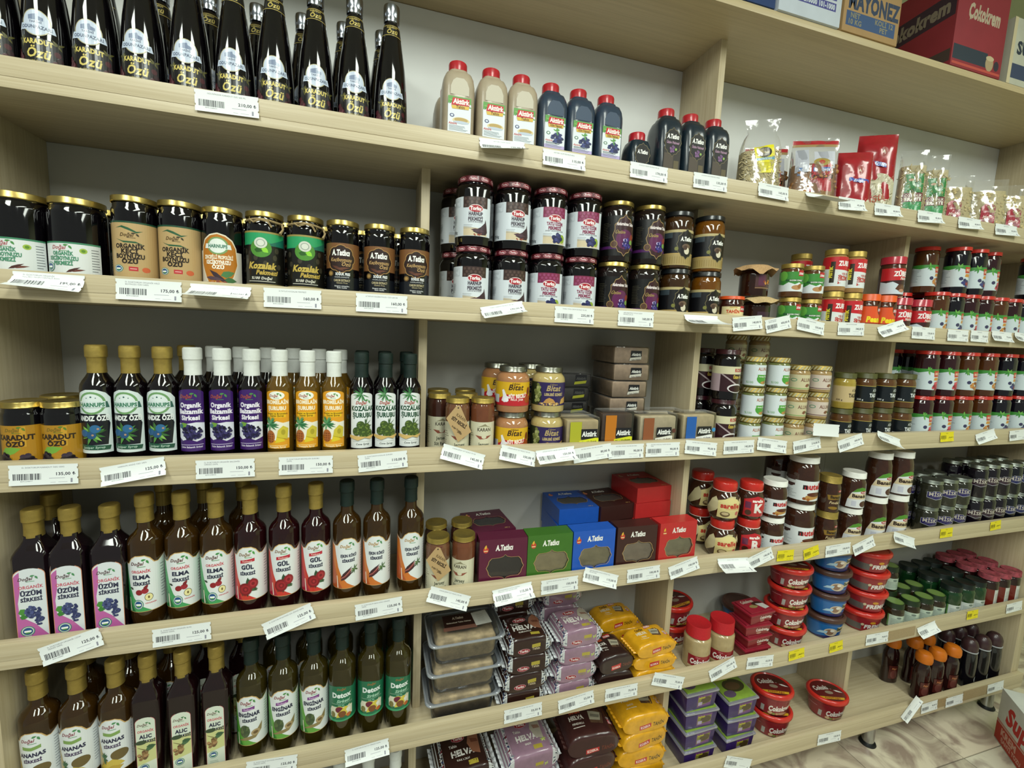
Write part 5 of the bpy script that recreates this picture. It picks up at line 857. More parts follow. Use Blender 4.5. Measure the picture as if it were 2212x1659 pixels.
PR['purple_tub'] = recttub(118, 100, 66, M('#33205c', .35, coat=.3), M('#7d9a3a', .35, coat=.3, var=.1), [R(-16, 8, 40, 50, '#6a3878'), P([(-14, 12), (38, 20), (38, 44), (-14, 40)], '#7a7a34'), E(18, 30, 20, 12, '#4a3a20'), T(0, 38, 7, 'halvah', '#b8b02c', 2, .1, w=26), R(-12, 14, 4, 26, '#a89ab8')], film_mat('#dfe0ee', .45, .2), [E(8, 6, 40, 26, '#3a3a20', 24), E(4, 4, 28, 16, '#54402a'), T(-20, 30, 13, 'halvah', '#8a9a2c', 2, .1, w=52), E(-30, -22, 22, 14, '#5a4a64')])
def oilj(h, r, lidc, body, lc, topc=None): return jar(h, r, r - 2, 20, M(body, .1, coat=.5), M(lidc, .4), [R(-30, 8, 30, 52, lc), R(-34, 8, -30, 52, '#5f8a4a')] + lines(-24, 14, 24, 40, 5, '#7f8a84', .3) + [E(0, 44, 8, 4, '#6a7a74')], nr=r - 4, sh=12, bot=4, lidart=None)
PR['green_oval'] = oilj(94, 31, '#1c2c16', '#2a2010', '#b8c8b8'); PR['green_oval'].append(('lid_disc', art_mesh('lid_disc', [E(0, 0, 26, 26, '#5f7a3c', 24), E(0, 0, 22, 22, '#6f8a48', 24)], flat_top(93.6), mat=GP)))
PR['dark_green_lid'] = oilj(122, 33, '#101c18', '#14381c', '#c4ccc8')
PR['red_cloth_lid'] = jar(140, 31, 31, 22, M('#24100e', .1, coat=.5), M('#8a3a44', .7, var=.4, scale=90), [R(-6, 18, 40, 84, '#c4c8c4'), R(-70, 18, -6, 84, '#6a2018')] + lines(-2, 26, 36, 70, 7, '#8a8a88', .3), nr=29, sh=10, bot=4)
PR['sauce_orange'] = [('bottle_body', lathe('sauce_bottle', [(0, 2), (29, 0), (32, 3), (32, 30), (29, 60), (31, 100), (29, 124), (22, 140), (18, 150), (0, 150)], M('#240d0c', .12, trans=.1, coat=.5, var=.3), 28, 2, .7)), ('cap', lathe('cap', [(19, 148), (25, 152), (27, 162), (26, 178), (20, 188), (12, 192), (0, 193)], M('#c46a14', .4), 24)), ('label', art_mesh('label', [R(-20, 20, 20, 76, '#4a1a16'), E(0, 40, 14, 18, '#6a3a34'), T(0, 60, 8, 'Nar', '#b8744c', 1, .2)], lambda x, y, o: ((31.5 + o) * sin(x / 31), -(31.5 + o) * cos(x / 31) * .72, y), cutx=4, mat=GP))]
PR['sauce_dark'] = [('bottle_body', lathe('sauce_bottle', [(0, 2), (26, 0), (28, 3), (28, 110), (26, 140), (24, 150), (0, 150)], M('#0c0a10', .1, coat=.6, var=.3), 28)), ('cap', lathe('cap', [(25, 152), (26, 158), (26, 176), (22, 190), (14, 199), (0, 203)], M('#3a2428', .35, coat=.3), 24), [('seal_ring', lathe('seal_ring', [(24, 148), (26.4, 149), (26.6, 152.5), (24, 153)], M('#b0b4b8', .4), 24))]), ('label', art_mesh('label', [E(10, 40, 9, 12, '#a8a8a8', 14), E(10, 40, 6, 9, '#8a8c8c', 12)], cyl(28.1), cutx=4, mat=GP))]
# ---------------------------------------------------------------- goods, shelf by shelf
# top shelf
B1 = 'mulberry syrup bottles on the top shelf'
row(1, .07, PR['mulberry'], [(-2, 104), (106, 115), (211, 140), (313, 165), (413, 180), (509, 195), (596, 212), (683, 225), (766, 240), (844, 252)], 'bottle', 'tall dark conical syrup bottle, round pale crest', 'bottle', B1, 'front row of top shelf', jit=3, rot=4)
rowx(1, .165, PR['mulberry'], [-.63, -.535, -.44, -.35, -.26, -.17, -.085, -.002], 'bottle', 'dark conical syrup bottle', 'bottle', B1, 'back row of top shelf', rot=3)
J1 = 'red capped jugs on the top shelf'
def px(pts, Y): return [at(u, v, Y)[0] for u, v in pts]
t1 = px([(987.5, 250), (1060, 262), (1125.5, 275)], .062); g1 = px([(1187, 285), (1248, 295), (1307.5, 305)], .062)
t1 = [t1[0], t1[0] + .0775, t1[0] + .155]; g1 = [t1[2] + .079 + .0775 * k for k in range(3)]
for i, (u, v) in enumerate([(988, 200), (1059, 214), (1124, 226), (1187, 242), (1246.5, 252), (1306, 262)]):
    x = at(u, v, .062)[0]; k = 'tahini_jug' if i < 3 else 'grape_jug'
    put(PR[k], 'jug', (x, .062, ZB[1] + .0004), random.uniform(-2, 2), ordl('beige sesame paste jug with red cap' if i < 3 else 'blue-black grape syrup jug with red cap', i % 3, 3, 'front of top shelf'), 'jug', J1)
    put(PR[k], 'jug', (x - .004, .178, ZB[1] + .0004), random.uniform(-2, 2), ordl('beige jug' if i < 3 else 'blue-black jug', i % 3, 3, 'standing behind the front jugs of top shelf'), 'jug', J1)
put(PR['small_jug'], 'jug', (at(1371, 330, .06)[0], .055, ZB[1]), 0, 'small squat dark jug with red cap, lowest of its row on top shelf', 'jug', J1)
rowx(1, .063, PR['black_jug'], [.700, .774, .848], 'jug', 'dark jug with ornate black label', 'jug', J1, 'front of top shelf', jit=2)
put(PR['black_jug'], 'jug', (at(1425, 300, .16)[0], .165, ZB[1]), 0, 'dark jug with red cap, set back behind the small squat jug', 'jug', J1)
put(PR['black_jug'], 'jug', (at(1425, 300, .16)[0] + .09, .17, ZB[1]), 0, 'dark jug with red cap, mostly hidden behind the dark front jugs', 'jug', J1)
G1 = 'bags of dry food on the top shelf'
def pch(k, u, v, Y, rz, label, dz=0, rx=0, cat='bag', nm='food_bag', xx=None):
    x = xx if xx is not None else at(u, v, Y)[0]
    return put(PR[k], nm, (x, Y, ZB[1] + .0006 + dz), 0, label, cat, G1, lay=(rx * D2R, 0, rz * D2R))
pch('noodle_pouch', 1628, 360, .062, -30, 'clear bag of pale noodles with a bright yellow label, beside dark jugs', rx=-2, xx=1.012)
pch('dessert_bag', 1725, 350, .185, -30, 'clear bag of round brown dessert balls, left and behind its twin', rx=-3, xx=1.155)
pch('dessert_bag', 1770, 360, .09, -30, 'clear bag of round brown dessert balls, front one of the pair', rx=-2, xx=1.24)
pch('red_bag', 1835, 370, .06, -28, 'short glossy red noodle bag slumped in front of the taller one', xx=1.36)
pch('red_bag_tall', 1920, 370, .09, -30, 'tall glossy red noodle bag with folded top, large noodle window', xx=1.485)
pch('soup_noodle_bag', 1978, 400, .05, -32, 'slim noodle bag with green and brown label, left of two', xx=1.595)
pch('soup_noodle_bag', 2027, 400, .05, -32, 'slim noodle bag with green and brown label, right of two', xx=1.695)
pch('dumpling_bag', 2075, 420, .08, -32, 'bag of small dried dumplings, nearest to the green labelled bags', xx=1.83)
pch('dumpling_bag', 2120, 420, .055, -32, 'bag of small dried dumplings, second of three from left', xx=1.965)
pch('dumpling_bag', 2170, 430, .055, -32, 'bag of small dried dumplings, third of three from left', xx=2.10)
pch('white_pasta_bag', 2200, 430, .07, -32, 'bag of white pasta with yellow label at the far right end', xx=2.25)
# second shelf
W2 = 'second shelf'; g = 'carob and pine cone syrup jars on the second shelf'
row(2, .068, PR['big_carob'], [(50, 500), (173, 515)], 'jar', 'large wide jar with white and green label', 'jar', g, W2)
row(2, .06, PR['kraft_carob'], [(296, 520), (393, 530)], 'jar', 'dark syrup jar with brown kraft label', 'jar', g, W2)
put(PR['propolis'], 'jar', (at(483, 535, .06)[0], .06, ZB[2]), 0, 'dark syrup jar with orange arched label on second shelf', 'jar', g)
row(2, .06, PR['pinecone'], [(573, 545), (661, 550)], 'jar', 'black and green label jar with jute twine', 'jar', g, W2)
row(2, .06, PR['carob_black'], [(741, 558), (820, 565), (895, 570)], 'jar', 'dark jar with brown star badge label', 'jar', g, 'front of second shelf')
rowx(2, .155, PR['big_carob'], [-.635, -.535], 'jar', 'large wide syrup jar', 'jar', g, 'behind the front ones on second shelf')
rowx(2, .15, PR['carob_black'], [-.44, -.36, -.28, -.20, -.12, -.04, .035], 'jar', 'dark jar with brown label', 'jar', g, 'back row of second shelf')
g = 'molasses jars stacked in the second shelf'; TJ = [('torku_h', [(1020, 610), (1102, 620)], [(1025, 460), (1108, 480)], 'syrup jar with brown topped label'), ('torku_g', [(1178, 630), (1251, 630)], [(1187, 490), (1261, 500)], 'syrup jar with magenta topped label'),
    ('grape_octagon', [(1322, 620), (1388, 630)], [(1333, 500), (1400, 510)], 'black and purple syrup jar, gold lid')]
for k, lo, up, dsc in TJ:
    h = .1534 if k[0] == 't' else .1496
    row(2, .066, PR[k], lo, 'jar', dsc, 'jar', g, 'lower layer of second shelf', rot=-14 if k != 'grape_octagon' else 4)
    row(2, .066, PR[k], up, 'jar', dsc, 'jar', g, 'upper layer of second shelf', z=h, rot=-14 if k != 'grape_octagon' else 0)
for (k, lo, up, n) in (('goat_dark', (1455, 640), (1465, 530), 'dark brown'), ('goat_amber', (1522, 640), (1534, 530), 'amber')):
    put(PR[k], 'jar', (at(*lo, .066)[0], .066, ZB[2]), -4, f'{n} jar with black lid and badge, lower layer of second shelf', 'jar', g)
    put(PR[k], 'jar', (at(*lo, .066)[0] - .004, .066, ZB[2] + .1476), -4, f'{n} jar with black lid and badge, upper layer of second shelf', 'jar', g)
for lvl, zz in (('lower', 0), ('upper', .1534)):
    rowx(2, .168, PR['torku_h'], [.188, .30, .41], 'jar', 'magenta lidded dark jar', 'jar', g, f'back row, {lvl} layer, second shelf', z=zz, rot=-14)
    rowx(2, .168, PR['grape_octagon'], [.53, .63, .74], 'jar', 'gold lidded dark jar', 'jar', g, f'back row, {lvl} layer, second shelf', z=zz * .976)
g = 'nut spreads on the second shelf'
put(PR['orange_tahini'], 'jar', (at(1580, 665, .05)[0], .05, ZB[2]), -6, 'small jar with orange lid and cream label on second shelf', 'jar', g)
put(PR['cloth_jar_low'], 'jar', (1.062, .065, ZB[2]), 0, 'lower brown jar covered with a ragged kraft cloth, second shelf', 'jar', g)
put(PR['cloth_jar'], 'jar', (1.050, .066, ZB[2] + .0936), 0, 'upper brown jar with wide kraft cloth draped on its lid', 'jar', g)
al_x = [1.163, 1.243]; zt_x = [1.325, 1.402]
rowx(2, .052, PR['almond'], al_x, 'jar', 'short gold lidded jar with green almond label', 'jar', g, 'lower layer', rot=-14)
rowx(2, .052, PR['almond'], [x - .004 for x in al_x], 'jar', 'short gold lidded jar with green almond label', 'jar', g, 'upper layer', z=.0966, rot=-14)
rowx(2, .052, PR['peanut_tall'], zt_x, 'jar', 'gold lidded jar with red and white label', 'jar', g, 'lower layer', rot=-8)
rowx(2, .052, PR['peanut_tall'], [x - .003 for x in zt_x], 'jar', 'gold lidded jar with red and white label', 'jar', g, 'upper layer', z=.1246, rot=-8)
put(PR['peanut_tall'], 'jar', (1.30, .15, ZB[2]), 0, 'gold lidded peanut jar set back, lower of two', 'jar', g)
put(PR['peanut_tall'], 'jar', (1.30, .15, ZB[2] + .1246), 0, 'gold lidded peanut jar set back, upper of two', 'jar', g)
rowx(2, .05, PR['peanut_orange'], [1.478, 1.548], 'jar', 'peanut butter jar with orange lid and label', 'jar', g, W2, rot=-14)
rowx(2, .052, PR['nut_red'], [1.618, 1.70], 'jar', 'red lidded cocoa spread jar', 'jar', g, 'lower layer of second shelf', rot=-10)
put(PR['nut_red'], 'jar', (1.578, .06, ZB[2] + .1266), -4, 'red lidded cocoa spread jar alone on the upper layer, second shelf', 'jar', g)
g = 'red lidded jam jars'
xs = [1.79, 1.866, 1.942, 2.018, 2.094, 2.17, 2.246, 2.322]
for i, x in enumerate(xs): put(PR['jam_' + 'cabbcbac'[i]], 'jar', (x, .052, ZB[2] + .0004), random.uniform(-42, -24), ordl('red lidded jam jar', i, 8, 'lower layer of second shelf, right end'), 'jar', g)
for i, (x, y) in enumerate([(1.79, .10), (1.875, .06), (1.96, .06), (2.05, .07), (2.27, .055)]): put(PR['jam_' + 'caaba'[i]], 'jar', (x, y, ZB[2] + .1538), random.uniform(-42, -28), ordl('red lidded jam jar', i, 5, 'upper layer of second shelf, right end'), 'jar', g)
rowx(2, .135, PR['jam_a'], [1.74, 1.83, 1.92, 2.01], 'jar', 'red lidded dark jam jar', 'jar', g, 'back row of second shelf')
# third shelf
g = 'syrup bottles and jars on the third shelf'
row(3, .052, PR['mulberry_jar'], [(57, 940), (142, 940)], 'jar', 'amber label mulberry jar with gold lid', 'jar', g, 'front of third shelf', rot=4)
rowx(3, .13, PR['mulberry_jar'], [-.63, -.555], 'jar', 'amber label jar with gold lid', 'jar', g, 'back row of third shelf')
fr = [('juniper', [(212, 850), (284, 850), (354, 850)], 'gold capped bottle with blue berry label', 0), ('balsamic', [(419, 850), (482, 850), (545, 850)], 'white capped bottle with purple label', 0),
      ('pineapple', [(605, 860), (665, 860), (722, 860)], 'white capped bottle with yellow pineapple label', -2), ('cone_syrup', [(781, 860), (833, 860), (885, 860)], 'green capped bottle with white pine cone label', 0)]
allx = []
for k, pts, dsc, rr in fr: row(3, .055, PR[k], pts, 'bottle', dsc, 'bottle', g, 'third shelf', rot=rr, jit=4); allx += [(k, at(u, v, .055)[0]) for u, v in pts]
for i, (k, x) in enumerate(allx):
    if i >= 2: put(PR[k], 'bottle', (x + (.014 if i < 8 else .006 if i == 8 else -.002), .135, ZB[3] + .0004), 3, ordl({'j': 'gold', 'b': 'white', 'p': 'white', 'c': 'dark green'}[k[0]] + ' capped bottle', i - 2, 10, 'back row of third shelf'), 'bottle', g)
g = 'milk jam and chickpea paste jars'
put(PR['milk_tag'], 'jar', (at(988, 920, .05)[0], .05, ZB[3]), 0, 'milk jam jar with kraft hang tag on the third shelf', 'jar', g)
put(PR['milk_plain'], 'jar', (at(1041, 930, .05)[0], .05, ZB[3]), -6, 'milk jam jar with cream label, right of the tagged one, third shelf', 'jar', g)
rowx(3, .125, PR['milk_dark'], [.145, .215], 'jar', 'milk jam jar with gold lid', 'jar', g, 'second row of third shelf'); rowx(3, .20, PR['milk_dark'], [.15, .225], 'jar', 'milk jam jar with gold lid', 'jar', g, 'rear row of third shelf')
for k, x, dsc in (('milk_jam', .320, 'jar with yellow and red label'), ('chickpea', .416, 'jar with dark violet label')):
    put(PR[k], 'jar', (x, .062, ZB[3]), -8, dsc + ', lower one in front, third shelf', 'jar', g); put(PR[k], 'jar', (x - .001, .062, ZB[3] + .1134), -8, dsc + ', upper one in front, third shelf', 'jar', g)
    put(PR[k], 'jar', (x - .012, .162, ZB[3]), -8, dsc + ', lower one behind, third shelf', 'jar', g); put(PR[k], 'jar', (x - .016, .162, ZB[3] + .1134), -8, dsc + ', upper one behind, third shelf', 'jar', g)
g = 'wrapped halva blocks on the third shelf'
hb_ = (('summer_halva', .501, .044, 'yellow-green labelled pale halva block'), ('cocoa_summer_halva', .603, .050, 'dark cocoa halva block with yellow label'), ('tahini_halva', .726, .046, 'beige halva block with rust striped label'), ('plain_halva', .857, .045, 'beige halva block with blue striped label'))
for k, x, y, dsc in hb_:
    put(PR[k], 'halva_pack', (x, y, ZB[3]), 0, dsc + ' in clear wrap, front of third shelf', 'halva pack', g)
put(PR['summer_halva'], 'halva_pack', (.503, .100, ZB[3]), 0, 'yellow-green labelled halva block directly behind its front twin', 'halva pack', g)
put(PR['tahini_halva'], 'halva_pack', (.79, .103, ZB[3]), 0, 'beige halva block standing behind the blue striped one, beside divider', 'halva pack', g)
for k in range(6): put(PR['halva_brick'], 'halva_pack', (.668 + .004 * sin(k * 2), .155, ZB[3] + k * .0474), 2 * sin(k * 3), ordl('flat wrapped halva brick', 5 - k, 6, 'from the top of the tall stack'), 'halva pack', g)
for k in range(5): put(PR['halva_brick_dark'], 'halva_pack', (.532 + .004 * sin(k * 2), .185, ZB[3] + k * .0404), 3 * sin(k * 3), ordl('dark halva brick', 4 - k, 5, 'from the top of the low stack'), 'halva pack', g)
g = 'jars right of the halva on the third shelf'
for lv_, z in (('lower', 0), ('upper', .1434)):
    put(PR['koska'], 'jar', (.966, .060, ZB[3] + z), -12, f'front molasses jar with cream band label, {lv_} layer, third shelf', 'jar', g)
    put(PR['koska'], 'jar', (.950, .145, ZB[3] + z), -12, f'back molasses jar with cream band label, {lv_} layer, third shelf', 'jar', g)
ax = [at(1617, 932, .05)[0], at(1666, 932, .05)[0]]; cx_, dx_ = at(1711, 934, .05)[0], at(1757, 930, .05)[0]
for l, nm in enumerate(('bottom', 'middle', 'top')):
    rowx(3, .05, PR['alunut_green'], ax, 'jar', 'white and green nut butter jar', 'jar', g, nm + ' layer of third shelf', z=l * .0896, rot=-30)
    put(PR['alunut_beige'], 'jar', (cx_, .05, ZB[3] + l * .0826), -6, f'cream labelled nut butter jar, {nm} layer of third shelf', 'jar', g)
    put(PR['alunut_pink'], 'jar', (dx_, .05, ZB[3] + l * .0826), -6, f'pinkish labelled nut butter jar, {nm} layer of third shelf', 'jar', g)
for l in range(4): rowx(3, .125, PR['alunut_beige'], [1.055, 1.14], 'jar', 'gold lidded nut butter jar', 'jar', g, ('lowest', 'second', 'third', 'top')[l] + ' layer behind', z=l * .0826)
tx = px([(1812, 930), (1856, 930), (1898, 930), (1941, 925)], .05)
for l, nm in enumerate(('lower', 'upper')):
    put(PR['tadim_gold' if l else 'tadim_dark'], 'jar', (tx[0] - .002 * l, .05, ZB[3] + l * .1136), -28, ('beige labelled olive lidded jar on the upper layer, third shelf' if l else 'dark labelled olive lidded jar, leftmost of the lower layer, third shelf'), 'jar', g)
    rowx(3, .05, PR['tadim_dark'], [x - .002 * l for x in tx[1:]], 'jar', 'olive lidded jar with dark label', 'jar', g, nm + ' layer, third shelf', z=l * .1136, rot=-28)
g = 'red lidded jam jars'
jl = px([(1985, 909), (2028, 907), (2069, 907), (2111, 904), (2152, 902), (2192, 899)], .052)
for l, nm in enumerate(('lower', 'upper')):
    for i, x in enumerate(jl + [jl[-1] + .083]): put(PR['jam_' + 'bbccaab'[i]], 'jar', (x - .003 * l, .052, ZB[3] + l * .1538 + .0004), random.uniform(-42, -28), ordl('red lidded jam jar', i, 7, nm + ' layer of third shelf'), 'jar', g)
    rowx(3, .14, PR['jam_a'], [1.75 + .085 * k for k in range(6)], 'jar', 'red lidded jam jar', 'jar', g, 'back row, ' + nm + ' layer, third shelf', z=l * .1538)
# fourth shelf
g = 'vinegar bottles on the fourth shelf'; F4 = 'fourth shelf'
row(4, .058, PR['v_grape'], [(80, 1230), (160, 1225), (244, 1215)], 'bottle', 'dark square vinegar bottle with pink grape label', 'bottle', g, F4, rot=6, jit=2)
row(4, .06, PR['v_apple'], [(318, 1200), (396, 1195), (470, 1190)], 'bottle', 'amber vinegar bottle with green apple label', 'bottle', g, F4, rot=3)
row(4, .06, PR['v_rose'], [(543, 1180), (615, 1175), (683, 1165)], 'bottle', 'dark red vinegar bottle with rose label', 'bottle', g, F4, rot=2)
row(4, .06, PR['v_rhubarb'], [(750, 1160), (814, 1150), (887, 1140)], 'bottle', 'green capped bottle with orange rhubarb label', 'bottle', g, F4, rot=0, jit=8)
put(PR['v_grape'], 'bottle', (at(106, 1110, .15)[0], .15, ZB[4]), 0, 'dark square vinegar bottle standing behind the first pink labelled ones', 'bottle', g)
rowx(4, .15, PR['v_apple'], [-.47, -.39, -.31], 'bottle', 'amber vinegar bottle with gold cap', 'bottle', g, 'back row of fourth shelf')
g = 'milk jam jars on the fourth shelf'
put(PR['milk_tag'], 'jar', (at(943, 1225, .05)[0] + .003, .055, ZB[4]), 0, 'milk jam jar with kraft hang tag on the fourth shelf', 'jar', g)
put(PR['milk_plain'], 'jar', (at(1001, 1220, .05)[0], .052, ZB[4]), -32, 'milk jam jar beside the burgundy halva carton, fourth shelf', 'jar', g)
rowx(4, .13, PR['milk_dark'], [.145, .213], 'jar', 'milk jam jar with gold lid', 'jar', g, 'second row of fourth shelf')
g = 'halva cartons on the fourth shelf'; bxs = [('bx_burg', .303, 'burgundy'), ('bx_green', .429, 'green'), ('bx_blue', .556, 'blue'), ('bx_brown', .688, 'dark brown'), ('bx_red', .821, 'red')]
for i, (k, x, c) in enumerate(bxs):
    put(PR[k], 'halva_carton', (x, .046, ZB[4]), [-2, -1, 0, -1, 1][i], c + ' halva carton with shaped window standing at the front, fourth shelf', 'carton', g)
def lie(k, x, y, z, rz, lab, cat='carton', rx=-90):   # a carton on its back, window up
    put(PR[k], 'halva_carton', (x, y, ZB[4] + z), 0, lab, cat, g, lay=(rx * D2R, 0, rz * D2R))
for (k, x, n, c, yy, rz) in (('bx_burg', .30, 2, 'burgundy', .115, 3), ('bx_blue', .545, 3, 'blue', .115, -4), ('bx_brown', .672, 3, 'dark brown', .115, 3), ('bx_red', .79, 4, 'red', .115, -2)):
    for q in range(n): lie(k, x + .003 * q, yy + .004 * (q % 2), .0232 + q * .0468, rz + 2 * q, ordl(c + ' halva carton lying flat', n - 1 - q, n, 'from the top of its stack'))
g = 'chocolate spread jars on the fourth shelf'
def two(k, lo, Y, h, name_, kk=None, rot=-8, dx=-.003):
    x = at(lo[0], lo[1], Y)[0]
    put(PR[k], 'jar', (x, Y, ZB[4]), rot, name_ + ', lower one, fourth shelf', 'jar', g); put(PR[kk or k], 'jar', (x + dx, Y, ZB[4] + h), rot, name_ + ', upper one, fourth shelf', 'jar', g)
X4 = {}
two('sarelle', (1556, 1170), .068, .1184, 'swirled spread jar with red lid, cream label', rot=-24)
put(PR['sarelle_r'], 'jar', (1.108, .062, ZB[4]), -26, 'chocolate spread jar with red lid, red label letter R', 'jar', g); put(PR['sarelle_k'], 'jar', (1.105, .062, ZB[4] + .1164), -26, 'chocolate spread jar with red lid, red label letter K', 'jar', g)
rowx(4, .165, PR['sarelle'], [1.01], 'jar', 'swirled spread jar set back beside the divider', 'jar', g, 'lower one'); rowx(4, .165, PR['sarelle'], [1.01], 'jar', 'swirled spread jar set back beside the divider', 'jar', g, 'upper one', z=.1184)
for k, x, Y, h, n_, r_ in (('hazel_small', 1.196, .058, .1174, 'small hazelnut spread jar with white lid', -34), ('hazel_big', 1.315, .066, .1524, 'big hazelnut spread jar with white lid', -32), ('gold_lid', 1.420, .052, .1194, 'gold lidded spread jar', -24),
    ('white_lid', 1.528, .056, .1224, 'white lidded spread jar, shorter kind with oval label', -26), ('tall_white_lid', 1.641, .058, .1534, 'tall spread jar with oval label, left pair', -26), ('tall_white_lid', 1.745, .045 + .013, .1534, 'tall spread jar with oval label, right pair', -26)):
    put(PR[k], 'jar', (x, Y - (.0 if x < 1.65 else .0), ZB[4]), r_, n_ + ', lower one', 'jar', g); put(PR[k], 'jar', (x - .003, Y, ZB[4] + h), r_, n_ + ', upper one', 'jar', g)
put(PR['hazel_big'], 'jar', (1.33, .17, ZB[4]), 0, 'big hazelnut spread jar in the back row, lower one', 'jar', g); put(PR['hazel_big'], 'jar', (1.33, .17, ZB[4] + .1524), 0, 'big hazelnut spread jar in the back row, upper one', 'jar', g)
g = 'silver lidded preserve jars on the fourth shelf'
ms = px([(1998, 1132), (2036, 1129), (2068, 1124)], .055); ms = [1.905, 1.985, 2.06]; mt = [2.142, 2.212, 2.28, 2.345, 2.41]
for l, nm in enumerate(('lower', 'upper')):
    rowx(4, .055, PR['misk_short'], ms, 'jar', 'short silver lidded jar, violet label', 'jar', g, nm + ' layer, fourth shelf', z=l * .0984, rot=-32)
    rowx(4, .05, PR['misk_tall'], mt[:3], 'jar', 'tall silver lidded jar, maroon label', 'jar', g, nm + ' layer, fourth shelf', z=l * .1204, rot=-34)
    rowx(4, .05, PR['misk_blue'], mt[3:], 'jar', 'tall silver lidded jar, dark blue label', 'jar', g, nm + ' layer, fourth shelf', z=l * .1204, rot=-34)
    rowx(4, .122, PR['misk_short'], [1.80, 1.88, 1.96, 2.04], 'jar', 'short silver lidded jar', 'jar', g, 'back row, ' + nm + ' layer, fourth shelf', z=l * .0984)
    rowx(4, .118, PR['misk_tall'], [2.12, 2.19, 2.26, 2.33, 2.40], 'jar', 'tall silver lidded jar', 'jar', g, 'back row, ' + nm + ' layer, fourth shelf', z=l * .1204)
# fifth shelf
g = 'vinegar bottles on the fifth shelf'; F5 = 'fifth shelf'
rowx(5, .06, PR['v_pineapple'], [-.6675, -.602, -.536], 'bottle', 'amber vinegar bottle with pineapple label', 'bottle', g, F5, rot=4)
row(5, .058, PR['v_hawthorn'], [(325, 1560), (401, 1560), (472, 1539)], 'bottle', 'dark red bottle with narrow hawthorn label', 'bottle', g, F5, rot=4, jit=2)
row(5, .06, PR['v_artichoke'], [(546, 1539), (613, 1517), (679, 1502)], 'bottle', 'green capped bottle with artichoke label', 'bottle', g, F5, rot=2)
row(5, .06, PR['v_detox'], [(740, 1495), (801, 1484), (860, 1473)], 'bottle', 'green capped bottle with dark green label', 'bottle', g, F5, rot=0)
rowx(5, .15, PR['v_pineapple'], [-.63, -.55, -.47], 'bottle', 'gold capped amber bottle', 'bottle', g, 'back row of fifth shelf'); rowx(5, .15, PR['v_hawthorn'], [-.395, -.32], 'bottle', 'gold capped dark red bottle', 'bottle', g, 'back row of fifth shelf')
rowx(5, .15, PR['v_artichoke'], [-.245, -.17, -.095], 'bottle', 'green capped bottle', 'bottle', g, 'left part of back row, fifth shelf'); rowx(5, .15, PR['v_detox'], [-.02, .05], 'bottle', 'green capped bottle', 'bottle', g, 'right end of back row, fifth shelf')
g = 'sweets stacked on the fifth shelf'
trx = .214
for k in range(3): put(PR['halva_tray'], 'halva_tray', (trx + .003 * k, .094, ZB[5] + k * .0802 - .0), 1, ordl('clear tray with loose halva', 2 - k, 3, 'from the top, fifth shelf'), 'food tray', g)
ys = [0, .0505, .101, .1515, .202]
def stack(k, x, y, n, h, lab, sh, rots, dxs, cat='sweet pack', nm='halva_pack', zz=0):
    for q in range(n): put(PR[k], nm, (x + dxs[q % len(dxs)] / 1000, y, ZB[sh] + zz + q * h + .0004), rots[q % len(rots)], ordl(lab, n - 1 - q, n, 'from the top, ' + {5: 'fifth', 6: 'bottom'}[sh] + ' shelf'), cat, g)
stack('pk_brown', .383, .078, 4, .0512, 'dark brown halva pack, front stack', 5, [0, 2, -1, 1], [-6, -4, 6, 4])
stack('pk_brown', .37, .19, 5, .0512, 'dark brown halva pack, back stack', 5, [2, -2, 1], [0, 4, -3])
stack('pk_pink', .532, .078, 4, .0512, 'mauve and white halva pack, front stack', 5, [2, 1, -1, 3], [-8, -4, 6, 6])
stack('pk_pink', .52, .19, 5, .0512, 'mauve and white halva pack, back stack', 5, [-3, 4, 1], [0, 4, -3])
stack('pk_koska_brown', .660, .075, 2, .0524, 'dark brown halva pack right of the mauve stacks', 5, [-2, 3], [0, -6])
stack('pk_yellow', .800, .0625, 3, .0424, 'yellow halva pack, front stack', 5, [1, -3, 4], [2, 2, 0])
stack('pk_yellow', .76, .19, 3, .0424, 'yellow halva pack, back stack', 5, [2, -4, 3], [2, 6, -30])
rowx(5, .062, PR['cream_jar'], [.957, 1.047], 'jar', 'cream jar with broad red lid', 'jar', g, F5, rot=-20)
put(PR['choc_tub'], 'tub', (.955, .185, ZB[5] + .0004), 0, 'round red tub set back beside the divider, fifth shelf', 'tub', g)
put(PR['choc_tub'], 'tub', (.955, .185, ZB[5] + .0708), 8, 'second round red tub stacked on the one beside the divider', 'tub', g)
stack('small_rect_tub', 1.166, .066, 4, .0404, 'small rectangular red tub', 5, [0, 3, -2, 4], [0, 2, -3, 3], 'tub', 'tub')
stack('choc_tub', 1.328, .082, 4, .0704, 'round red chocolate cream tub', 5, [-24, -20, -18, -26], [0, -4, 3, -2], 'tub', 'tub')
stack('blue_tub', 1.510, .082, 4, .0824, 'brown lidded tub with blue label', 5, [-26, -18, -24, -20], [0, 4, 2, -2], 'tub', 'tub')
stack('frema_tub', 1.690, .0815, 4, .0744, 'red lidded tub with grey and red label', 5, [-22, -26, -18, -20], [0, 4, 2, -2], 'tub', 'tub')
put(PR['blue_tub'], 'tub', (1.25, .20, ZB[5]), 0, 'dark lidded blue tub in the shade behind the red stacks', 'tub', g)
g = 'small preserve jars on the fifth shelf'
go = [1.81, 1.89, 1.962, 2.032]
rowx(5, .055, PR['green_oval'], go, 'jar', 'jar with pale green lid disc', 'jar', g, 'front of fifth shelf', rot=-26); rowx(5, .125, PR['green_oval'], [x - .01 for x in go], 'jar', 'jar with pale green lid disc', 'jar', g, 'second row of fifth shelf', rot=-8)
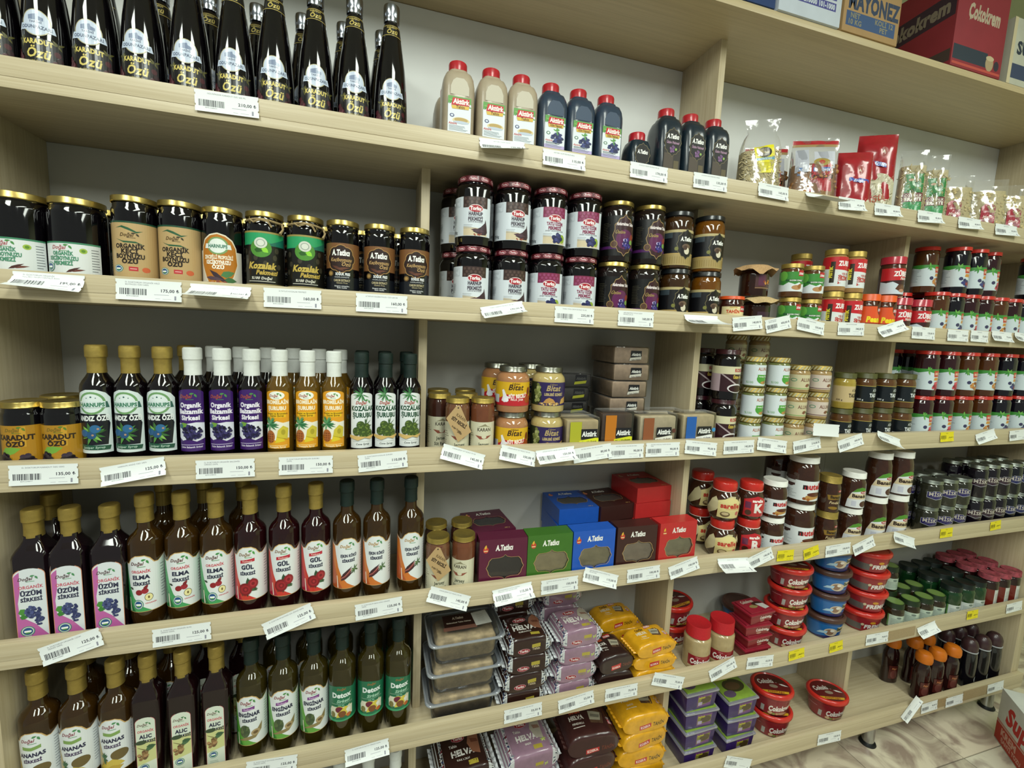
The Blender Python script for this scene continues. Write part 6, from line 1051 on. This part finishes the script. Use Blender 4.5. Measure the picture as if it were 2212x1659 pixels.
rowx(5, .125, PR['green_oval'], [1.80, 1.875], 'jar', 'jar with pale green lid disc', 'jar', g, 'stacked on the second row', z=.0944, rot=-8); rowx(5, .20, PR['green_oval'], [1.79, 1.865, 1.94, 2.01], 'jar', 'jar with pale green lid disc', 'jar', g, 'rear row of fifth shelf', rot=-8)
for j, (y, n_) in enumerate(((.055, 'front'), (.128, 'second row'), (.20, 'rear row'))):
    rowx(5, y, PR['dark_green_lid'], [2.11, 2.183, 2.255], 'jar', 'dark green lidded jar', 'jar', g, n_ + ' of fifth shelf', rot=-10)
    rowx(5, y, PR['red_cloth_lid'], [2.33, 2.40, 2.465], 'jar', 'jar with dusky red lid', 'jar', g, n_ + ' of fifth shelf', rot=-10) if j > 0 else rowx(5, y, PR['red_cloth_lid'], [2.33, 2.40, 2.465], 'jar', 'jar with dusky red lid', 'jar', g, n_ + ' of fifth shelf', rot=-10)
# bottom shelf
g = 'goods on the bottom shelf'; F6 = 'bottom shelf'
rowx(6, .06, PR['v_white'], [-.25, -.168, -.09, -.022, .045], 'bottle', 'pale green bottle with white cap', 'bottle', g, F6)
stack('pk_brown_big', .232, .095, 3, .0624, 'large dark brown halva pack', 6, [2, -2, 4], [0, 4, -4])
stack('pk_pink_big', .418, .095, 3, .0624, 'large mauve halva pack', 6, [2, -2, 3], [0, 4, -4])
stack('pk_koska_brown_big', .602, .09, 3, .0664, 'large chocolate brown halva pack', 6, [-2, 3, -3], [0, -4, 4])
stack('pk_yellow_big', .782, .09, 4, .0564, 'large yellow halva pack', 6, [3, -3, 4, 0], [0, 4, -2, 5])
stack('purple_tub', .975, .078, 4, .0664, 'purple tub with green lid, left stack', 6, [0, 2, -2, 1], [4, 0, 0, -8], 'tub', 'tub')
stack('purple_tub', 1.14, .082, 3, .0664, 'purple tub with green lid, right stack', 6, [2, -2, 1], [0, 4, -4], 'tub', 'tub')
stack('purple_tub', .985, .196, 3, .0664, 'purple tub with green lid, back stack', 6, [2, -2, 1], [0, 4, -4], 'tub', 'tub')
stack('choc_tub_big', 1.325, .09, 2, .0844, 'large round red tub', 6, [-20, -25], [0, -8], 'tub', 'tub')
put(PR['choc_tub_big'], 'tub', (1.60, .094, ZB[6] + .0004), -22, 'large round red tub standing alone on the bottom shelf', 'tub', g)
g = 'dark sauce bottles on the bottom shelf'
for i, (x, y, n_) in enumerate(((2.00, .15, 'alone at the left, set back'), (2.022, .055, 'first of three at the front'), (2.098, .055, 'second of three at the front'), (2.085, .125, 'behind the first and second front ones'), (2.165, .13, 'behind the third front one'), (2.185, .055, 'third of three at the front'))):
    put(PR['sauce_orange'], 'bottle', (x, y, ZB[6] + .0004), -14, 'dark sauce bottle with round orange cap, ' + n_, 'bottle', g)
rowx(6, .055, PR['sauce_dark'], [2.29, 2.365, 2.44], 'bottle', 'dark bottle with maroon dome cap', 'bottle', g, 'front row of bottom shelf'); rowx(6, .122, PR['sauce_dark'], [2.27, 2.345, 2.42], 'bottle', 'dark bottle with maroon dome cap', 'bottle', g, 'second row of bottom shelf')
# cartons stored on the high board and the one on the floor
def carton(w, d, h, col, front=None, side=None, top=None, bev=2):
    b_ = MB(); b_.box(-w / 2000, -d / 2000, 0, w / 2000, d / 2000, h / 1000, bev / 1000)
    o = [('carton_body', b_.mesh('carton', M(col, .7, var=.05, scale=20), True, 40))]
    if front: o.append(('front_print', art_mesh('front_print', front, flat_front(-d / 2), mat=print_mat(.7, 0))))
    if side: o.append(('side_print', art_mesh('side_print', side, lambda x, y, q: (-w / 2 - q, -x, y), mat=print_mat(.7, 0))))
    return o
g = 'cartons stored on the high board'; ZT0 = ZB[0] + .0006
def st(k, x0, x1, yf, lab, d, rz=0):
    put(k, 'storage_carton', ((x0 + x1) / 2, yf + d / 2000, ZT0), rz, lab, 'carton', g)
st(carton(150, 200, 160, '#1f3a6a'), .80, .945, -.005, 'dark blue package at the left end of the stored cartons', 200)
st(carton(205, 230, 230, '#c4ccd6', [R(-95, 60, 84, 110, '#4a4a8c'), R(-91, 64, 80, 106, '#c4ccd6'), T(0, 74, 22, 'BEYAZ', '#4a4a8c', 2, w=150), R(-95, 34, 84, 54, '#4a4a8c'), T(-5, 38, 12, 'Raf Ömrü 210000 101-1000', '#c4ccd6', 2, w=170)]), .955, 1.16, -.008, 'white carton with violet blue print, left of the brown carton', 230)
st(carton(205, 230, 240, '#a8875a', [T(4, 60, 38, 'MAYONEZ', '#2a3a54', 2, w=185), R(-92, 16, 88, 52, '#34507a'), T(-60, 37, 12, 'NET', '#8a8468', 1), T(46, 37, 12, 'KOLİ 12', '#8a8468', 1), T(-60, 21, 12, '10 KG', '#8a8468', 1), T(46, 21, 12, 'PET', '#8a8468', 1)], None), 1.172, 1.375, -.006, 'brown cardboard carton printed in dark blue, between white and red cartons', 230)
st(carton(225, 225, 265, '#8c2a32', [T(6, 140, 38, 'Çokokrem', '#b8a890', 2, .15, .8, w=142), R(-108, 20, 44, 60, '#24303c'), E(56, 34, 18, 22, '#a89470'), E(56, 48, 18, 7, '#c0b08a'), E(88, 32, 12, 14, '#2c2430'), R(-108, 6, 108, 13, '#b84a3c')], [P([(-108, 124), (108, 140), (108, 206), (-108, 190)], '#3a2430'), T(0, 148, 38, 'Çokokrem', '#8a7c6c', 2, .15, .8, w=190, r=4), R(24, 14, 108, 48, '#4a3a34')]), 1.60, 1.825, -.004, 'large red carton turned to show its dark side panel', 225)
st(carton(150, 200, 190, '#b8b8a6', [T(0, 90, 34, 'SÜT', '#24303c', 2), R(-66, 18, 66, 60, '#34405a'), R(-75, 0, -60, 190, '#c9bc98')]), 1.86, 2.01, -.002, 'pale carton with dark print at the right end of the stored ones', 200)
st(carton(280, 60, 330, '#1c3a5a'), 1.56, 1.86, .236, 'dark blue carton standing behind the red one', 60)
cb = carton(152, 300, 204, '#cdd0ca', None, [P([(-149, 4), (149, 4), (149, 74), (-149, 74)], '#a8341e'), P([(-149, 76), (149, 76), (149, 84), (-149, 84)], '#b87a6c'), T(-40, 104, 62, 'Sup', '#b82c26', 2, .2, .9, w=150), E(30, 96, 14, 14, '#b85a4c'), T(-70, 40, 24, 'KREM', '#c9988a', 2, w=120), T(-50, 16, 15, 'ŞANTİ TOZU', '#c9988a', 2, w=120)])
c_ = put(cb, 'product_carton', (0, 0, .0006), 0, 'white and red carton on the floor, at the right edge of view', 'carton')
ang = math.atan2(-.107, -.094); fx, fy = cos(ang), sin(ang)   # far-left foot corner runs towards the camera
c_.location = (2.283 + fx * .15 + (-fy) * .076, -.057 + fy * .15 + fx * .076 * 1, .0006)
rzc = math.atan2(fy, fx) + pi / 2; c_.rotation_euler = (0, 0, rzc)
# ---------------------------------------------------------------- price tags hung over the shelf lips
TAGN = {}
SN = {1: 'top shelf', 2: 'second shelf', 3: 'third shelf', 4: 'fourth shelf', 5: 'fifth shelf', 6: 'bottom shelf'}
def price(sh, tl, tr, pr='', title='', curl=0, h=.0385, col='#e4e8e8', w=None, skew=0, yellow=False, blank=False, dist=.0015, ttl2=''):
    A = at(tl[0], tl[1], -dist); B = at(tr[0], tr[1], -dist); dx, dz = B[0] - A[0], B[2] - A[2]; ang = math.atan2(dz, dx)
    L = w or min(.112, sqrt(dx * dx + dz * dz)); Wm, Hm = L * 1000, h * 1000
    if yellow: L = w or sqrt(dx * dx + dz * dz); Wm = L * 1000; Hm = 34; h = .034; col = '#e2d21c'
    n = 1.6; out = [(0, 0), (Wm, 0), (Wm, Hm * .24), (Wm - n, Hm * .27), (Wm - n, Hm * .33), (Wm, Hm * .36), (Wm, Hm * .74), (Wm - n, Hm * .77), (Wm - n, Hm * .84), (Wm, Hm * .87), (Wm, Hm), (0, Hm), (0, Hm * .87), (n, Hm * .84), (n, Hm * .77), (0, Hm * .74), (0, Hm * .36), (n, Hm * .33), (n, Hm * .27), (0, Hm * .24)]
    ik = '#34343c' if not yellow else '#5a5410'; a = [P(out, col)]
    if not blank:
        s = Wm / 105
        a += [T(15 * s if ttl2 else 52 * s, Hm - 6.4, 2.5, title or 'ÜRÜN ADI', '#6a6a74' if not yellow else ik, 0, 0, 1, 'l' if ttl2 else 'c', w=74 * s)]
        if ttl2: a += [T(15 * s, Hm - 10.4, 2.5, ttl2, '#6a6a74', 0, 0, 1, 'l', w=60 * s)]
        a += barcode(6 * s, 10, 48 * s, 22, ik, seed=int(tl[0])) + [T(26 * s, 6.6, 2.0, '8694123480' + str(int(tl[0]) % 997), '#6a6a74' if not yellow else ik, 0, w=34 * s)]
        if pr: a += [T(101 * s, 17.5 if not yellow else 12, 5.4 if not yellow else 4.2, pr + ' ₺', '#45454f' if not yellow else ik, 1, 0, 1, 'r', w=36 * s if not yellow else 40 * s)]
        a += [R(60 * s, 11.6, 84 * s, 12.5, '#a4a4ae' if not yellow else ik), R(62 * s, 4, 70 * s, 4.7, '#b0b0b8' if not yellow else ik), R(74 * s, 4, 88 * s, 4.7, '#b0b0b8' if not yellow else ik)] + ([R(93 * s, 3, 96 * s, 11, '#8a8a98')] if not yellow else [])
    ca, sa = cos(ang), sin(ang); K = curl
    def mf(x, y, o):
        q = (Hm - y) / Hm; lx = x; ly = y - Hm; k = K * (1 + skew * (x / Wm - .5) * 2); k = max(k, 0)
        up = k * q * q * Hm * .9; ly2 = ly * (1 - .38 * min(1, k) * q) ; dxn = lx * ca - ly2 * sa; dzn = lx * sa + ly2 * ca
        return (dxn, -up - o * (1 - .0) - 0, dzn + o * k * .3)
    me = art_mesh('price_tag', a, mf, cutx=12 if K else None, cuty=4 if K else None, mat=print_mat(.55, 0), lift=.09, base=.05)
    o = link('price_tag', me); o.location = (A[0], A[1], A[2])
    kind = 'yellow' if yellow else 'white'; k = (sh, kind); TAGN.setdefault(k, []).append((A[0], o, pr, abs(ang) > .16, K > .5, blank, kind, sh))
S = 'D. DOKTORUM '
price(1, (419, 191), (558, 211), '210,00', 'ODUNPAZARI KARADUT ÖZÜ 600 ML', .06)
price(1, (1035, 297), (1133, 308), '125,00', 'AKTÜRK TAHİN 600GR', .8, skew=.2); price(1, (1173, 320), (1265, 336), '115,00', 'AKTÜRK ÜZÜM PEKMEZİ 800G', .15)
price(1, (1362, 348), (1443, 363), '170,00', 'A.TATLICI ÜZÜM PEKMEZİ 700 GR', .1); price(1, (1499, 371), (1572, 383), '135,00', 'A.TATLICI ÜZÜM PEKMEZİ 450GR', .06)
price(1, (1639, 393), (1704, 406), '165,00', 'KAYSERİ EV ERİŞTESİ 500 GR', .15); price(1, (1740, 415), (1797, 426), '', '', 1.6, blank=True)
for a_, b_, p_ in (((1812, 424), (1868, 433), '45,00'), ((1890, 437), (1945, 446), '60,00'), ((1983, 453), (2035, 461), '45,00'), ((2071, 467), (2119, 475), '60,00'), ((2151, 482), (2197, 490), '65,00')): price(1, a_, b_, p_, 'ERİŞTE 500 GR', .25, skew=.5)
price(2, (27, 585), (183, 596), '195,00', S + 'ORGANİK', .75, skew=-.25, ttl2='KEÇİBOYNUZU PEKMEZİ 850G'); price(2, (249, 601), (392, 610), '175,00', S + 'ORGANİK KEÇİ', .08, ttl2='BOYNUZU ÖZÜ 640G')
price(2, (411, 612), (543, 621), '180,00', 'HARNUPS ZENCEFİLLİ PROPOLİSLİ', 1.35, skew=-.3); price(2, (569, 621), (694, 628), '160,00', 'A.TATLICI KOZALAK PEKMEZİ', .05); price(2, (769, 633), (880, 640), '160,00', 'A.TATLICI KEÇİBOYNUZU ÖZÜ 640 GR', .05)
price(2, (1037, 664), (1128, 650), '170,00', 'TORKU HARNUP PEKMEZİ 750 GR', .9); price(2, (1199, 661), (1284, 667), '235,00', 'TORKU TATLI ÜZÜM PEKMEZİ 750 GR', .05); price(2, (1336, 670), (1413, 675), '160,00', 'ABDURRAHMAN TATLICI ÜZÜM', .04, ttl2='PEKMEZİ 600 GR')
price(2, (1478, 679), (1550, 683), '', '', 1.9, skew=.3); price(2, (1582, 686), (1646, 681), '140,00', 'KOSKA TAHİN PEKMEZ 350 GR', .1); price(2, (1652, 692), (1706, 680), '450,00', 'EV YAPIMI REÇEL', .1, ttl2='SEPETÇİ 400 GR'); price(2, (1724, 684), (1782, 698), '530,00', 'ZÜBER BADEM EZMESİ', .15)
price(2, (1811, 696), (1868, 698), '340,00', 'ZÜBER YER FISTIĞI EZMESİ', .05); price(2, (1895, 707), (1951, 690), '190,00', 'ZÜBER PEANUT', .5); price(2, (1971, 705), (2021, 709), '120,00', 'NUTBELLA', .08); price(2, (2048, 711), (2093, 714), '75,00', 'REÇEL 380 GR', .08)
price(2, (2098, 713), (2140, 717), '75,00', 'VİŞNE REÇELİ', .1, w=.09); price(2, (2143, 714), (2186, 719), '75,00', 'KAYISI REÇELİ', .35); price(2, (2192, 716), (2225, 724), '', 'GÜL REÇELİ', .5)
price(3, (17, 1006), (168, 1001), '135,00', S + 'KARADUT ÖZÜ 350G', .06); price(3, (214, 1011), (354, 986), '125,00', 'HARNUPS ANDIZ ÖZÜ 340G', .3); price(3, (422, 995), (550, 990), '150,00', S + 'ORGANİK BALZAMİK', .05, ttl2='SİRKESİ 250ML')
price(3, (602, 988), (719, 984), '150,00', S + 'BROMELAİN ŞURUBU', .05, ttl2='250ML'); price(3, (772, 984), (879, 973), '110,00', S + 'KOZALAK ŞURUBU', .05, ttl2='250ML'); price(3, (959, 958), (1049, 983), '145,00', 'KARAN JERSEY SÜT REÇELİ 370 GR', .35)
price(3, (1084, 960), (1160, 977), '150,00', 'ÇİĞDEM BİTAT SÜT REÇELİ 300 GR', .3); price(3, (1237, 970), (1307, 959), '80,00', 'AKTÜRK FISTIKLI YAZ HELVASI 500G', .1, w=.107); price(3, (1157, 974), (1240, 963), '150,00', 'ÇİĞDEM BİTAT LEBLEBİ EZMESİ 300 GR', .85, dist=.004)
price(3, (1316, 961), (1391, 958), '90,00', 'AKTÜRK CEVİZLİ YAZ HELVASI 500G', .05); price(3, (1396, 957), (1469, 955), '90,00', 'AKTÜRK VANİLYALI TAHİN HELVASI', .05, ttl2='500G'); price(3, (1482, 950), (1550, 957), '90,00', 'AKTÜRK SADE TAHİN HELVASI 500G', .12)
price(3, (1564, 953), (1630, 950), '145,00', 'KOSKA ÜZÜM PEKMEZİ 380 GR', .05); price(3, (1638, 944), (1701, 953), '250,00', 'ALUNUT ANTEP FISTIKLI KREMA 200', .15, ttl2='GR'); price(3, (1713, 954), (1772, 942), '210,00', 'ALUNUT FINDIK EZMESİ 180 GR', .1)
price(3, (1758, 914), (1814, 918), '', '', .12, blank=True, dist=.012); price(3, (1809, 953), (1862, 935), '300,00', 'A.TATLICI TADIM ANTEP', .15); price(3, (1896, 930), (1945, 949), '', 'A.TATLICI TADIM 330 GR', .7)
price(3, (2032, 934), (2061, 932), '95,00', 'REÇEL', .1, yellow=True); price(3, (2107, 939), (2148, 925), '', 'REÇEL 380 GR', .3); price(3, (2181, 931), (2214, 927), '', 'REÇEL 380 GR', .1)
price(4, (80, 1402), (212, 1355), '125,00', S + 'ORGANİK ÜZÜM', .15, ttl2='SİRKESİ 500ML'); price(4, (328, 1361), (455, 1343), '125,00', S + 'ORGANİK ELMA', .06, ttl2='SİRKESİ 500ML'); price(4, (564, 1349), (670, 1302), '125,00', S + 'KATKISIZ GÜL SİRKESİ 500ML', .2)
price(4, (766, 1307), (868, 1288), '125,00', S + 'IŞKIN KÖKÜ SİRKESİ', .06, ttl2='500ML'); price(4, (932, 1266), (1018, 1288), '145,00', 'KARAN JERSEY SÜT REÇELİ 370 GR', .25); price(4, (1063, 1276), (1148, 1256), '115,00', 'ABDURRAHMAN TATLICI FINDIKLI', .8, ttl2='KAKAOLU YAZ HELVASI 500G')
price(4, (1169, 1255), (1249, 1243), '150,00', 'A.TATLICI ANTEP FISTIKLI HELVA 500', .06, ttl2='GR'); price(4, (1265, 1225), (1337, 1243), '115,00', 'ABDURRAHMAN TATLICI CEVİZLİ YAZ', .3, ttl2='HELVASI 500G'); price(4, (1355, 1231), (1426, 1220), '100,00', 'A.TATLICI KAKAOLU HELVA 500 GR', .06)
price(4, (1443, 1226), (1506, 1201), '100,00', 'A.TATLICI SADE HELVA 500 GR', .15); price(4, (1550, 1207), (1616, 1204), '', 'SARELLE FINDIK KREMASI', 1.1); price(4, (1613, 1207), (1666, 1181), '190,00', 'SARELLE FINDIK KREMASI 350GR', .15, dist=.004)
price(4, (1680, 1190), (1716, 1187), '205,00', 'NUTELLA', .05, yellow=True); price(4, (1735, 1189), (1768, 1176), '75,00', 'NUTELLA', .05, yellow=True); price(4, (1784, 1180), (1838, 1171), '100,00', 'TORKU BANADA KAKAOLU', .06, ttl2='GR')
price(4, (1841, 1179), (1886, 1156), '145,00', 'TORKU BANADA', .15); price(4, (1932, 1148), (1980, 1164), '', 'TORKU BANADA 700 GR', .4); price(4, (2032, 1143), (2059, 1139), '85,00', 'REÇEL', .05, yellow=True); price(4, (2140, 1128), (2163, 1123), '85,00', 'REÇEL', .05, yellow=True)
price(5, (532, 1646), (643, 1629), '125,00', S + 'KATKISIZ ENGİNAR', .05, ttl2='SİRKESİ 500ML'); price(5, (744, 1621), (839, 1594), '125,00', S + 'DETOX SİRKESİ 500ML', .35); price(5, (1089, 1535), (1171, 1516), '52,50', 'TORKU KAKAOLU TAHİN HELVASI 350', .05, ttl2='G')
price(5, (1205, 1514), (1282, 1490), '52,50', 'TORKU SADE TAHİN HELVASI 350G', .1); price(5, (1308, 1489), (1378, 1475), '75,00', 'KOSKA KAKAOLU HELVA 500 GR', .05); price(5, (1415, 1452), (1481, 1463), '75,00', 'KOSKA SADE HELVA 500 GR', .1)
price(5, (1530, 1450), (1586, 1418), '255,00', 'ÜLKER ÇOKOKREM PEYNİR EZMESİ', .12); price(5, (1615, 1421), (1672, 1414), '62,50', 'ÜLKER ÇOKOKREM 180 GR', .05); price(5, (1704, 1408), (1738, 1398), '80,00', 'ÇOKOKREM', .05, yellow=True); price(5, (1792, 1391), (1821, 1382), '70,00', 'BANADA', .05, yellow=True)
price(5, (1872, 1372), (1920, 1363), '70,00', 'TORKU FREMA', .06); price(5, (1981, 1357), (2020, 1340), '', 'EZME 300 GR', .6); price(5, (2090, 1321), (2114, 1316), '85,00', 'EZME', .05, yellow=True); price(5, (2175, 1306), (2209, 1297), '', 'EZME 300 GR', .05)
price(6, (1571, 1632), (1626, 1640), '', 'TORKU HALVAH TAHİN HELVASI', .1, ttl2='GR'); price(6, (1768, 1588), (1818, 1577), '130,00', 'ÇOKOKREM 900 GR', .06); price(6, (1945, 1549), (1975, 1508), '', 'NAR EKŞİSİ', .3, w=.1); price(6, (1991, 1522), (2026, 1511), '95,00', 'NAR EKŞİLİ SOS', .06); price(6, (2044, 1509), (2081, 1498), '', 'SOS 700 GR', .06); price(6, (2134, 1480), (2169, 1469), '', 'ÜZÜM SUYU', .06)
for (sh, kind), L in TAGN.items():
    L.sort(key=lambda q: q[0]); n = len(L); pc = {}
    for q in L: pc[q[2]] = pc.get(q[2], 0) + 1
    for i, (x, o, pr, tilted, curled, blank, kd, s_) in enumerate(L):
        a = ('curled ' if curled else 'tilted ' if tilted else '') + kd + ' price tag'
        if blank: a = 'blank ' + a
        O = (ORD + 'fourteenth fifteenth sixteenth seventeenth eighteenth nineteenth twentieth twentyfirst'.split())[i]
        t = a + (f' reading {pr}' if pr else '') + f', {O} from the left, {SN[sh]} lip'
        tag(o, t, 'price tag', 'price tags on the ' + SN[sh] + ' lip')
